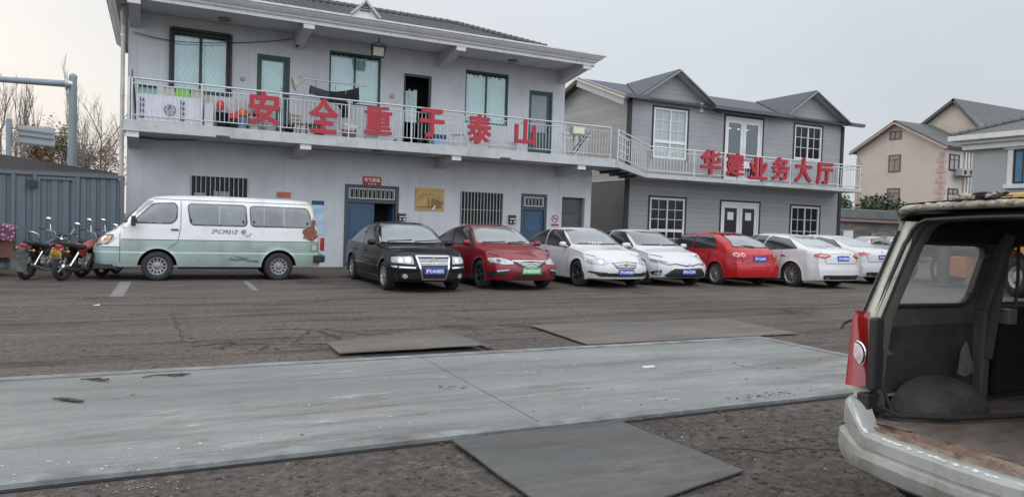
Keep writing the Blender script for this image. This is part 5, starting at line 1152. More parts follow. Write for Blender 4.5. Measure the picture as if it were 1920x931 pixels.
    def plate(s, txt, col, z, ax='F', y=0, w=.44, h=.14, x=None):
        c = s.cast((y, z), ax); X = (c[0].x if x is None else x); sg = 1 if ax == 'F' else -1
        q = MB(); q.box(X+sg*.004, X+sg*.018, y-w/2, y+w/2, z-h/2, z+h/2); pl = q.build('number_plate', M_pl[col], s.t, bevel=.004)
        q = MB(); Mx = Matrix.Translation((X+sg*.0185, y, z)) @ (Matrix.Rotation(pi/2, 4, 'Z') if sg > 0 else Matrix.Rotation(-pi/2, 4, 'Z'))
        text_fit(q, txt, -w*.44, w*.44, -h*.32, h*.32, Mx, .03, .003); q.build('lettering', M_pw if col != 'yellow' else M_pk, pl, recalc=False)
    def mirrors(s, x, z, m, w=.20, h=.13):
        for sg in (1, -1):
            q = MB(); y0 = s.W*.94; c = Vector((x, sg*(y0+.12), z))
            n = 12; vs = []
            for j in range(7):
                b_ = -pi/2+pi*j/6
                for i in range(n): a = 2*pi*i/n; vs.append(c+Vector((.07*cos(b_)*cos(a)-.01, w*.5*(abs(cos(b_)*sin(a))**.7)*math.copysign(1, sin(a)), h*.5*(abs(sin(b_))**.7)*math.copysign(1, sin(b_)))))
            q.add(vs, [(j*n+i, j*n+(i+1) % n, (j+1)*n+(i+1) % n, (j+1)*n+i) for j in range(6) for i in range(n)], True)
            q.bar((x+.01, sg*(y0-.03), z-.05), (x, sg*(y0+.08), z-.03), .06, .035); q.build('wing_mirror', m, s.t)
    def handles(s, xs, z, m, w=.17):
        for x_ in xs:
            for sg, ax in ((1, 'L'), (-1, 'R')):
                c = s.cast((x_, z), ax)
                if c: q = MB(); q.bar(c[0]+Vector((-w/2, sg*.018, 0)), c[0]+Vector((w/2, sg*.018, .004)), .022, .030); q.build('door_handle', m, s.t)
    def side_glass(s, polys, m=None, trim=None, rubber=.02):
        for pl in polys:
            for ax in 'LR': s.patch('side_window', pl, ax, m or M_glassD, .006)
        if rubber:
            for ax in 'LR':
                q = MB()
                for pl in polys: s.line(q, pl+pl[:1], ax, rubber, .008)
                q.build('window_surround', trim or M_black, s.t)
    def gaps(s, lines, m=None, w=.009, both=True, name='panel_gap'):
        for ax in ('LR' if both else 'L'):
            q = MB()
            for l_ in lines: s.line(q, l_, ax, w)
            if q.v: q.build(name, m or M_under, s.t, recalc=False)
    def wipers(s, pts, m=None):
        q = MB()
        for a, b_ in pts:
            P3 = []
            for i in range(5):
                t_ = i/4; c = s.cast((a[0]+(b_[0]-a[0])*t_, a[1]+(b_[1]-a[1])*t_), 'F')
                if c: P3.append(c[0]+Vector((.018, 0, .012)))
            if len(P3) > 1: q = MB(); q.tube(P3, .010, 5); q.build('wiper', M_black, s.t)
def rnd_poly(p, r=.03, k=4):
    out = []; n = len(p)
    for i in range(n):
        a, b_, c = Vector(p[i-1]), Vector(p[i]), Vector(p[(i+1) % n]); u, v = (a-b_), (c-b_); d1 = min(r, u.length*.45); d2 = min(r, v.length*.45)
        A, C_ = b_+u.normalized()*d1, b_+v.normalized()*d2
        for j in range(k+1): t_ = j/k; q_ = A*(1-t)**2 if False else A*((1-t_)**2)+b_*(2*t_*(1-t_))+C_*(t_**2); out.append((q_.x, q_.y))
    return out
def nosef(pts): return pchip(pts)
def ell(cx, cz, rx, rz_, n=14): return [(cx+rx*cos(2*pi*i/n), cz+rz_*sin(2*pi*i/n)) for i in range(n)]
# ------------------------------------------------------------------ black saloon
P = dict(L=4.78, W=1.70, r=.315, ax=(1.49, -1.31), paint=mat('paint_black', (.007, .008, .011), .22, var=.03, spec=.18, coat=.25), sill=.22,
  top=[(-2.39, .86), (-2.3, .98), (-1.85, 1.03), (-1.62, 1.07), (-.95, 1.37), (-.45, 1.455), (.1, 1.46), (.42, 1.42), (1.12, 1.0), (1.25, .975), (1.75, .93), (2.15, .85), (2.33, .77), (2.39, .72)],
  belt=[(-2.39, .78), (-1.9, .90), (-1.0, .93), (0, .92), (1.1, .89), (1.8, .83), (2.25, .74), (2.39, .68)], tum=.17, ne=4.5, xc=-.2, kc=.12,
  nose=nosef([(.15, .10), (.32, .03), (.45, 0), (.55, .0), (.60, .05), (.75, .10), (.9, .2)]), tail=nosef([(.15, .12), (.4, 0), (.6, 0), (.65, .04), (1.0, .10)]), pcf=.26)
c = Car('parked_car', 'black saloon with chrome framed upright grille, first in the row of parked cars', P, (5.2, 16.5, 0), -pi/2)
c.side_glass([rnd_poly([(-1.42, .975), (-.90, 1.33), (-.28, 1.375), (-.24, .95)], .05), rnd_poly([(-.19, .95), (-.22, 1.375), (.25, 1.37), (.96, .975), (.9, .94)], .05)], trim=M_chrome, rubber=.014)
c.gaps([[(-.215, .95), (-.22, .28)], [(.98, .93), (.95, .7), (.85, .3)], [(-.98, .98), (-1.02, .75), (-.95, .6)]]); c.gaps([[(-.95, .50), (1.1, .50)]], M_chrome, .018, name='side_strip'); c.gaps([[(-.95, .27), (1.1, .27)]], M_chrome, .014, name='side_strip')
c.patch('windscreen', rnd_poly([(-.71, 1.01), (.71, 1.01), (.57, 1.40), (0, 1.41), (-.57, 1.40)], .04), 'F', M_glassF, .006)
c.patch('rear_window', rnd_poly([(-.6, 1.10), (.6, 1.10), (.5, 1.37), (-.5, 1.37)], .05), 'B', M_glassF, .006)
c.patch('headlight', rnd_poly([(.42, .60), (.80, .62), (.79, .74), (.44, .755)], .03), 'F', M_lamp, .010, .04, mirror=True)
for sg in (1, -1):
    for yy, rr in ((.53, .055), (.68, .05)): c.patch('lamp_lens', ell(sg*yy, .68, rr, rr), 'F', M_chrome, .016, .03)
c.patch('grille', rnd_poly([(-.36, .755), (-.25, .30), (.25, .30), (.36, .755)], .03), 'F', M_black, .012, .05)
q = MB(); P4 = [(-.36, .755), (-.25, .30), (.25, .30), (.36, .755), (-.36, .755)]; c.line(q, P4, 'F', .035, .022, .04); q.build('grille_surround', M_chrome, c.t, recalc=False)
q = MB()
for zz in (.58, .62, .66, .70): ww = .26+.07*(zz-.5)/.25+.03; c.line(q, [(-ww, zz), (ww, zz)], 'F', .012, .026, .05)
q.build('grille_slats', M_chrome, c.t, recalc=False)
q = MB(); X = c.cast((0, .665), 'F')[0].x+.035; n = 24
q.tube([(X, .068*cos(2*pi*i/n), .665+.068*sin(2*pi*i/n)) for i in range(n+1)], .007, 5, False)
for a in (((-.045, .715), (-.02, .675), (0, .705), (.02, .675), (.045, .715)), ((-.055, .69), (-.028, .615), (0, .67), (.028, .615), (.055, .69))): q.tube([(X, y_, z_) for y_, z_ in a], .007, 5, False)
q.build('badge', M_chrome, c.t)
q = MB()
for sg in (1, -1): c.line(q, [(sg*.40, .535), (sg*.80, .545)], 'F', .032, .016, .05)
q.build('bumper_strip', M_chrome, c.t, recalc=False)
q = MB(); c.line(q, [(-.80, .575), (-.40, .57)], 'F', .012, .012); c.line(q, [(.40, .57), (.80, .575)], 'F', .012, .012); q.build('bumper_gap', M_under, c.t, recalc=False)
c.patch('fog_lamp', ell(.60, .36, .055, .05), 'F', M_lamp, .014, .03, mirror=True)
c.patch('lower_intake', rnd_poly([(.30, .29), (.76, .31), (.76, .42), (.30, .44)], .03), 'F', mat('satin_black', (.012, .012, .013), .5, var=0), .008, .06, mirror=True)
c.plate('沪C·610ZG', 'blue', .47); c.mirrors(.82, 1.0, P['paint']); c.handles((-.05, -1.02), .78, M_black); c.wipers([((-.60, 1.03), (-.05, 1.06)), ((.0, 1.03), (.55, 1.06))]); c.wheels(.205, 9, wd=.20)
q = MB(); ws = c.cast((-.5, 1.33), 'F')[0]; q.box(ws.x+.01, ws.x+.014, -.55, -.35, 1.32, 1.37); q.build('sticker', mat('pale_blue'), c.t)
# ------------------------------------------------------------------ generic modern saloon bodies
def modern(paintm, L=4.62, W=1.80, ax=(1.42, -1.28), H=1.47, **k):
    h = L/2; s_ = H/1.47
    d = dict(L=L, W=W, r=.325, ax=ax, paint=paintm, sill=.22,
      top=[(-h, .90), (-h+.10, 1.04), (-h+.40, 1.09), (-1.62, 1.12*s_), (-.95, 1.36*s_), (-.45, 1.455*s_), (.05, H), (.40, 1.42*s_), (1.18, 1.01), (1.32, .975), (1.75, .91), (2.05, .83), (h-.08, .74), (h, .69)],
      belt=[(-h, .84), (-1.9, .98), (-1.0, .98), (0, .94), (1.1, .90), (1.7, .80), (h-.15, .69), (h, .62)], tum=.18, ne=4.2, xc=-.2, kc=.13,
      nose=nosef([(.15, .12), (.30, .02), (.42, 0), (.52, .01), (.62, .06), (.75, .14), (.9, .3)]), tail=nosef([(.15, .12), (.35, 0), (.55, 0), (.62, .03), (.85, .06), (1.1, .16)]), pcf=.34, pcr=.22, pp=2.6)
    d.update(k); return d
SG = [rnd_poly([(-1.42, 1.04), (-.95, 1.31), (-.35, 1.375), (-.27, .985)], .05), rnd_poly([(-.21, .985), (-.27, 1.38), (.25, 1.375), (.98, .985), (.9, .955)], .05)]
GAPS = [[(-.235, .97), (-.23, .30)], [(1.02, .93), (1.0, .7), (.90, .32)], [(-1.0, 1.02), (-1.05, .75), (-.95, .6)], [(1.0, .93), (1.5, .86), (1.9, .76)]]
WS = rnd_poly([(-.735, 1.03), (.735, 1.03), (.58, 1.40), (0, 1.41), (-.58, 1.40)], .05)
# red saloon
M_redm = paint('paint_wine_red', (.19, .008, .016))
P = modern(M_redm); c = Car('parked_car', 'dark red saloon with green number plate, second in the row of parked cars', P, (7.52, 16.62, 0), -pi/2+.03)
c.side_glass(SG); c.gaps(GAPS); c.patch('windscreen', WS, 'F', M_glassF, .006); c.patch('rear_window', rnd_poly([(-.6, 1.14), (.6, 1.14), (.5, 1.37), (-.5, 1.37)], .05), 'B', M_glassF, .006)
c.patch('headlight', rnd_poly([(.40, .60), (.62, .585), (.83, .63), (.84, .72), (.62, .72), (.42, .66)], .03), 'F', M_lamp, .010, .04, mirror=True)
c.patch('lamp_lens', ell(.70, .655, .04, .035), 'F', M_glassD, .015, .03, mirror=True)
c.patch('grille', rnd_poly([(-.42, .66), (-.30, .55), (0, .52), (.30, .55), (.42, .66)], .02), 'F', M_black, .012, .05)
q = MB()
for k in range(4): zz = .535+k*.030; w0 = .16+k*.07; c.line(q, [(-w0, zz+.03*(w0/.4)), (0, zz-.01), (w0, zz+.03*(w0/.4))], 'F', .007, .020, .05)
c.line(q, [(-.43, .672), (.43, .672)], 'F', .012, .020); q.build('grille_slats', M_chrome, c.t, recalc=False)
c.patch('fog_surround', rnd_poly([(.50, .48), (.86, .42), (.86, .33), (.62, .32)], .02), 'F', M_black, .010, .05, mirror=True)
q = MB()
for sg in (1, -1): c.line(q, [(sg*.52, .475), (sg*.76, .44)], 'F', .028, .018, .05)
q.build('fog_lamp', M_lamp, c.t, recalc=False)
c.patch('lower_intake', rnd_poly([(-.44, .37), (-.36, .28), (.36, .28), (.44, .37)], .02), 'F', M_black, .010, .05)
q = MB(); c.line(q, [(-.86, .30), (-.45, .255), (.45, .255), (.86, .30)], 'F', .022, .014, .05); q.build('lower_lip', M_redm, c.t, recalc=False)
c.plate('沪AF55237', 'green', .455, w=.48); c.mirrors(.86, 1.03, M_redm); c.handles((-.08, -1.02), .82, M_redm); c.wipers([((-.62, 1.045), (-.05, 1.06)), ((.0, 1.045), (.55, 1.06))]); c.wheels(.215, 5, M_alloyK)
# white saloon 1
M_wp = paint('paint_white', (.60, .61, .61)); M_wp2 = paint('paint_white_cool', (.57, .585, .595))
P = modern(M_wp, ax=(1.44, -1.26)); c = Car('parked_car', 'white saloon with sunroof and slatted chrome grille, third in the row of parked cars', P, (10.3, 16.8, 0), -pi/2)
c.side_glass(SG); c.gaps(GAPS); c.patch('windscreen', WS, 'F', M_glassF, .006); c.patch('rear_window', rnd_poly([(-.6, 1.14), (.6, 1.14), (.5, 1.37), (-.5, 1.37)], .05), 'B', M_glassF, .006)
c.patch('sunroof', rnd_poly([(-.52, -.40), (.12, -.40), (.15, .42), (-.55, .42)], .06), 'T', M_glassD, .006, .1)
c.patch('headlight', rnd_poly([(.43, .62), (.60, .57), (.83, .60), (.85, .68), (.62, .73), (.5, .70)], .03), 'F', M_lamp, .010, .04, mirror=True)
c.patch('lamp_lens', ell(.62, .645, .045, .045), 'F', M_chrome, .015, .03, mirror=True)
c.patch('grille', rnd_poly([(-.38, .655), (-.27, .50), (.27, .50), (.38, .655)], .02), 'F', M_black, .012, .05)
q = MB()
for k in range(4): zz = .53+k*.035; w0 = .28+k*.03; c.line(q, [(-w0, zz+.012), (0, zz-.006), (w0, zz+.012)], 'F', .012, .020, .05)
q.build('grille_slats', M_chrome, c.t, recalc=False)
q = MB(); X = c.cast((0, .57), 'F')[0].x+.03; q.lathe([(.001, .012), (.035, .010), (.045, 0)], 8, Matrix.Translation((X, 0, .585)) @ Matrix.Rotation(pi/2, 4, 'Y') @ Matrix.Diagonal((1.3, .9, 1, 1))); q.build('badge', M_gold, c.t)
c.patch('lower_intake', rnd_poly([(-.84, .40), (-.66, .30), (.66, .30), (.84, .40), (.66, .385), (-.66, .385)], .01), 'F', M_black, .010, .05)
q = MB(); c.line(q, [(-.84, .41), (-.5, .395)], 'F', .02, .016); c.line(q, [(.5, .395), (.84, .41)], 'F', .02, .016); q.build('bumper_strip', M_chrome, c.t, recalc=False)
c.plate('沪G·09Q05', 'blue', .41); c.mirrors(.86, 1.03, M_wp); c.handles((-.08, -1.02), .82, M_chrome); c.wipers([((-.62, 1.045), (-.05, 1.06)), ((.0, 1.045), (.55, 1.06))]); c.wheels(.22, 5, M_alloyK)
q = MB()
for k in range(5): y_ = -.30+k*.085; a = c.cast((y_, 1.06), 'F')[0]; q = MB(); q.sphere((a.x+.012, y_, 1.075), .032, 8, 5); q.build('dashboard_ornament', mat('ornament', (.75, .66, .64), .7, var=.1), c.t)
# white saloon 2
P = modern(M_wp2, ax=(1.44, -1.26), top=[(-2.31, .90), (-2.2, 1.02), (-1.9, 1.06), (-1.62, 1.10), (-.95, 1.35), (-.45, 1.445), (.05, 1.46), (.42, 1.40), (1.25, 1.0), (1.40, .95), (1.85, .86), (2.1, .77), (2.25, .69), (2.31, .65)])
c = Car('parked_car', 'white saloon with gaping black lower grille, fourth in the row of parked cars', P, (12.45, 17.05, 0), -pi/2)
c.side_glass(SG); c.gaps(GAPS); c.patch('windscreen', WS, 'F', mat('windscreen_darker', (.09, .105, .11), .06, var=.3, vs=2, spec=1, coat=1), .006); c.patch('rear_window', rnd_poly([(-.6, 1.14), (.6, 1.14), (.5, 1.36), (-.5, 1.36)], .05), 'B', M_glassF, .006)
c.patch('headlight', rnd_poly([(.34, .585), (.56, .555), (.84, .64), (.86, .71), (.60, .65)], .02), 'F', mat('lamp_smoked', (.16, .17, .18), .08, var=.5, vs=18, coat=1), .010, .04, mirror=True)
c.patch('lamp_lens', rnd_poly([(.42, .60), (.57, .58), (.66, .62), (.56, .64)], .02), 'F', M_lamp, .015, .04, mirror=True)
q = MB(); c.line(q, [(-.40, .60), (-.1, .55), (.1, .55), (.40, .60)], 'F', .022, .014); q.build('upper_grille', M_black, c.t, recalc=False)
c.patch('grille', rnd_poly([(-.44, .49), (-.66, .30), (-.58, .25), (.58, .25), (.66, .30), (.44, .49)], .03), 'F', M_black, .012, .05)
q = MB(); c.line(q, [(-.44, .49), (-.66, .30), (-.58, .25), (.58, .25), (.66, .30), (.44, .49), (-.44, .49)], 'F', .014, .018, .04); q.build('grille_surround', M_chrome, c.t, recalc=False)
q = MB(); X = c.cast((0, .56), 'F')[0].x+.022; q.tube([(X, .055*cos(2*pi*i/16), .565+.038*sin(2*pi*i/16)) for i in range(17)], .007, 5, False); q.tube([(X, .022*cos(2*pi*i/12), .568+.034*sin(2*pi*i/12)) for i in range(13)], .006, 5, False); q.build('badge', M_chrome, c.t)
c.patch('fog_surround', rnd_poly([(.72, .45), (.86, .38), (.84, .31), (.74, .31)], .02), 'F', M_black, .010, .05, mirror=True); c.patch('fog_lamp', ell(.78, .35, .03, .03, 10), 'F', M_lamp, .016, .03, mirror=True)
c.plate('沪D·CC701', 'blue', .40); c.mirrors(.90, 1.03, M_wp2); c.handles((-.08, -1.02), .82, M_wp2); c.wipers([((-.62, 1.045), (-.05, 1.06)), ((.0, 1.045), (.55, 1.06))]); c.wheels(.215, 10)
# red hatchback, tail to the viewer
M_red2 = paint('paint_bright_red', (.40, .010, .014))
P = dict(L=4.30, W=1.73, r=.30, ax=(1.32, -1.28), paint=M_red2, sill=.24, top=[(-2.15, .88), (-2.10, .98), (-1.98, 1.04), (-1.40, 1.31), (-1.12, 1.395), (-.75, 1.43), (-.1, 1.445), (.35, 1.42), (1.08, 1.03), (1.22, .98), (1.7, .90), (2.0, .80), (2.15, .70)],
  belt=[(-2.15, .80), (-1.7, .98), (-1.0, .97), (0, .93), (1.1, .89), (1.8, .78), (2.15, .63)], tum=.17, ne=4.5, xc=-.3, kc=.14, nose=nosef([(.15, .1), (.4, 0), (.6, .03), (.9, .2)]),
  tail=nosef([(.15, .10), (.30, .02), (.45, 0), (.60, .01), (.66, .06), (.85, .08), (1.1, .16)]), pcr=.18, pcf=.26)
c = Car('parked_car', 'bright red hatchback parked tail outwards with round rear lamps', P, (14.72, 16.62, 0), pi/2)
c.side_glass([rnd_poly([(-1.28, 1.01), (-1.12, 1.25), (-.88, 1.34), (-.35, 1.36), (-.30, .975)], .06), rnd_poly([(-.24, .975), (-.29, 1.37), (.20, 1.36), (.90, .985), (.8, .95)], .05)])
c.gaps([[(-.27, .97), (-.25, .32)], [(.95, .93), (.9, .7), (.85, .34)], [(-1.0, 1.0), (-1.05, .75), (-.95, .6)]]); c.patch('windscreen', rnd_poly([(-.64, 1.05), (.64, 1.05), (.52, 1.38), (-.52, 1.38)], .05), 'F', M_glassF, .006)
c.patch('rear_window', rnd_poly([(-.62, 1.07), (.62, 1.07), (.50, 1.365), (-.50, 1.365)], .07), 'B', M_glassF, .006)
q = MB(); c.line(q, [(-.62, 1.07), (.62, 1.07), (.50, 1.365), (-.50, 1.365), (-.62, 1.07)], 'B', .02, .008); c.line(q, [(-.62, .98), (-.58, .66), (.58, .66), (.62, .98)], 'B', .010, .005); c.line(q, [(-.85, .615), (.85, .615)], 'B', .010, .004); q.build('tailgate_gap', M_under, c.t, recalc=False)
q = MB(); c.line(q, [(-.50, 1.40), (0, 1.42), (.50, 1.40)], 'B', .04, .028); q.build('roof_spoiler', M_red2, c.t, recalc=False)
for sg in (1, -1):
    c.patch('tail_light', rnd_poly([(sg*.47, .80), (sg*.80, .79), (sg*.80, .93), (sg*.50, .92)], .03), 'B', M_red2, .010, .05)
    for yy in (.56, .70): c.patch('lamp_ring', ell(sg*yy, .86, .058, .055), 'B', mat('lamp_pinkish', (.62, .36, .34), .15, coat=1), .018, .03); c.patch('lamp_lens', ell(sg*yy, .86, .03, .028, 10), 'B', M_tail, .022, .03)
c.plate('沪C·LJ962', 'blue', .76, 'B'); c.mirrors(.80, 1.02, M_red2); c.handles((-.12, -1.0), .83, M_red2); c.wheels(.21, 12, wd=.19)
q = MB(); a, b_ = c.cast((-.02, 1.07), 'B')[0], c.cast((.42, 1.10), 'B')[0]; q.tube([a+Vector((-.03, 0, 0)), a.lerp(b_, .5)+Vector((-.03, 0, .025)), b_+Vector((-.02, 0, .0))], .012, 5); q.build('rear_wiper', M_black, c.t)
# white saloons, tail to the viewer
def tail_saloon(label, loc, pm, style, txt, rz=pi/2):
    P = modern(pm, L=4.85, W=1.84, ax=(1.47, -1.40), r=.335, top=[(-2.42, .94), (-2.34, 1.06), (-2.1, 1.10), (-1.85, 1.13), (-1.05, 1.37), (-.5, 1.46), (.05, 1.475), (.42, 1.42), (1.25, 1.02), (1.40, .975), (1.85, .91), (2.15, .83), (2.34, .74), (2.42, .69)],
      belt=[(-2.42, .88), (-1.9, 1.02), (-1.0, .99), (0, .95), (1.1, .91), (1.7, .82), (2.27, .70), (2.42, .62)])
    c = Car('parked_car', label, P, loc, rz)
    c.side_glass([rnd_poly([(-1.55, 1.075), (-1.05, 1.31), (-.40, 1.385), (-.30, .995)], .06), rnd_poly([(-.24, .995), (-.32, 1.385), (.25, 1.375), (1.0, .99), (.9, .965)], .05)])
    c.gaps(GAPS); c.patch('windscreen', WS, 'F', M_glassF, .006)
    c.patch('rear_window', rnd_poly([(-.62, 1.14), (.62, 1.14), (.50, 1.39), (-.50, 1.39)], .06), 'B', mat('rear_glass_pale', (.30, .35, .35), .06, var=.15, spec=1, coat=1), .006)
    q = MB(); c.line(q, [(-.66, 1.01), (-.60, .70), (.60, .70), (.66, 1.01)], 'B', .010, .005); q.build('boot_gap', M_under, c.t, recalc=False)
    if style == 0:
        c.patch('tail_light', rnd_poly([(.42, .90), (.60, .83), (.80, .86), (.81, .93), (.72, .965), (.5, .95)], .03), 'B', M_tail, .010, .05, mirror=True)
        c.patch('lamp_lens', rnd_poly([(.50, .915), (.62, .875), (.76, .885), (.74, .92)], .02), 'B', mat('lamp_pinkish'), .016, .04, mirror=True)
        q = MB(); c.line(q, [(-.44, .965), (.44, .965)], 'B', .022, .016); q.build('boot_strip', M_chrome, c.t, recalc=False)
    else:
        c.patch('tail_light', rnd_poly([(.50, .93), (.79, .87), (.80, .95), (.68, .98)], .02), 'B', M_tail, .010, .05, mirror=True)
    q = MB(); X = c.cast((0, .99), 'B')[0].x-.02; q.tube([(X, .03*cos(2*pi*i/12), .995+.03*sin(2*pi*i/12)) for i in range(13)], .008, 5, False); q.build('badge', M_chrome, c.t)
    c.patch('rear_diffuser', rnd_poly([(-.70, .37), (-.62, .385), (.62, .385), (.70, .37), (.66, .27), (-.66, .27)], .03), 'B', M_black, .010, .06)
    c.patch('exhaust', ell(.58, .31, .05, .025, 10), 'B', M_chrome, .02, .03, mirror=True)
    c.plate(txt, 'blue', .84, 'B'); c.mirrors(.86, 1.04, pm); c.handles((-.10, -1.10), .86, M_chrome); c.wheels(.235, 10, M_alloy if style == 0 else M_alloy)
tail_saloon('white saloon parked tail outwards beside the red hatchback', (16.86, 16.0, 0), M_wp, 0, '沪A·D8R35')
tail_saloon('white saloon parked tail outwards, last in the row behind the wrecked van', (20.0, 17.1, 0), M_wp2, 1, '沪B·R5L28')
# ================================================================== white and mint van (front to -X)
def van_mat():
    m = bpy.data.materials.new('two_tone_paint'); m.use_nodes = True; t = m.node_tree; n = t.nodes; l = t.links; b = n['Principled BSDF']; b.inputs['Roughness'].default_value = .38; b.inputs['Coat Weight'].default_value = .4; b.inputs['Specular IOR Level'].default_value = .3
    tc = n.new('ShaderNodeTexCoord'); sx = n.new('ShaderNodeSeparateXYZ'); l.new(tc.outputs['Object'], sx.inputs[0])
    def step(i, a, b_):
        r = n.new('ShaderNodeMapRange'); r.inputs[1].default_value = a; r.inputs[2].default_value = b_; l.new(i, r.inputs[0]); return r.outputs[0]
    def mix(f, a, c):
        q = n.new('ShaderNodeMix'); q.data_type = 'RGBA'; l.new(f, q.inputs[0])
        for k, v in ((6, a), (7, c)):
            if isinstance(v, tuple): q.inputs[k].default_value = (*v, 1)
            else: l.new(v, q.inputs[k])
        return q.outputs[2]
    z = n.new('ShaderNodeTexNoise'); z.inputs['Scale'].default_value = 2.2; z.inputs['Detail'].default_value = 7; z.inputs['Roughness'].default_value = .65; l.new(tc.outputs['Object'], z.inputs[0])
    white = mix(step(z.outputs[0], .5, .72), (.66, .68, .69), (.52, .54, .51))
    rear = n.new('ShaderNodeMapRange'); l.new(sx.outputs[0], rear.inputs[0]); rear.inputs[1].default_value = -1.6; rear.inputs[2].default_value = -2.3; rear.inputs[3].default_value = 0; rear.inputs[4].default_value = .8
    white = mix(rear.outputs[0], white, (.62, .63, .50))
    mint = mix(step(z.outputs[0], .42, .7), (.29, .37, .35), (.21, .26, .245)); mint = mix(rear.outputs[0], mint, (.30, .42, .30))
    base = mix(step(sx.outputs[2], .905, .915), mint, white)
    nose = n.new('ShaderNodeMapRange'); l.new(sx.outputs[0], nose.inputs[0]); nose.inputs[1].default_value = 1.90; nose.inputs[2].default_value = 1.915
    base = mix(nose.outputs[0], base, mix(step(sx.outputs[2], .735, .745), (.26, .365, .345), white))
    strip = n.new('ShaderNodeMath'); strip.operation = 'COMPARE'; strip.inputs[1].default_value = .625; strip.inputs[2].default_value = .016; l.new(sx.outputs[2], strip.inputs[0])
    base = mix(strip.outputs[0], base, (.52, .62, .60))
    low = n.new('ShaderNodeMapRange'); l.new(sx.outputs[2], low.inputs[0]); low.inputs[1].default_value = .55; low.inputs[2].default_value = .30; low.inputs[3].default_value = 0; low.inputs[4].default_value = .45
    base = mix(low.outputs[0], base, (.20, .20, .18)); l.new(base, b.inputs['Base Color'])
    bu = n.new('ShaderNodeBump'); bu.inputs['Strength'].default_value = .25; bu.inputs['Distance'].default_value = .08; z2 = n.new('ShaderNodeTexNoise'); z2.inputs['Scale'].default_value = 1.7; z2.inputs['Detail'].default_value = 2; l.new(tc.outputs['Object'], z2.inputs[0]); l.new(z2.outputs[0], bu.inputs['Height']); l.new(bu.outputs[0], b.inputs['Normal'])
    return m
M_van = van_mat()
P = dict(cat='van', L=4.90, W=1.72, r=.325, gap=.07, ax=(1.17, -1.40), paint=M_van, sill=.33, up=.02, xc=.2, kc=.16, ne=5.5, ns=3, tum=.16, pp=3, pcf=.30, pcr=.14, corner=.10, sillw=.975, flare=.03, taper=.012,
  top=[(-2.45, 1.12), (-2.43, 1.5), (-2.36, 1.80), (-2.22, 1.885), (-1.4, 1.915), (-.2, 1.925), (.7, 1.905), (1.2, 1.87), (1.36, 1.80), (1.69, 1.50), (1.97, 1.23), (2.15, 1.16), (2.3, 1.08), (2.40, .98), (2.45, .90)],
  belt=[(-2.45, 1.05), (-2.3, 1.20), (0, 1.21), (1.5, 1.20), (2.0, 1.12), (2.3, .98), (2.45, .84)],
  nose=nosef([(.3, .05), (.42, 0), (.68, 0), (.74, .03), (.85, .09), (1.0, .17), (1.1, .28)]), tail=nosef([(.3, .02), (.6, 0), (.65, .03), (1.1, .06), (1.9, .16)]))
v = Car('parked_van', 'battered white and mint minibus with rust by its rear window, parked side on', P, (1.2, 18.47, 0), pi)
FW = rnd_poly([(1.66, 1.27), (1.27, 1.69), (.85, 1.72), (.79, 1.66), (.79, 1.38), (.89, 1.27)], .06); VW1 = rnd_poly([(.57, 1.71), (-.65, 1.72), (-.68, 1.25), (.51, 1.25)], .09); VW2 = rnd_poly([(-.75, 1.71), (-2.06, 1.70), (-2.17, 1.29), (-2.11, 1.25), (-.77, 1.25)], .09)
M_vg = mat('van_glass', (.085, .10, .108), .06, var=.55, vs=1.4, spec=.9, coat=1)
v.side_glass([FW, VW1, VW2], M_vg, M_black, .030)
for ax in 'LR':
    for p_, w_ in (([(-.08, 1.27), (-.10, 1.70)], .03), ([(-1.05, 1.27), (-1.06, 1.68)], .02), ([(-1.50, 1.27), (-1.50, 1.69)], .035)): q = MB(); v.line(q, p_, ax, w_, .012); q.build('window_divider', mat('divider_grey', (.30, .32, .33), .5), v.t, recalc=False)
    for xx in (.50, -.60, -.83, -2.05): c_ = v.cast((xx, 1.34), ax); q = MB(); sg = 1 if ax == 'L' else -1; q.box(xx-.015, xx+.015, c_[0].y, c_[0].y+sg*.03, 1.32, 1.38); q.build('window_catch', M_black, v.t)
v.gaps([[(.71, 1.78), (.71, 1.2), (.77, .86), (.97, .70)], [(1.9, 1.15), (1.9, .40)], [(-2.36, 1.70), (-2.40, 1.0)], [(1.86, .905), (-2.35, .91)], [(1.25, 1.80), (.71, 1.80), (-2.2, 1.80)]], mat('gap_grey', (.06, .07, .07), .8), .012)
v.patch('windscreen', rnd_poly([(-.70, 1.26), (.70, 1.26), (.62, 1.76), (-.62, 1.76)], .06), 'F', M_glassF, .006); v.patch('rear_window', rnd_poly([(-.62, 1.25), (.62, 1.25), (.56, 1.70), (-.56, 1.70)], .06), 'B', M_vg, .006)
for ax in 'LR':
    v.patch('headlight', rnd_poly([(2.38, .95), (2.02, .985), (2.12, .81), (2.36, .76)], .03), ax, mat('headlamp_old', (.42, .38, .30), .15, var=.5, vs=12, coat=1), .010, .04)
    q = MB(); v.line(q, [(2.38, .95), (2.02, .985), (2.12, .81), (2.36, .76)], ax, .022, .014); q.build('headlight_rim', M_black, v.t, recalc=False)
    v.patch('indicator', rnd_poly([(2.20, .90), (2.10, .92), (2.13, .86), (2.2, .85)], .01), ax, mat('orange_lens', (.55, .20, .05), .2), .016, .04)
v.patch('headlight', rnd_poly([(.40, .80), (.76, .78), (.78, .95), (.45, .93)], .03), 'F', MATS['headlamp_old'], .010, .05, mirror=True)
v.patch('grille', rnd_poly([(-.38, .80), (.38, .80), (.36, .93), (-.36, .93)], .02), 'F', M_black, .012, .06); v.patch('lower_intake', rnd_poly([(-.5, .42), (.5, .42), (.5, .60), (-.5, .60)], .02), 'F', M_black, .010, .06)
q = MB(); v.line(q, [(2.44, .735), (1.90, .735)], 'L', .012, .006); v.line(q, [(2.44, .735), (1.90, .735)], 'R', .012, .006); q.build('bumper_gap', M_under, v.t, recalc=False)
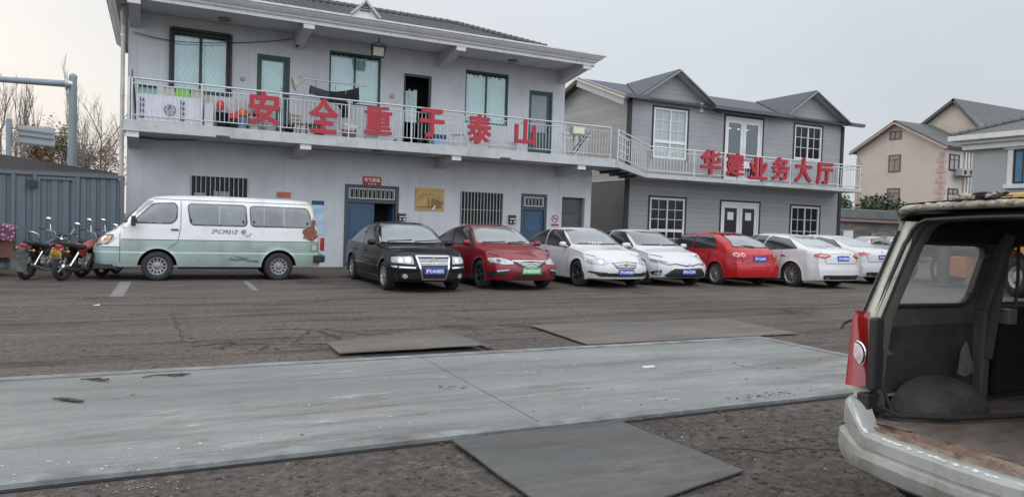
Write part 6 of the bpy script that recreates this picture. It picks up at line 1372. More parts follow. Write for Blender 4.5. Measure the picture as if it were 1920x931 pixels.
q = MB(); q.box(1.95, 2.40, -.80, .80, .27, .36); q.build('front_skirt', M_black, v.t)
for sg in (1, -1): q = MB(); q.box(-2.47, -2.2, sg*.60, sg*.84, .42, .60); q.build('bumper_corner', M_black, v.t, bevel=.03)
q = MB(); q.box(-2.50, -2.40, -.80, .80, .44, .62); q.build('rear_bumper', mat('bumper_mint', (.30, .42, .38), .5, var=.2), v.t, bevel=.03)
for sg in (1, -1): q = MB(); q.box(-2.45, -2.36, sg*.74, sg*.85, .70, 1.02); q.build('tail_light', M_tail, v.t, bevel=.015)
v.patch('fuel_flap', rnd_poly([(-2.15, .70), (-2.28, .70), (-2.28, .84), (-2.15, .84)], .02), 'L', mat('flap_pale', (.40, .50, .42), .5), .006, .04)
q = MB(); v.line(q, [(-2.14, .69), (-2.29, .69), (-2.29, .85), (-2.14, .85), (-2.14, .69)], 'L', .008, .008); q.build('flap_gap', M_under, v.t, recalc=False)
rp = [(x_+.05+(.05 if z_ < 1.26 and x_ > -2.2 else 0), z_) for x_, z_ in [(-2.235, 1.51), (-2.27, 1.42), (-2.31, 1.46), (-2.30, 1.34), (-2.28, 1.25), (-2.33, 1.15), (-2.35, 1.02), (-2.29, .98), (-2.24, .93), (-2.17, .955), (-2.10, .98), (-2.04, .99), (-2.06, 1.06), (-2.03, 1.14), (-2.05, 1.21), (-2.12, 1.225), (-2.19, 1.27), (-2.20, 1.38), (-2.22, 1.42)]]
rpp = []
for a, b_ in zip(rp, rp[1:]+rp[:1]):
    for i in range(3): t_ = i/3; rpp.append((a[0]+(b_[0]-a[0])*t_+random.uniform(-.008, .008), a[1]+(b_[1]-a[1])*t_+random.uniform(-.008, .008)))
v.patch('rust_patch', rpp, 'L', mat('red_brown_rust', (.17, .065, .045), .9, var=.5, vs=14, bump=.4, bs=40, dirt=(.30, .20, .16), da=.7, ds=9), .007, .03)
# dent above the sill: dark strips painted as its shade, surface not bent
dp_ = []
for i in range(22): x_ = -.35-.95*i/21; dp_.append((x_, .50+.03*sin(i*1.3)))
q = MB(); v.line(q, [(-.30, .50), (-.45, .47), (-.60, .49), (-.75, .45), (-.95, .44)], 'L', .045, .006); v.line(q, [(-.42, .555), (-.55, .53), (-.72, .52)], 'L', .02, .007); q.build('crumple_shade', mat('dent_shadow', (.10, .13, .12), .6), v.t, recalc=False)
# hand painted number
Mx = Matrix.Translation((.08, v.cast((-.3, 1.08), 'L')[0].y+.004, 0)) @ Matrix.Rotation(pi, 4, 'Z')
q = MB(); text_fit(q, '沪C3921Z', 0, .57, 1.055, 1.175, Mx, .0, .003, shear=.25); text_fit(q, '号', .62, .74, 1.05, 1.165, Mx, .0, .003, shear=.2); q.tube([Mx @ Vector(p) for p in ((.74, -.004, 1.04), (.77, -.004, 1.01), (.80, -.004, 1.02), (.85, -.004, 1.09))], .007, 4); q.build('painted_number', M_pk, v.t, recalc=False)
v.handles((.83,), 1.135, M_black, .15); v.wipers([((-.6, 1.28), (0, 1.30)), ((.05, 1.28), (.62, 1.30))])
for sg in (1, -1):
    q = MB(); q.box(1.60, 1.69, sg*.86, sg*1.02, 1.20, 1.42); q.bar((1.64, sg*.80, 1.26), (1.64, sg*.9, 1.28), .03); q.build('wing_mirror', M_black, v.t, bevel=.02)
v.wheels(.195, 12, mat('steel_rim', (.27, .275, .275), .6, metal=.2, var=.2, vs=12, dirt=(.12, .09, .07), da=.6, ds=20), wd=.19, style='steel', flat=((False, 1),))
# ================================================================== wrecked van at the right
WY, WYR, RX0_ = 2.66, 1.02, 3.40
M_cream = mat('cream_paint', (.56, .555, .47), .5, var=.12, vs=3, dirt=(.22, .15, .09), da=.8, ds=4.5, coat=.2)
M_silv = mat('silver_bumper', (.36, .375, .36), .45, var=.12, vs=3, dirt=(.13, .105, .08), da=.8, ds=3.5, metal=.1, bump=.06, bs=20)
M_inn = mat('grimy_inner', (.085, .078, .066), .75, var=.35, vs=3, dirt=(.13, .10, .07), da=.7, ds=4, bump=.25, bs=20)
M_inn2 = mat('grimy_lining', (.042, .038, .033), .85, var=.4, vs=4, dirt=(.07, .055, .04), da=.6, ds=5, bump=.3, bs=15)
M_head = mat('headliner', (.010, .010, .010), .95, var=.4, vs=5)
M_wfl = mat('filthy_floor', (.135, .112, .094), .85, var=.45, vs=4, dirt=(.06, .042, .03), da=.9, ds=3.5, bump=.5, bs=14, stretch=(.6, 1.5, 1))
wr = root('wrecked_van', 'stripped van shell with no tailgate, filthy interior and red tail lamp, nearest the camera', 'van', (5.2, 1.85, 0))
def holed(mb, u0, u1, v0, v1, holes, f3, flip=False, skew=0):
    """flat panel with rounded holes; f3 maps (u,v) to 3D; skew: left edge slants by skew over v"""
    pts = []; edges = []
    def loop(P):
        o = len(pts); pts.extend(Vector(p) for p in P); edges.extend([(o+i, o+(i+1) % len(P)) for i in range(len(P))])
    loop([(u0, v0), (u1, v0), (u1, v1), (u0+skew, v1)]); H = []
    for h in holes: P = rnd_poly(h, .07, 5); H.append(P); loop(P)
    V, E, F, *_ = delaunay_2d_cdt(pts, edges, [], 1, 1e-6)
    def inside(p, P):
        c = False
        for a, b_ in zip(P, P[1:]+P[:1]):
            if (a[1] > p[1]) != (b_[1] > p[1]) and p[0] < (b_[0]-a[0])*(p[1]-a[1])/(b_[1]-a[1])+a[0]: c = not c
        return c
    fs = []
    for f in F:
        c = ((sum(V[i].x for i in f))/len(f), (sum(V[i].y for i in f))/len(f))
        if not any(inside(c, P) for P in H): fs.append(tuple(f))
    mb.add([f3(p.x, p.y) for p in V], fs); return H
def yside(z, s=1): # outer side surface y as function of height; s=1 left (far), -1 right
    o = 0 if z <= 1.06 else (z-1.06)*.22
    o += .02*(1-min(1, max(0, (z-.3)/.5)))
    return (WY-o) if s > 0 else (WYR+o)
HA = [(3.585, 1.13), (4.30, 1.12), (4.335, 1.455), (3.68, 1.46)]; HB = [(4.58, 1.12), (5.62, 1.12), (5.58, 1.46), (4.60, 1.46)]; HC = [(5.82, 1.12), (6.55, 1.12), (6.25, 1.46), (5.82, 1.46)]
for s_ in (1, -1):
    q = MB(); holed(q, 3.44, 6.75, 1.06, 1.52, [HA, HB, HC], lambda u, v: Vector((u, yside(v, s_), v)), skew=.12)
    xs = [3.40, 3.6, 3.85, 4.5, 5.0, 6.0, 6.75, 7.1]; zs = [.34, .5, .7, .9, 1.06]
    for xa, xb in zip(xs, xs[1:]):
        for za, zb_ in zip(zs, zs[1:]):
            xo = .06*(za-.34) if xa == 3.40 else 0; xo2 = .06*(zb_-.34) if xa == 3.40 else 0
            q.add([(xa+xo, yside(za, s_), za), (xb, yside(za, s_), za), (xb, yside(zb_, s_), zb_), (xa+xo2, yside(zb_, s_), zb_)], [(0, 1, 2, 3)])
    q.build('side_panel', M_cream, wr, True)
    q = MB(); off = -.034*s_
    holed(q, 3.50, 6.6, 1.00, 1.52, [HA, HB, HC], lambda u, v: Vector((u, yside(v, s_)+off, v)), skew=.12)
    # reveal around openings
    for h in (HA, HB, HC):
        R_p = rnd_poly(h, .07, 5)
        for a, b_ in zip(R_p, R_p[1:]+R_p[:1]): q.add([(a[0], yside(a[1], s_), a[1]), (b_[0], yside(b_[1], s_), b_[1]), (b_[0], yside(b_[1], s_)+off, b_[1]), (a[0], yside(a[1], s_)+off, a[1])], [(0, 1, 2, 3)])
    q.build('inner_upper_panel', M_inn, wr, True)
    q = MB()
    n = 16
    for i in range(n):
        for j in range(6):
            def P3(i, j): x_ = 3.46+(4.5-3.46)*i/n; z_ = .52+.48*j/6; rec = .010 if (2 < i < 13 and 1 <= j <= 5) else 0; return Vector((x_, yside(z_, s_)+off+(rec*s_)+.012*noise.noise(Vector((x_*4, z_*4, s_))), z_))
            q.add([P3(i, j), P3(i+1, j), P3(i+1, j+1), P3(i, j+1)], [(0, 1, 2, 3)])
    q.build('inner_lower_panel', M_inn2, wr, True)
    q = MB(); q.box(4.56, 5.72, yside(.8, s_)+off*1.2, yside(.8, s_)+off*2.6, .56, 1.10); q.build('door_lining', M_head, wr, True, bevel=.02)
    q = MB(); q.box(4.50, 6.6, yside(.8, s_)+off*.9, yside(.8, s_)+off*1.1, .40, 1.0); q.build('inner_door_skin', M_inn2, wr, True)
    # pillars
    for xp, w_ in ((4.44, .12), (5.71, .10)): q = MB(); q.bar((xp-.01, yside(1.0, s_)+off*1.25, .52), (xp-.0, yside(1.0, s_)+off*1.25, 1.08), w_, .07, (1, 0, 0)); q.bar((xp, yside(1.08, s_)+off*1.25, 1.08), (xp+.03, yside(1.52, s_)+off*1.25, 1.54), w_*.9, .06, (1, 0, 0)); q.build('pillar', M_inn, wr, True, bevel=.012)
    q = MB(); R_p = rnd_poly([(a-(.012 if a < 4 else -.012), b_+(.012 if b_ > 1.3 else -.012)) for a, b_ in HA], .08, 5); q.tube([Vector((a, yside(b_, s_)+off*1.15, b_)) for a, b_ in R_p+R_p[:1]], .014, 6); q.build('window_seal', M_black, wr, True)
    q = MB(); R_p = rnd_poly(HA, .07, 5); q.add([Vector((a, yside(b_, s_)+off*.35, b_)) for a, b_ in R_p], [tuple(range(len(R_p)))]); q.build('quarter_window', glass('hazy_pane', (.88, .90, .90), .72, .10, (.55, .57, .58)), wr, True)
    if s_ > 0:
        for (x_, z_) in ((3.60, 1.30), (4.34, 1.40), (4.31, 1.17)): q = MB(); q.box(x_-.03, x_+.03, yside(z_)+off*1.6, yside(z_)+off*1.1, z_-.012, z_+.012); q.build('window_clip', M_black, wr, True)
# roof shell
def roofz(y, x=3.5): t_ = (y-(WY+WYR)/2)/((WY-WYR)/2); t_ = abs(t_); base = 1.685-.035*t_**2; return base-(.165*max(0, (t_-.80)/.20)**2.0)
ys_ = [WYR+.10+(WY-WYR-.20)*i/30 for i in range(31)]
ys_ = [(WY+WYR)/2+(WY-WYR-.20)/2*sin(pi/2*((i-15)/15)) for i in range(31)]
def roof_sheet(name, m, dz, x0, x1, inset=0):
    q = MB(); nx = 14; vs = []
    for i in range(nx+1):
        x_ = x0+(x1-x0)*i/nx
        for y in ys_:
            t_ = abs((y-(WY+WYR)/2)/((WY-WYR)/2)); vs.append(Vector((x_+(.0 if i else -.05*(1-t_**2)), y, roofz(y)+dz-.02*sst(5.6, 6.6, x_))))
    w_ = len(ys_); q.add(vs, [(i*w_+j, i*w_+j+1, (i+1)*w_+j+1, (i+1)*w_+j) for i in range(nx) for j in range(w_-1)], True); return q.build(name, m, wr, True, recalc=False)
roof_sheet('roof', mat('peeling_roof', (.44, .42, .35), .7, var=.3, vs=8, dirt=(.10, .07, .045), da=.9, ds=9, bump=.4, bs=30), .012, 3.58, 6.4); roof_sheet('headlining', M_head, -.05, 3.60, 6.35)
# ragged rear roof edge
q = MB(); n = 110; vs = []
for i in range(n+1):
    y = WYR+.12+(WY-WYR-.24)*i/n; t_ = abs((y-(WY+WYR)/2)/((WY-WYR)/2)); X = 3.585-.05*(1-t_**2); z = roofz(y); rg = 1 if y < 2.42 else .2
    k1, k2, k3 = (noise.noise(Vector((y*22, 0, 3))), noise.noise(Vector((y*30, 2, 9))), noise.noise(Vector((y*40, 7, 1))))
    vs += [Vector((X+.05, y, z+.006+.016*k1*rg)), Vector((X-.004, y, z+.004+.016*k2*rg)), Vector((X-.022+.012*k3*rg, y, z-.006+.010*k1*rg)), Vector((X-.022+.010*k2*rg, y, z-.020)), Vector((X-.005, y, z-.030)), Vector((X+.05, y, z-.035))]
q.add(vs, [(i*6+j, i*6+j+1, (i+1)*6+j+1, (i+1)*6+j) for i in range(n) for j in range(5)], True); q.build('roof_rear_edge', mat('flaking_edge', (.46, .43, .36), .9, var=.5, vs=18, dirt=(.045, .03, .02), da=1, ds=17, bump=.8, bs=50), wr, True)
for k in range(26):
    y = random.uniform(1.2, 2.38); z = roofz(y); q = MB(); c_ = Vector((3.53+random.uniform(-.02, .05), y, z+.022)); P = [c_+Vector((random.uniform(-.02, .02), random.uniform(-.05, .05), random.uniform(-.004, .016))) for _ in range(5)]; q.tube(P, [.009, .012, .010, .007, .003], 5)
    q.build('peeled_sealant', mat('dark_flakes', (.05, .04, .03), .95, var=.5, vs=20) if k % 3 else mat('pale_flakes', (.40, .36, .30), .9, var=.4, vs=20), wr, True)
hz = root('rubber_hose', 'coiled strip of black rubber on the roof edge of the wrecked van', 'hose', (3.57, 2.06, roofz(2.06)+.01)); q = MB(); q.tube([Vector((3.55+.02*sin(i*.9), 2.10+.042*cos(i*.62), roofz(2.06)+.016+.010*sin(i*.62)+.0008*i)) for i in range(22)], .007, 6); q.build('coil', M_rubber, hz, True)
for s_ in (1, -1):
    q = MB(); ye = ys_[-2] if s_ > 0 else ys_[1]; vs = []
    for x_ in (3.60, 4.2, 5.0, 6.3): vs += [Vector((x_, yside(1.46, s_)-.042*s_, 1.470)), Vector((x_, yside(1.52, s_)-.060*s_, 1.53)), Vector((x_, ye-.01*s_, roofz(ye)-.045))]
    q.add(vs, [(i*3+j, i*3+j+1, (i+1)*3+j+1, (i+1)*3+j) for i in range(3) for j in range(2)], True); q.build('headlining_edge', M_head, wr, True)
# roof side rails joining band to roof
for s_ in (1, -1):
    q = MB(); vs = []; yb_ = yside(1.52, s_); ye = ys_[-1] if s_ > 0 else ys_[0]
    for x_ in (3.575, 4.5, 5.5, 6.5):
        xo = x_
        for (y, z) in ((yb_, 1.515), (yb_-.008*s_, 1.56), (ye+.015*s_, roofz(ye)+.0), (ye, roofz(ye)+.013)): vs.append(Vector((xo, y, z)))
    q.add(vs, [(i*4+j, i*4+j+1, (i+1)*4+j+1, (i+1)*4+j) for i in range(3) for j in range(3)], True); q.build('roof_rail', M_cream, wr, True)
    # D pillar (outer) between lamp and opening
    q = MB(); PO = [(3.40, .60), (3.40, .72), (3.425, .90), (3.46, 1.06), (3.52, 1.30), (3.575, 1.50), (3.60, 1.58)]; vs = []
    for (x_, z_) in PO:
        y = yside(z_, s_); vs += [Vector((x_+.03, y, z_)), Vector((x_, y-.012*s_, z_)), Vector((x_+.004, y-.07*s_, z_)), Vector((x_+.05, y-.085*s_, z_)), Vector((x_+.10, y-.08*s_, z_))]
    q.add(vs, [(i*5+j, i*5+j+1, (i+1)*5+j+1, (i+1)*5+j) for i in range(len(PO)-1) for j in range(4)], True); q.build('rear_pillar', M_cream, wr, True)
# opening seals: inner frame and rubber
def open_path(off_, xo):
    P = []
    for (x_, z_) in [(3.43, .56), (3.42, .72), (3.445, .90), (3.48, 1.06), (3.535, 1.30), (3.575, 1.46)]: P.append((x_+xo, yside(z_)-off_, z_))
    yc = (WY+WYR)/2
    for a in (15, 35, 55, 75): P.append((3.585+xo, yside(1.5)-off_-.13*(1-cos(radians(a))), 1.47+.14*sin(radians(a))-off_*.25))
    n = 9; y0 = P[-1][1]; z0 = P[-1][2]
    for i in range(1, n): t_ = i/n; P.append((3.585+xo-.04*sin(pi*t_), y0+(2*yc-y0-y0)*t_, z0+.02*sin(pi*t_)))
    L_ = [(p[0], 2*yc-p[1], p[2]) for p in P[:10]][::-1]; return P+L_
for nm, off_, xo, r_, m in (('door_seal', .062, -.004, .012, M_black), ('door_seal', .082, .03, .010, M_rubber)):
    q = MB(); q.tube([Vector(p) for p in open_path(off_, xo)], r_, 7); q.build(nm, m, wr, True)
q = MB(); A, B = open_path(.062, .0), open_path(.092, .04); C_ = open_path(.095, .11); n = len(A)
q.add([Vector(p) for p in A+B+C_], [(i, i+1, n+i+1, n+i) for i in range(n-1)]+[(n+i, n+i+1, 2*n+i+1, 2*n+i) for i in range(n-1)], True); q.build('opening_frame', M_inn, wr, True)
# floor, hump, sill
q = MB(); nx, ny = 40, 24; vs = []
for i in range(nx+1):
    for j in range(ny+1):
        x_, y = 3.36+3.0*i/nx, WYR+.07+(WY-WYR-.14)*j/ny; vs.append(Vector((x_, y, .53+.010*noise.noise(Vector((x_*3, y*5, 0)))+.006*noise.noise(Vector((x_*12, y*12, 4)))+(.004 if int(y*14) % 2 else 0))))
q.add(vs, [(i*(ny+1)+j, (i+1)*(ny+1)+j, (i+1)*(ny+1)+j+1, i*(ny+1)+j+1) for i in range(nx) for j in range(ny)], True); q.build('load_floor', M_wfl, wr, True)
for s_ in (1, -1):
    q = MB(); vs = []; n, m_ = 20, 8; cy_ = WY-.06 if s_ > 0 else WYR+.06
    for j in range(m_+1):
        for i in range(n+1):
            a = pi*i/n; b_ = (pi/2)*j/m_; R_ = .335*(max(0, cos(b_))**.55); z_ = .50+.225*(sin(a)**.75)*(cos(b_)**.4 if cos(b_) > 0 else 0); vs.append(Vector((3.93+R_*cos(pi-a)*1.0, cy_-s_*(.02+.25*sin(b_)), z_+.006*noise.noise(Vector((i*.6, j*.6, 2))))))
    q.add(vs, [(j*(n+1)+i, j*(n+1)+i+1, (j+1)*(n+1)+i+1, (j+1)*(n+1)+i) for j in range(m_) for i in range(n)], True); q.build('wheel_arch_cover', mat('arch_felt', (.050, .047, .043), .9, var=.4, vs=6, dirt=(.10, .075, .05), da=.6, ds=6, bump=.3, bs=30), wr, True)
q = MB(); vs = []; n = 60
for i in range(n+1):
    y = WYR+.06+(WY-WYR-.12)*i/n; t_ = (y-(WY+WYR)/2)/((WY-WYR)/2); xo = .08*t_*t_
    for (x_, z_) in ((3.245+xo, .490), (3.29+xo, .518), (3.32+xo, .500), (3.35+xo*.5, .535), (3.385, .530), (3.42, .532)): vs.append(Vector((x_+.006*noise.noise(Vector((y*14, x_*9, 1))), y, z_+.010*noise.noise(Vector((y*18, x_*20, 5))))))
q.add(vs, [(i*6+j, i*6+j+1, (i+1)*6+j+1, (i+1)*6+j) for i in range(n) for j in range(5)], True); q.build('rusty_sill', mat('rusty_sill', (.17, .115, .085), .9, var=.5, vs=10, dirt=(.34, .31, .26), da=.9, ds=8, bump=.6, bs=30), wr, True)
# loose trim strip, torn lining, belt
q = MB(); q.tube([(3.46, 2.50, .56), (3.52, 2.43, .565), (3.75, 2.30, .565), (4.15, 2.20, .57), (4.25, 2.19, .572)], .016, 6); q.build('loose_trim', M_rubber, wr, True)
q = MB(); q.tube([(3.44, 2.57, .95), (3.43, 2.56, .75), (3.44, 2.53, .60), (3.50, 2.44, .56), (3.58, 2.40, .56)], .014, 6); q.tube([(3.46, 2.53, .9), (3.45, 2.52, .72), (3.48, 2.47, .58)], .010, 6); q.build('dangling_seal', M_rubber, wr, True)
q = MB(); q.add([(4.22, 2.58, .86), (4.27, 2.58, .90), (4.33, 2.56, .72), (4.22, 2.55, .70), (4.16, 2.56, .72)], [(0, 1, 2, 3, 4)]); q.build('torn_lining', mat('torn_grey', (.13, .13, .125), .8, var=.4, vs=10), wr, True); q = MB(); q.add([(3.52, 2.595, .93), (3.50, 2.58, .85), (3.62, 2.58, .855)], [(0, 1, 2)]); q.build('torn_lining', mat('torn_grey', (.13, .13, .125), .8, var=.4, vs=10), wr, True)
q = MB(); q.bar((4.52, 2.52, 1.53), (4.40, 2.53, .80), .045, .006, (1, 0, 0)); q.build('seat_belt', mat('belt_grey', (.07, .07, .065), .8), wr, True)
q = MB(); q.box(4.50, 4.58, 2.48, 2.55, 1.0, 1.09); q.build('belt_guide', mat('belt_plastic', (.16, .15, .135), .6), wr, True, bevel=.008)
q = MB(); q.tube([(4.64, 2.53, 1.5), (4.60, 2.50, 1.28), (4.585, 2.50, 1.08)], .010, 5); q.build('seat_belt', MATS['belt_grey'], wr, True)
# tail lamps
for s_ in (1, -1):
    def tl(name, z0, z1, m, ex=0, parent=wr, w0=0, w1=1):
        q = MB(); n = 12; k = 8; vs = []
        for i in range(n+1):
            t_ = i/n; z_ = z0+(z1-z0)*t_; g_ = (z_-.70)/.39; wdt = .125*(1-.62*max(0, g_-.15)**1.1)
            for j in range(k+1):
                u = w0+(w1-w0)*j/k; y = yside(z_, s_)+.012*s_-wdt*u*s_; xx = 3.395+.055*g_-.075*sin(pi*min(1, u*1.0+.12))**.8-ex
                if u < .12: xx += .05*(1-u/.12)
                vs.append(Vector((xx, y, z_)))
        q.add(vs, [(i*(k+1)+j, i*(k+1)+j+1, (i+1)*(k+1)+j+1, (i+1)*(k+1)+j) for i in range(n) for j in range(k)], True); return q.build(name, m, parent, True)
    tlo = tl('tail_light', .70, 1.09, mat('lamp_red', (.30, .012, .013), .12, var=.2, vs=12, coat=1))
    q = MB(); zc = .865; vs = [Vector((3.348, yside(zc, s_)-.045*s_, zc))]; n = 20
    for R_ in (.5, 1.0):
        for i in range(n): a = 2*pi*i/n; vs.append(Vector((3.346+.012*R_+.012*abs(cos(a))*R_, yside(zc, s_)+(-.045+.042*R_*cos(a))*s_, zc+.062*R_*sin(a))))
    q.add(vs, [(0, 1+i, 1+(i+1) % n) for i in range(n)]+[(1+i, 1+(i+1) % n, n+1+(i+1) % n, n+1+i) for i in range(n)], True); q.build('reversing_lens', mat('clear_lens', (.62, .56, .54), .12, var=.3, vs=30, coat=1), tlo, True)
    q = MB(); q.tube([Vector((3.345+.024*1+.012*abs(cos(2*pi*i/20)), yside(zc, s_)+(-.045+.046*cos(2*pi*i/20))*s_, zc+.068*sin(2*pi*i/20))) for i in range(21)], .006, 5, False); q.build('lens_ring', M_chrome, tlo, True)
    q = MB(); q.box(3.37, 3.44, yside(.9, s_)-.155*s_, yside(.9, s_)-.108*s_, .69, 1.07); q.build('lamp_housing', M_black, wr, True, bevel=.012)
    q = MB(); q.box(3.36, 3.45, yside(.65, s_)-.13*s_, yside(.65, s_)-.06*s_, .585, .665); q.build('lamp_socket', M_black, wr, True, bevel=.006)
# bumper
def arcpath():
    P = [(4.10, WY+.035), (3.70, WY+.040), (3.50, WY+.035), (3.40, WY+.015), (3.335, WY-.04), (3.29, WY-.12), (3.255, WY-.25), (3.225, WY-.45), (3.205, WY-.65), (3.20, (WY+WYR)/2)]
    return P+[(x_, WY+WYR-y) for x_, y in P[:-1][::-1]]
BP = arcpath(); BPF = []
for i in range(len(BP)-1):
    for k in range(4):
        a, b_, c, d_ = BP[max(0, i-1)], BP[i], BP[i+1], BP[min(len(BP)-1, i+2)]; t_ = k/4
        BPF.append(tuple(.5*((2*b_[j])+(-a[j]+c[j])*t_+(2*a[j]-5*b_[j]+4*c[j]-d_[j])*t_**2+(-a[j]+3*b_[j]-3*c[j]+d_[j])*t_**3) for j in (0, 1)))
BPF.append(BP[-1])
prof = [(-.10, .495), (-.035, .505), (-.012, .502), (.0, .492), (.012, .475), (.014, .425), (.004, .420), (.004, .412), (.034, .404), (.038, .372), (.026, .335), (.008, .30), (-.02, .28), (-.06, .27)]
q = MB(); vs = []; npf = len(prof)
for i, (x_, y) in enumerate(BPF):
    a, b_ = BPF[max(0, i-1)], BPF[min(len(BPF)-1, i+1)]; d_ = Vector((b_[0]-a[0], b_[1]-a[1], 0)).normalized(); nrm = Vector((d_.y, -d_.x, 0)); 
    if nrm.dot(Vector((-1, 0, 0))+Vector((0, (1 if y > (WY+WYR)/2 else -1)*.8, 0))) < 0: nrm = -nrm
    lift = .125*sst(WY-.22, WY-.03, y) if y > 1.8 else .125*sst(WYR+.22, WYR+.03, y)
    for o_, z in prof: vs.append(Vector((x_, y, z+(lift if z > .47 else lift*max(0, (z-.36)/.11)*.95)+.004*noise.noise(Vector((x_*9, y*9, z*9)))))+nrm*(o_+.004*noise.noise(Vector((y*6, z*8, 3)))))
q.add(vs, [(i*npf+j, i*npf+j+1, (i+1)*npf+j+1, (i+1)*npf+j) for i in range(len(BPF)-1) for j in range(npf-1)], True); o_ = q.build('rear_bumper', M_silv, wr, True); o_.data.set_sharp_from_angle(angle=radians(24))
# scuffs: bare white plastic along the edge
M_scuff = mat('scuffed_white', (.62, .63, .62), .7, var=.2, vs=20); q = MB(); sv = []
for i in range(14, len(BPF)-6):
    for k in range(6):
        t_ = k/6; a = vs[i*npf+2].lerp(vs[(i+1)*npf+2], t_); b_ = vs[i*npf+4].lerp(vs[(i+1)*npf+4], t_); nn = noise.noise(Vector((a.y*9, 3, 0)))+.6*noise.noise(Vector((a.y*34, 8, 0)))
        m0 = .30+.15*noise.noise(Vector((a.y*30, 1, 1))); wd_ = max(0, nn+.12)*.9; up_ = Vector((-.003, 0, .003)); sv.append((a.lerp(b_, m0-min(.3, wd_*.4))+up_, a.lerp(b_, min(1, m0+wd_*.6))+up_))
for (a, b_), (c, d_) in zip(sv, sv[1:]):
    if (a-b_).length > .002 or (c-d_).length > .002: q.add([a, b_, d_, c], [(0, 1, 2, 3)])
q.build('scuff_marks', M_scuff, wr, True)
# rest of the shell: bonnet, windscreen, front, seats, wheels
q = MB(); q.add([(6.4, yside(1.5)-.05, 1.60), (6.4, yside(1.5, -1)+.05, 1.60), (6.98, WYR+.08, 1.06), (6.98, WY-.08, 1.06)], [(0, 1, 2, 3)]); q.build('windscreen', glass('hazy_pane'), wr, True)
q = MB(); ps_ = [(6.75, 1.06), (6.98, 1.06), (7.25, .98), (7.42, .80), (7.46, .55), (7.42, .32)]; vs = [Vector((x_, y, z)) for x_, z in ps_ for y in (WYR+.02, WYR+.3, (WY+WYR)/2, WY-.3, WY-.02)]; q.add(vs, [(i*5+j, i*5+j+1, (i+1)*5+j+1, (i+1)*5+j) for i in range(5) for j in range(4)], True)
for s_ in (1, -1): y = WY-.02 if s_ > 0 else WYR+.02; q.add([(x_, y, z) for x_, z in ps_]+[(6.75, y, .32)], [tuple(range(7))])
q.build('bonnet', M_cream, wr, True)
for s_ in (1, -1):
    q = MB(); y = WY-.25 if s_ > 0 else WYR+.25; q.box(7.40, 7.47, y-.12, y+.12, .66, .82); q.build('headlight', M_lamp, wr, True, bevel=.03)
q = MB(); q.box(6.3, 6.7, WYR+.1, WY-.1, .85, 1.05); q.build('dashboard', M_head, wr, True, bevel=.04)
for y in (1.45, 2.22): q = MB(); q.box(5.5, 6.0, y-.22, y+.22, .58, .72); q.box(5.42, 5.54, y-.22, y+.22, .70, 1.32); q.build('front_seat', M_head, wr, True, bevel=.04)
q = MB(); q.box(3.45, 7.2, WYR+.06, WY-.06, .30, .50); q.build('underbody', M_under, wr, True)
for xa in (3.95, 6.50):
    for s_ in (1, -1):
        y = WY-.02 if s_ > 0 else WYR+.02; M_ = Matrix.Translation((xa, y, .27)) @ Matrix.Rotation(-pi/2*s_, 4, 'X'); q = MB(); q.lathe([(.16, 0), (.25, .012), (.268, -.02), (.268, -.14), (.25, -.16), (.16, -.16)], 26, M_)
        w_ = q.build('wheel', M_rubber, wr, True); q = MB(); q.lathe([(.001, -.02), (.10, -.03), (.16, -.01), (.16, -.1)], 20, M_); q.build('rim', M_alloyK, w_, True)
q = MB(); q.tube([(3.395, WY+.012, 1.04), (3.38, WY+.05, 1.015), (3.365, WY+.055, .985)], .008, 5); q.build('rubber_stop', M_black, wr, True)
q = MB(); q.tube([(x_-.006, yside(z_)-.004, z_) for x_, z_ in ((3.585, 1.53), (3.52, 1.30), (3.46, 1.06), (3.44, .98))], .008, 6); q.build('gutter_trim', M_rubber, wr, True)
# ================================================================== background right
def wbox(mb, x0, x1, y0, y1, z0, z1): mb.box(x0, x1, y0, y1, z0, z1)
M_cb = mat('cream_render', (.53, .475, .415), .85, var=.05, vs=.6, dirt=(.42, .37, .32), da=.4, ds=.5, streak=.12)
M_pk2 = mat('pink_quoin', (.44, .33, .295), .85, var=.15, vs=2); M_grt = mat('far_roof', (.10, .105, .105), .8, var=.2, vs=2)
M_brn = mat('brown_frame', (.13, .06, .05), .6, var=.1); M_fgl = mat('far_pane', (.20, .19, .18), .15, var=.25, vs=.8, spec=.7)
# cream house: gable wall on plane X = XC, side facing -Y
XC = 61.7
def gx(x, y): p = onX(x, y, XC); return p.y, p.z
ca = gx(1768, 270); cl = gx(1604, 280); ap = gx(1685, 228); apU = gx(1720, 190)
yR, yL = gx(1768, 330)[0], gx(1605, 330)[0]; zER = gx(1770, 268)[1]; zEL = gx(1604, 280)[1]; yA, zA = gx(1684, 226); yU, zU = gx(1720, 192)
print('B3', [round(v, 1) for v in (yR, yL, zER, zEL, yA, zA, yU, zU)])
b3 = root('cream_house', 'large cream house with pinkish quoins and stepped grey roofs, behind the annexe', 'house', (XC+6, (yR+yL)/2, 0))
q = MB(); q.add([(XC, yR, 0), (XC, yL, 0), (XC, yL, zEL-.2), (XC, yA, zA-.3), (XC, yR, zER-.2)], [(0, 1, 2, 3, 4)]); q.add([(XC, yR, 0), (XC+5.2, yR, 0), (XC+5.2, yR, zER-.2), (XC, yR, zER-.2)], [(0, 1, 2, 3)]); q.add([(XC, yL, 0), (XC+5.2, yL, 0), (XC+5.2, yL, zEL-.2), (XC, yL, zEL-.2)], [(0, 1, 2, 3)])
q.build('wall', M_cb, b3, True)
XU = XC+5.0; yU1 = yR-.6
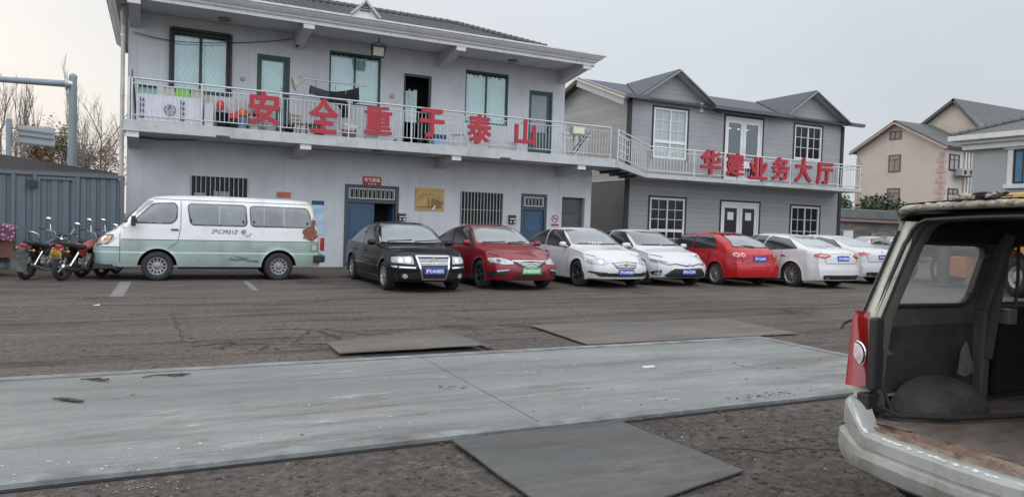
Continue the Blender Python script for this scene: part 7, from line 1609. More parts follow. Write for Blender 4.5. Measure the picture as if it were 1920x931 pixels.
q = MB(); zUe = zER+1.3; q.add([(XU, yU1, 0), (XU, yL-.5, 0), (XU, yL-.5, zEL+.4), (XU, yU-.4, zU+.55), (XU, yU1, zUe+.3)], [(0, 1, 2, 3, 4)]); q.add([(XU, yU1, 0), (XU+16, yU1, 0), (XU+16, yU1, zUe), (XU, yU1, zUe)], [(0, 1, 2, 3)]); q.build('rear_wall', M_cb, b3, True)
def roofp(name, parent, x0, x1, ya, za, yb, zb_, yc, zc, th=.25, oh=.5):
    q = MB()
    for (y0, z0) in ((ya, za), (yc, zc)):
        sl = (zb_-z0)/(yb-y0); y0o = y0-oh*(1 if yb > y0 else -1); z0o = z0-oh*abs(sl); P = [(x0, y0o, z0o), (x1, y0o, z0o), (x1, yb, zb_), (x0, yb, zb_)]; slope(q, P, th)
    return q.build(name, M_grt, parent, True)
r3 = roofp('roof', b3, XC-.5, XC+5.3, yR, zER, yA, zA, yL, zEL); roofp('rear_roof', b3, XU-.5, XU+16, yU1, zUe, yU-.4, zU+.8, yL-.5, zEL+.7)
q = MB()
for (y0, z0) in ((yR-.5, zER-.5), (yL+.5, zEL-.5)): q.bar((XC-.45, y0, z0), (XC-.45, yA, zA-.28), .12, .34, (1, 0, 0))
q.build('verge_board', mat('pinkish_board', (.46, .36, .32), .8, var=.1), r3, True)
for yq in (yR, yL):
    q = MB(); s_ = 1 if yq == yR else -1; k = 0; z = .3
    while z < zER-.9: w_ = .62 if k % 2 else .38; q.box(XC-.05, XC-.005, yq+.0*s_, yq+w_*s_, z, z+.40); (q.box(XC-.05, XC+(.5 if k % 2 else .3), yR-.05, yR-.005, z, z+.40) if yq == yR else None); z += .46; k += 1
    q.build('quoins', M_pk2, b3, True)
def winX(px, parent, X, fm, gm, bars=1, d_=.06, surround=None):
    (ya, zt), (yb, zb_) = [(lambda p: (p.y, p.z))(onX(x_, y_, X)) for x_, y_ in ((px[0], px[1]), (px[2], px[3]))]; y0, y1 = min(ya, yb), max(ya, yb); w_ = .10 if X > 50 else .07
    q = MB(); q.box(X-d_, X-.005, y0, y0+w_, zb_, zt); q.box(X-d_, X-.005, y1-w_, y1, zb_, zt); q.box(X-d_, X-.005, y0+w_, y1-w_, zt-w_, zt); q.box(X-d_, X-.005, y0+w_, y1-w_, zb_, zb_+w_); ym = (y0+y1)/2
    if bars: q.box(X-d_*.9, X-.005, ym-w_*.35, ym+w_*.35, zb_+w_, zt-w_-(.28*(zt-zb_) if bars > 1 else 0))
    if bars > 1: q.box(X-d_*.9, X-.005, y0+w_, y1-w_, zt-.32*(zt-zb_), zt-.32*(zt-zb_)+w_*.7)
    f_ = q.build('window', fm, parent, True); q = MB(); q.box(X-.03, X-.006, y0+w_, y1-w_, zb_+w_, zt-w_); q.build('pane', gm, f_, True); return y0, y1, zb_, zt
winX((1669, 247, 1690, 261), b3, XC, M_brn, M_fgl, 1); winX((1667, 291, 1688, 322), b3, XC, M_brn, M_fgl, 2); winX((1664, 353, 1686, 384), b3, XC, M_brn, M_fgl, 2)
def winY(px, parent, Y, fm, gm):
    x0, x1, z0, z1 = rect(*px, Y); q = MB(); frame(q, x0, x1, z0, z1, Y-.08, .12, .07, (.5,), (.66,)); f_ = q.build('window', fm, parent, True); q = MB(); q.box(x0+.12, x1-.12, Y-.04, Y-.006, z0+.12, z1-.12); q.build('pane', gm, f_, True)
winY((1779, 289, 1798, 320), b3, yR, M_black, M_fgl); winY((1776, 353, 1795, 381), b3, yR, M_black, M_fgl)
for i, x_ in enumerate((1806, 1812, 1818)):
    p = onY(x_, 340, yR); q = MB(); q.tube([(p.x, yR-.12, .2), (p.x, yR-.12, zER-.6)], .09, 6); q.build('drain_pipe', M_upvc, b3, True)
for i, (x_, lb) in enumerate(((1801, 'left air conditioner on the bracket of the cream house'), (1812, 'right air conditioner on the bracket of the cream house'))):
    p = onY(x_, 330, yR-.5); t_ = root('air_conditioner', lb, 'air conditioner', (p.x, yR-.5, p.z-.1)); q = MB(); q.box(p.x-.40, p.x+.40, yR-.9, yR-.3, p.z-.0, p.z+.62); q.build('case', mat('dull_white'), t_, True, bevel=.02)
    q = MB(); q.lathe([(.001, 0), (.22, 0), (.22, .02), (.19, .02)], 14, Matrix.Translation((p.x, yR-.905, p.z+.3)) @ Matrix.Rotation(pi/2, 4, 'X')); q.build('fan_grille', M_black, t_, True); q = MB(); q.bar((p.x-.45, yR-.55, p.z-.06), (p.x+.45, yR-.55, p.z-.06), .5, .06); q.build('bracket', M_black, t_, True)
# teal grey house on the right edge: wall on plane X = XD, faces -X
XD = 38.6; yD = onX(1822, 330, XD).y; zD = onX(1826, 262, XD).z; zc0 = onX(1822, 258, XD-.3).z
b4 = root('teal_house', 'teal grey house with thick white eaves at the right edge', 'house', (XD+5, yD-6, 0)); M_teal = mat('teal_render', (.34, .375, .385), .85, var=.05, vs=.8, streak=.1)
q = MB(); q.box(XD, XD+11, yD-13, yD, 0, zD); q.build('wall', M_teal, b4, True)
q = MB(); z = zD-.55
for k, (o_, z0, z1) in enumerate(((.35, 0, .28), (.55, .282, .46), (.85, .462, .72))): q.box(XD-o_, XD+11+o_, yD-13-o_, yD+o_, z+z0, z+z1)
q.build('eaves', M_white, b4, True)
zt_ = z+.724; q = MB(); A = (XD-.8, yD-13.8, zt_); 
cx0, cy0 = XD+5.5, yD-6.5
q.add([(XD-.8, yD-13.8, zt_), (XD+11.8, yD-13.8, zt_), (XD+11.8, yD+.8, zt_), (XD-.8, yD+.8, zt_), (cx0, yD-8.2, zt_+2.2), (cx0, yD-4.9, zt_+2.2)], [(0, 1, 4), (1, 2, 5, 4), (2, 3, 5), (3, 0, 4, 5)]); r4 = q.build('roof', M_tile, b4, True)
for a_, b_ in (((XD-.75, yD+.75, zt_+.05), (cx0, yD-4.9, zt_+2.25)), ((XD-.75, yD-13.7, zt_+.05), (cx0, yD-8.2, zt_+2.25))): q = MB(); caps(q, a_, b_, .12, .4); q.build('ridge_tiles', M_tile, r4, True)
q = MB(); a = onX(1912, 302, XD); a2 = onX(1908, 345, XD)
y0, y1, z0, z1 = winX((1903, 282, 1935, 342), b4, XD, mat('dark_frame'), mat('blue_pane', (.10, .20, .34), .1, var=.2, spec=.8), 1)
q = MB(); q.box(XD-.12, XD-.006, y1+.01, y1+.26, z0-.05, z1+.05); q.box(XD-.12, XD-.006, y0-.26, y0-.01, z0-.05, z1+.05); q.box(XD-.20, XD-.006, y0-.42, y1+.42, z1+.055, z1+.28); q.box(XD-.18, XD-.006, y0-.38, y1+.38, z0-.26, z0-.055); q.build('window_surround', M_white, b4, True)
# low shed with grey roof and pink fascia
YH = 31.0; p0, p1 = onY(1500, 388, YH), onY(1800, 408, YH); zt1 = onY(1600, 393, YH).z; zf = onY(1600, 406, YH).z; zf2 = onY(1600, 415, YH).z
sh2 = root('low_shed', 'long low dark shed with grey roof band and pinkish fascia right of the annexe', 'shed', (42, YH+2, 0))
q = MB(); q.box(33, 62, YH, YH+5, 0, zf2-.02); q.build('wall', mat('grubby_wall', (.17, .15, .14), .9, var=.5, vs=1.2, dirt=(.30, .28, .27), da=.8, ds=1.5, stretch=(.4, 1, 3)), sh2, True)
q = MB(); q.box(32.9, 62.1, YH-.25, YH+5.2, zf2, zf-.004); q.build('fascia', mat('pink_fascia', (.42, .26, .26), .8, var=.15, vs=1.5, dirt=(.25, .2, .2), da=.6), sh2, True)
q = MB(); slope(q, [(32.8, YH-.35, zf), (62.2, YH-.35, zf), (62.2, YH+2.6, zf+.62), (32.8, YH+2.6, zf+.62)], .1); q.add([(32.8, YH-.36, zf-.08), (62.2, YH-.36, zf-.08), (62.2, YH-.36, zt1), (32.8, YH-.36, zt1)], [(0, 1, 2, 3)]); q.build('roof', mat('dull_roof_band', (.14, .15, .15), .8, var=.15, vs=2), sh2, True)
# white cabinet by the annexe
p = onY(1582, 440, 24.6); cb = root('white_cabinet', 'white metal cabinet standing at the annexe corner', 'cabinet', (p.x, 24.6, 0)); w_ = .36; zt2 = onY(1582, 431, 24.6).z
q = MB(); q.box(p.x-w_, p.x+w_, 24.35, 24.9, 0, zt2); q.build('body', mat('dull_white'), cb, True, bevel=.02); q = MB(); q.box(p.x-w_+.03, p.x+w_-.03, 24.33, 24.348, .1, zt2*.55); q.box(p.x-w_+.03, p.x+w_-.03, 24.33, 24.348, zt2*.58, zt2-.05); q.build('door', M_upvc, cb, True)
# leafy bushes
def leafy(name, base, rx_, h, seed, label, m, n=2600, trunk=True, lf=.10):
    rnd = random.Random(seed); t_ = root(name, label, 'tree', base); q = MB(); lob = [(Vector((rnd.uniform(-.6, .6)*rx_, rnd.uniform(-.6, .6)*rx_, h*rnd.uniform(.45, .8))), rx_*rnd.uniform(.3, .55)) for _ in range(11)]
    for _ in range(n):
        c, r_ = rnd.choice(lob); d_ = Vector((rnd.gauss(0, 1), rnd.gauss(0, 1), rnd.gauss(0, 1))).normalized(); p = c+d_*r_*rnd.uniform(.6, 1.08)*Vector((1, 1, .8)).length/1.6
        u = Vector((rnd.gauss(0, 1), rnd.gauss(0, 1), rnd.gauss(0, 1))).normalized()*lf*rnd.uniform(.6, 1.5); v_ = u.cross(d_+Vector((.1, .2, .1))).normalized()*lf*rnd.uniform(.5, 1.1); q.add([p-u, p-v_, p+u, p+v_], [(0, 1, 2, 3)])
    q.build('crown', m, t_, recalc=False)
    if trunk:
        q = MB(); q.tube([(0, 0, 0), (.05, 0, h*.3), (0, .05, h*.6)], [.14, .11, .06], 8)
        for c, r_ in lob[:6]: q.tube([(0, 0, h*.35), c*.6+Vector((0, 0, h*.1)), c], [.06, .04, .02], 5)
        q.build('trunk', M_bark, t_)
M_lf = mat('bush_leaf', (.035, .065, .030), .7, var=.6, vs=1.2); M_lf2 = mat('pale_bush_leaf', (.07, .10, .05), .7, var=.5, vs=1.2)
p = onY(1692, 395, 34.5); h_ = onY(1694, 369, 34.5).z; leafy('round_tree', (p.x, 34.8+1.5, 0), 2.2, h_*1.05, 4, 'dark rounded evergreen behind the low shed', M_lf, 5200)
p = onY(1583, 390, 38); h_ = onY(1583, 362, 38).z; leafy('leafy_tree', (p.x, 38.5, 0), 1.8, h_*1.12, 6, 'pale green tree between annexe and cream house', M_lf2, 3200)
# far parked cars: copies of cars already built
def copy_tree(o, parent=None):
    c_ = o.copy(); COL.objects.link(c_); c_.parent = parent
    for k in o.children: copy_tree(k, c_)
    return c_
cars = [o for o in bpy.data.objects if o.name.startswith('parked_car') and o.parent is None]
for src, px, rz, lb in ((3, (1634, 452), .1, 'distant white car beyond the annexe corner, in front of the low shed'), (5, (1672, 454), 2.9, 'distant pale car half hidden behind the pillar of the wrecked van')):
    g_ = onY(px[0], 450, 28.3 if src == 3 else 28.8); c_ = copy_tree(cars[src]); c_.location = (g_.x, g_.y, 0); c_.rotation_euler = (0, 0, rz); c_['label'] = lb; c_['category'] = 'car'
# scrap heap before the shed
for i, (px, sc, lb) in enumerate(((1665, (1.8, .9, .8), 'dark heap of scrap in front of the low shed, left'), (1700, (2.4, 1.0, .7), 'dark heap of scrap in front of the low shed, right'))):
    g_ = onY(px, 440, 30); blob('scrap_heap', (g_.x, 29.9, 0), sc, mat('scrap', (.10, .09, .085), .9, var=.9, vs=5, dirt=(.35, .33, .32), da=.9, ds=3), lb, 'scrap heap', 20+i, .7, 30)
# ================================================================== yellow truck crane
A, B = gnd(1712, 528), gnd(1893, 556); d_ = (B-A); d_.z = 0; LT = d_.length; ang = atan2(d_.y, d_.x); print('TRUCK', A, B, LT)
tk = root('truck_crane', 'yellow truck crane with dark chassis, seen through the windows of the wrecked van', 'truck', (A.x, A.y, 0), ang)
M_yel = mat('crane_yellow', (.62, .33, .035), .45, var=.12, vs=2, dirt=(.25, .15, .06), da=.6, ds=2, coat=.3); M_chs = mat('chassis_grey', (.07, .072, .075), .7, var=.3, vs=3)
q = MB(); q.box(-1.8, LT+4.5, .3, .55, .85, 1.12); q.box(-1.8, LT+4.5, 1.6, 1.85, .85, 1.12); q.box(-1.8, LT-.8, .1, 2.1, 1.12, 1.22); q.build('chassis', M_chs, tk)
q = MB(); q.box(LT-.75, LT+.9, .0, 2.3, 1.3, 2.75); q.build('cab', M_yel, tk, bevel=.12)
q = MB(); q.box(LT-.4, LT+.6, -.012, -.002, 1.85, 2.5); q.build('cab_window', M_glassD, tk)
q = MB(); q.box(LT-.5, LT+.6, .6, 1.6, 2.76, 2.98); q.build('roof_beacon_bar', M_yel, tk, bevel=.06)
q = MB(); n = 14; P = [(LT+.08+.82*cos(pi*i/n), .62+.80*sin(pi*i/n)) for i in range(n+1)]+[(LT-.75, 1.45)]; P = [(LT+.9, .62), (LT+.9, 1.5)]+[(LT-.75, 1.5), (LT-.75, .95)]+[(LT-.62+.0, .95)]+[(LT+.08-.66*cos(pi*i/n*.85+.15*pi), .60+.66*sin(pi*i/n*.85+.15*pi)) for i in range(n+1)]; q.prism(P, .5, Matrix.Translation((0, .5, 0)) @ Matrix.Rotation(pi/2, 4, 'X')); q.build('mudguard', M_yel, tk)
q = MB(); q.tube([(LT+3.5, 1.1, 2.1), (-2.2, 1.1, 1.42)], .24, 4); q.build('boom', M_chs, tk)
q = MB(); q.box(LT*.42, LT*.42+.75, .0, .35, .35, .95); q.build('tool_box', mat('orange_box', (.50, .17, .05), .5, var=.2), tk, bevel=.03)
q = MB(); q.tube([(LT*.36, -.0, .05), (LT*.36, -.0, 1.3)], .19, 12); q.lathe([(.001, 0), (.36, 0), (.36, .06), (.001, .06)], 14, Matrix.Translation((LT*.36, 0, 0))); q.build('outrigger_jack', M_chs, tk)
q = MB(); q.box(LT*.36-.12, LT*.36+.12, .1, 1.9, 1.0, 1.2); q.build('outrigger_beam', M_chs, tk)
for xw in (LT+.08, -.9, 1.4):
    for yw, sg in ((.06, -1), (2.1, 1)):
        h2 = bpy.data.objects.new('wheel', None); COL.objects.link(h2); h2.parent = tk; M_ = Matrix.Translation((xw, yw, .53)) @ Matrix.Rotation(-pi/2*sg, 4, 'X')
        q = MB(); q.lathe([(.29, .0), (.31, .01), (.45, .02), (.52, -.02), (.53, -.06), (.53, -.24), (.50, -.28), (.30, -.28)], 30, M_); q.build('tyre', M_rubber, h2)
        q = MB(); q.lathe([(.30, -.005), (.27, -.02), (.26, -.09), (.17, -.10), (.15, -.03), (.08, -.02), (.001, -.02)], 26, M_); q.build('rim', mat('truck_rim', (.38, .38, .38), .6, var=.3, vs=8), h2)
        q = MB()
        for k in range(8): a = 2*pi*k/8; q.lathe([(.001, .004), (.028, .004), (.028, -.01)], 8, M_ @ Matrix.Translation((.215*cos(a), .215*sin(a), -.09)))
        q.build('hand_holes', M_black, h2)
# ================================================================== motorcycles
M_mred = mat('tank_red', (.22, .03, .028), .35, var=.2, vs=5, coat=.4, dirt=(.22, .08, .06), da=.6, ds=7); M_mgr = mat('tank_olive', (.10, .105, .075), .5, var=.3, vs=6); M_mbk = mat('tank_black', (.018, .018, .02), .3, var=.2, coat=.4)
M_steel = mat('worn_steel', (.30, .30, .29), .4, metal=.7, var=.3, vs=10)
def motorcycle(label, loc, rz, tank, plate=None, rack=False, lean=radians(9), flap=False):
    """front towards +x"""
    t_ = root('motorcycle', label, 'motorcycle', loc, tilt=(lean, 0, rz), group='motorcycles parked by the fence'); R_ = .30
    for xw, nm in ((.64, 'front'), (-.62, 'rear')):
        h2 = bpy.data.objects.new('wheel', None); COL.objects.link(h2); h2.parent = t_; M_ = Matrix.Translation((xw, 0, R_)) @ Matrix.Rotation(pi/2, 4, 'X'); tw = .045 if xw > 0 else .055
        q = MB(); n = 12; q.lathe([(R_-.05+.05*cos(2*pi*i/n), tw*sin(2*pi*i/n)) for i in range(n+1)], 30, M_); q.build('tyre', M_rubber, h2)
        q = MB(); q.lathe([(R_-.085, -.03), (R_-.07, -.035), (R_-.07, .035), (R_-.085, .03)], 26, M_)
        for k in range(5): a = 2*pi*k/5; q.bar(M_ @ Vector((.04*cos(a), .04*sin(a), 0)), M_ @ Vector(((R_-.08)*cos(a+.12), (R_-.08)*sin(a+.12), 0)), .035, .03, (0, 1, 0))
        q.lathe([(.001, -.05), (.055, -.05), (.055, .05), (.001, .05)], 14, M_); q.build('rim', M_steel, h2)
    q = MB()
    for s_ in (1, -1): q.tube([(.64, .075*s_, R_), (.50, .075*s_, .62), (.42, .07*s_, .86)], [.026, .024, .018], 8)
    q.bar((.46, -.09, .74), (.46, .09, .74), .05, .03); q.build('front_fork', M_steel, t_)
    q = MB(); q.tube([(.40, 0, .80), (.20, 0, .62), (-.15, 0, .60), (-.60, 0, .66)], .022, 6); q.tube([(.40, 0, .78), (.28, 0, .35), (.10, 0, .24), (-.22, 0, .26), (-.25, 0, .60)], .020, 6); 
    for s_ in (1, -1): q.tube([(-.22, .09*s_, .32), (-.62, .10*s_, R_)], .020, 6); q.tube([(-.40, .11*s_, .64), (-.60, .12*s_, R_)], .018, 6)
    q.build('frame', M_black, t_)
    for s_ in (1, -1): q = MB(); q.tube([(-.42, .13*s_, .62), (-.60, .13*s_, .34)], .032, 8); q.build('shock_absorber', M_chrome, t_)
    q = MB(); q.box(-.12, .20, -.10, .10, .26, .42); q.lathe([(.08, 0), (.085, .02), (.07, .03), (.09, .05), (.07, .06), (.09, .08), (.07, .09), (.09, .11), (.08, .16), (.001, .17)], 12, Matrix.Translation((.12, 0, .40)) @ Matrix.Rotation(.25, 4, 'Y')); q.lathe([(.001, .13), (.10, .13), (.11, .10), (.11, -.10), (.10, -.13), (.001, -.13)], 16, Matrix.Translation((-.02, 0, .33)) @ Matrix.Rotation(pi/2, 4, 'X')); q.build('engine', M_steel, t_)
    q = MB(); vs = []; n = 14; sec = [(.42, .70, .05, .05), (.38, .74, .11, .09), (.28, .76, .15, .12), (.12, .74, .155, .12), (-.02, .71, .12, .10), (-.14, .68, .08, .07), (-.16, .68, .03, .03)]
    for x_, z_, w_, h_ in sec:
        for i in range(n): a = 2*pi*i/n; vs.append((x_, w_*cos(a), z_+h_*sin(a)*(1 if sin(a) > 0 else .6)))
    q.add(vs, [(i*n+j, i*n+(j+1) % n, (i+1)*n+(j+1) % n, (i+1)*n+j) for i in range(len(sec)-1) for j in range(n)], True); q.build('fuel_tank', tank, t_)
    q = MB(); vs = []; sec = [(-.10, .72, .08), (-.25, .73, .13), (-.45, .76, .14), (-.66, .80, .12), (-.78, .82, .08)]
    for x_, z_, w_ in sec:
        for a in (0, 30, 60, 90, 120, 150, 180): vs.append((x_, w_*cos(radians(a)), z_+.045*sin(radians(a))))
        vs += [(x_, -w_*.9, z_-.06), (x_, w_*.9, z_-.06)]
    n = 9; q.add(vs, [(i*n+j, i*n+(j+1) % n, (i+1)*n+(j+1) % n, (i+1)*n+j) for i in range(len(sec)-1) for j in range(n)]+[tuple(range(n)), tuple(range((len(sec)-1)*n, len(sec)*n))], True); q.build('seat', mat('seat_vinyl', (.016, .016, .017), .6, var=.2, bump=.2, bs=30), t_)
    for s_ in (1, -1):
        q = MB(); q.prism([(-.15, .50), (-.38, .56), (-.42, .70), (-.12, .68)], .02*s_, Matrix.Translation((0, .12*s_, 0)) @ Matrix.Rotation(pi/2, 4, 'X')); q.build('side_cover', tank, t_)
    for xw, a0, a1, r_, w_ in ((.64, 35, 165, .34, .06), (-.62, 20, 150, .36, .07)):
        q = MB(); vs = []; n = 12
        for i in range(n+1):
            a = radians(a0+(a1-a0)*i/n)
            for j, (dy, dr) in enumerate(((-w_, -.03), (-w_*.6, 0), (0, .012), (w_*.6, 0), (w_, -.03))): vs.append((xw+(r_+dr)*cos(a), dy, R_+(r_+dr)*sin(a)))
        q.add(vs, [(i*5+j, i*5+j+1, (i+1)*5+j+1, (i+1)*5+j) for i in range(n) for j in range(4)], True); q.build('mudguard', M_chrome if xw > 0 else M_black, t_)
    q = MB(); q.tube([(.42, -.10, .88), (.40, -.14, .98), (.30, -.36, 1.02)], .013, 6); q.tube([(.42, .10, .88), (.40, .14, .98), (.30, .36, 1.02)], .013, 6); q.tube([(.42, -.10, .88), (.42, .10, .88)], .013, 6); q.build('handlebar', M_steel, t_)
    for s_ in (1, -1):
        q = MB(); q.tube([(.33, .30*s_, 1.015), (.27, .43*s_, 1.025)], .018, 8); q.build('grip', M_black, t_); q = MB(); q.tube([(.38, .25*s_, 1.0), (.42, .36*s_, .985)], .008, 5); q.build('brake_lever', M_chrome, t_)
        q = MB(); q.tube([(.37, .22*s_, 1.0), (.40, .27*s_, 1.14), (.38, .30*s_, 1.20)], .008, 5); m2 = q.build('mirror_stalk', M_chrome, t_); q = MB(); q.lathe([(.001, -.012), (.045, -.008), (.055, .004), (.001, .008)], 14, Matrix.Translation((.38, .32*s_, 1.25)) @ Matrix.Rotation(pi/2, 4, 'Y') @ Matrix.Diagonal((.75, 1.2, 1, 1))); q.build('mirror', M_chrome, m2)
        for xx, zz, nm in ((.46, .80, 'indicator'), (-.78, .66, 'indicator')): q = MB(); q.sphere((xx, .17*s_, zz), .032, 8, 6, (1.2, 1, 1)); q.bar((xx, .05*s_, zz), (xx, .15*s_, zz), .014); q.build(nm, mat('orange_lens'), t_)
    q = MB(); q.lathe([(.001, -.10), (.06, -.08), (.088, .0), (.092, .02), (.09, .03)], 18, Matrix.Translation((.50, 0, .84)) @ Matrix.Rotation(pi/2, 4, 'Y')); hl = q.build('headlight', M_chrome, t_); q = MB(); q.lathe([(.001, .045), (.06, .04), (.089, .03)], 18, Matrix.Translation((.50, 0, .84)) @ Matrix.Rotation(pi/2, 4, 'Y')); q.build('lens', M_lamp, hl)
    for s_ in (1, -1): q = MB(); q.lathe([(.001, -.03), (.038, -.03), (.042, .02), (.001, .022)], 12, Matrix.Translation((.42, .055*s_, .94)) @ Matrix.Rotation(-.5, 4, 'Y')); q.build('instrument', M_black, t_)
    q = MB(); q.tube([(.16, -.08, .42), (.30, -.11, .36), (.20, -.14, .22), (-.2, -.15, .22), (-.45, -.16, .27), (-.85, -.16, .36)], [.018, .018, .02, .024, .038, .034], 10); q.build('exhaust', M_chrome, t_)
    q = MB(); q.box(-.88, -.82, -.07, .07, .70, .78); q.build('tail_light', M_tail, t_, bevel=.015)
    if rack: q = MB(); q.tube([(-.50, .10, .82), (-.62, .10, 1.0), (-.66, 0, 1.03), (-.62, -.10, 1.0), (-.50, -.10, .82)], .012, 6); q.tube([(-.78, .10, .86), (-.62, .1, .88)], .012, 5); q.build('seat_rail', M_chrome, t_)
    if flap: q = MB(); q.box(-.93, -.915, -.17, .17, .20, .60); q.build('mud_flap', mat('flap_rubber', (.05, .055, .052), .8, var=.5, vs=8, dirt=(.16, .17, .16), da=.8, ds=6), t_)
    if plate:
        q = MB(); Mp = Matrix.Translation((-.90, 0, .58)) @ Matrix.Rotation(radians(-12), 4, 'Y'); q.box(-.006, .006, -.115, .115, -.075, .075, Mp); pl = q.build('number_plate', M_pl['yellow'], t_)
        q = MB(); text_fit(q, plate[0], -.07, .07, .015, .06, Mp @ Matrix.Translation((-.0065, 0, 0)) @ Matrix.Rotation(-pi/2, 4, 'Z'), .01, .003); text_fit(q, plate[1], -.10, .10, -.06, .005, Mp @ Matrix.Translation((-.0065, 0, 0)) @ Matrix.Rotation(-pi/2, 4, 'Z'), .02, .003); q.build('lettering', M_pk, pl, recalc=False)
    q = MB(); q.tube([(-.02, .10, .26), (-.06, .26, .03)], .012, 5); q.build('kickstand', M_black, t_)
    q = MB()
    for s_ in (1, -1): q.tube([(.0, .05*s_, .25), (.0, .22*s_, .25)], .014, 6)
    q.build('foot_pegs', M_black, t_)
    return t_
g1 = gnd(114, 525); a1 = radians(58)
motorcycle('motorcycle with red tank and yellow plate, nearest to the mint van', (g1.x+.62*cos(a1)+.02, g1.y+.62*sin(a1)-.1, 0), a1, M_mred, ('沪D', '00235'), rack=False)
g2 = gnd(47, 524); a2 = radians(66)
motorcycle('dark motorcycle with seat rail and grey mud flap, beside the cloth covered cart', (g2.x+.62*cos(a2), g2.y+.62*sin(a2), 0), a2, M_mbk, None, rack=True, flap=True)
motorcycle('olive tanked motorcycle standing between the other two', (g2.x+1.28, g2.y+1.15, 0), radians(60), M_mgr, None, lean=radians(7))
# cart with patterned cloth
gc = gnd(8, 522); ct = root('cargo_tricycle', 'rusty boxed cargo tricycle at the left edge of the photo', 'tricycle', (gc.x-.9, gc.y+.75, 0), radians(6))
q = MB(); q.box(-.9, .95, -.5, .5, .42, 1.02); q.build('cargo_box', mat('rust_brown', (.14, .06, .045), .8, var=.4, vs=4, dirt=(.05, .035, .03), da=.8, ds=5), ct, bevel=.01)
q = MB(); q.box(-.8, .85, -.36, .36, .30, .41); q.build('chassis', M_black, ct)
for xw, yw in ((.30, -.56), (.30, .56), (-1.7, 0)):
    h2 = bpy.data.objects.new('wheel', None); COL.objects.link(h2); h2.parent = ct; M_ = Matrix.Translation((xw, yw, .27)) @ Matrix.Rotation(pi/2, 4, 'X'); q = MB(); q.lathe([(.22+.05*cos(2*pi*i/12), .05*sin(2*pi*i/12)) for i in range(13)], 26, M_); q.build('tyre', M_rubber, h2); q = MB(); q.lathe([(.001, -.03), (.18, -.02), (.18, .02), (.001, .03)], 20, M_); q.build('rim', M_steel, h2)
q = MB(); q.tube([(-.9, 0, .45), (-1.45, 0, .50), (-1.62, 0, .95)], .03, 6); q.tube([(-1.70, 0, .27), (-1.62, 0, .95)], .025, 6); q.tube([(-1.50, -.3, 1.02), (-1.62, 0, .97), (-1.50, .3, 1.02)], .015, 6); q.build('steering', M_black, ct)
def cloth_mat():
    m = mat('floral_cloth', (.10, .035, .07), .9, var=.3, vs=4); t = m.node_tree; n = t.nodes; l = t.links; b = n['Principled BSDF']; src = b.inputs['Base Color'].links[0].from_socket
    tc = n.new('ShaderNodeTexCoord'); v = n.new('ShaderNodeTexVoronoi'); v.inputs['Scale'].default_value = 15; l.new(tc.outputs['Object'], v.inputs[0]); r = n.new('ShaderNodeMapRange'); r.inputs[1].default_value = .30; r.inputs[2].default_value = .36; r.inputs[3].default_value = 1; r.inputs[4].default_value = 0; l.new(v.outputs['Distance'], r.inputs[0])
    q = n.new('ShaderNodeMix'); q.data_type = 'RGBA'; l.new(r.outputs[0], q.inputs[0]); l.new(src, q.inputs[6]); q.inputs[7].default_value = (.42, .32, .38, 1); l.new(q.outputs[2], b.inputs['Base Color']); return m
q = MB(); nx, ny = 28, 18; vs = []
for i in range(nx+1):
    for j in range(ny+1):
        u, w_ = i/nx, j/ny; x_ = gc.x-2.0+2.15*u; s_ = (w_-.45)/.55 if w_ > .45 else 0; y = gc.y+.72-.52*min(1, w_/.45)-.03*s_+.02*noise.noise(Vector((u*8, w_*8, 0))); z = 1.07+.05*noise.noise(Vector((u*6, w_*5, 2)))-.45*s_*(.6+.4*noise.noise(Vector((u*3, 0, 4))))+.14*max(0, sin(pi*min(1, max(0, (u-.45)/.55))))*(1-s_); vs.append((x_, y-.02*sin(u*22)*s_, z))
q.add(vs, [(i*(ny+1)+j, i*(ny+1)+j+1, (i+1)*(ny+1)+j+1, (i+1)*(ny+1)+j) for i in range(nx) for j in range(ny)], True); tag(q.build('patterned_cloth', cloth_mat(), world=True), 'purple and white patterned cloth thrown over the cargo tricycle', 'cloth')
# ================================================================== debris
M_stick = mat('dark_wood', (.05, .043, .038), .9, var=.4, vs=15)
def stick(a, b_, w, label, h=.02, z=.026):
    A, B = gnd(*a), gnd(*b_); q = MB(); n = 6; P = [A.lerp(B, i/n)+Vector((random.uniform(-.012, .012), random.uniform(-.012, .012), z+h*.6+(.02 if i == n else 0)*random.random())) for i in range(n+1)]
    
    for i, (p, p2) in enumerate(zip(P, P[1:])): q.bar(p, p2, w*random.uniform(.35, 1.1)*(.5 if i in (0, n-1) else 1), h*.5)
    for k in range(3): p = P[random.randint(0, n-1)]; q.bar(p, p+Vector((random.uniform(-.15, .15), random.uniform(-.08, .08), .0)), w*.25, h*.4)
    tag(q.build('wood_strip', M_stick, world=True), label, 'debris', 'dark strips lying on the weighbridge')
stick((112, 755), (157, 761), .05, 'dark split strip of wood on the deck, nearest the camera'); stick((164, 717), (203, 720), .035, 'small dark strip on the deck near its far edge'); stick((293, 710), (356, 708), .04, 'thin ragged dark strip by the far edge of the deck')
q = MB(); p = gnd(181, 573); q.add([p+Vector((-.05, -.03, .01)), p+Vector((.05, -.02, .012)), p+Vector((.04, .05, .02)), p+Vector((-.04, .04, .01))], [(0, 1, 2, 3)]); tag(q.build('paper_scrap', mat('paper'), world=True), 'small white scrap on the asphalt left of the weighbridge', 'litter')
q = MB(); p = gnd(1216, 688, .026); q.box(p.x-.07, p.x+.07, p.y-.02, p.y+.02, .026, .04); tag(q.build('paper_scrap', mat('paper'), world=True), 'white sliver lying on the right half of the deck', 'litter')
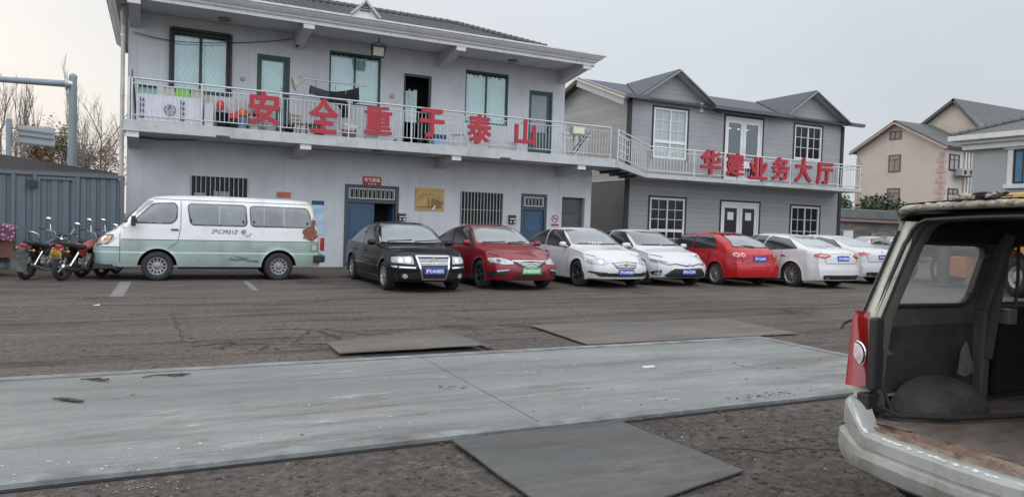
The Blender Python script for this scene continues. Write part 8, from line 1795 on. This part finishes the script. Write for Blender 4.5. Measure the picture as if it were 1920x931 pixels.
def litter(name, label, regs, m, smin, smax, kind='stuff', z=.004, flat=.5):
    q = MB(); rnd = random.Random(hash(label) % 1000 if False else len(label))
    for (cx, cy, rx_, ry_, n) in regs:
        for _ in range(n):
            x_, y = rnd.gauss(cx, rx_), rnd.gauss(cy, ry_); zz = (.026 if (DY0+.15 < y < DY1-.15) else .034 if DY0 < y < DY1 else .002) if z is None else z; s_ = rnd.uniform(smin, smax)*(rnd.random()**2*1.6+.4); a = rnd.random()*6.28; k = rnd.randint(3, 5); P = [(x_+s_*cos(a+2*pi*i/k)*rnd.uniform(.5, 1.3), y+s_*sin(a+2*pi*i/k)*rnd.uniform(.4, 1.1)) for i in range(k)]; h_ = s_*flat*rnd.uniform(.3, 1)
            q.add([(px_, py_, zz) for px_, py_ in P]+[(x_+rnd.uniform(-.3, .3)*s_, y, zz+h_)], [(i, (i+1) % k, k) for i in range(k)])
    tag(q.build(name, m), label, None, None, kind)
def gp(x, y): p = gnd(x, y); return p.x, p.y
L1 = [(*gp(240, 915), .25, .10, 110), (*gp(560, 880), .5, .2, 30), (*gp(400, 905), .9, .12, 50), (*gp(1300, 800), .6, .25, 50), (*gp(1480, 850), .6, .3, 40), (1.0, 3.9, 1.5, .35, 60), (3.6, 3.7, 1.2, .5, 60), (-1, 8.4, 3, .8, 100), (4, 10, 4, 1.5, 160), (2, 12.5, 5, 1.5, 110)]
litter('pale_grit', 'pale grit and crumbs scattered on the asphalt', L1, mat('grit_white', (.30, .285, .265), .9, var=.3, vs=30), .002, .008)
litter('dark_grit', 'dark gravel crumbs scattered on the asphalt', [(1.0, 3.8, 2.0, .5, 900), (4.2, 3.7, 1.5, .6, 900), (0, 8.6, 4, .7, 500)], mat('grit_dark', (.045, .04, .037), .9, var=.4, vs=30), .005, .018)
litter('deck_crumbs', 'white crumbs scattered over the steel deck', [(*gp(1150, 690), .5, .15, 60), (*gp(960, 700), .3, .15, 60), (*gp(1440, 745), .5, .12, 50), (.4, 5.0, 1.2, .15, 50), (-.2, 4.8, .4, .10, 90), (4.2, 6.4, 1.0, .5, 30), (2.5, 5.6, 2.5, .7, 50)], mat('crumb_white', (.55, .55, .53), .9, var=.1), .002, .008, z=None)
litter('deck_flakes', 'rust coloured leaf flakes on the steel deck', [(*gp(840, 731), .10, .06, 40), (*gp(1430, 745), .25, .05, 60), (*gp(1380, 690), .3, .1, 25), (*gp(1150, 765), .5, .06, 30), (*gp(1560, 690), .3, .1, 30), (1, 6, 2, .8, 20), (5, 6, 1.5, .6, 20)], mat('leaf_brown', (.10, .055, .035), .9, var=.4, vs=20), .004, .018, z=None, flat=.25)
# groups for repeats
for o in bpy.data.objects:
    if o.parent is None and o.get('label') and not o.get('group'):
        k = o.name.split('.')[0]
        gname = {'parked_car': 'cars parked round the yard', 'steel_plate': 'loose steel plates round the weighbridge', 'security_camera': 'security cameras on the two buildings', 'floodlight': 'floodlights on the lilac grey building', 'paper_scrap': 'white scraps lying in the yard', 'bucket': 'buckets on the balcony', 'plastic_bag': 'plastic bags on the balcony', 'wall_box': 'dark boxes on the ground floor wall', 'air_conditioner': 'air conditioners on the cream house', 'scrap_heap': 'scrap heaps by the low shed', 'cable': 'thin cables and wires on the lilac grey building'}.get(k)
        if gname: o['group'] = gname
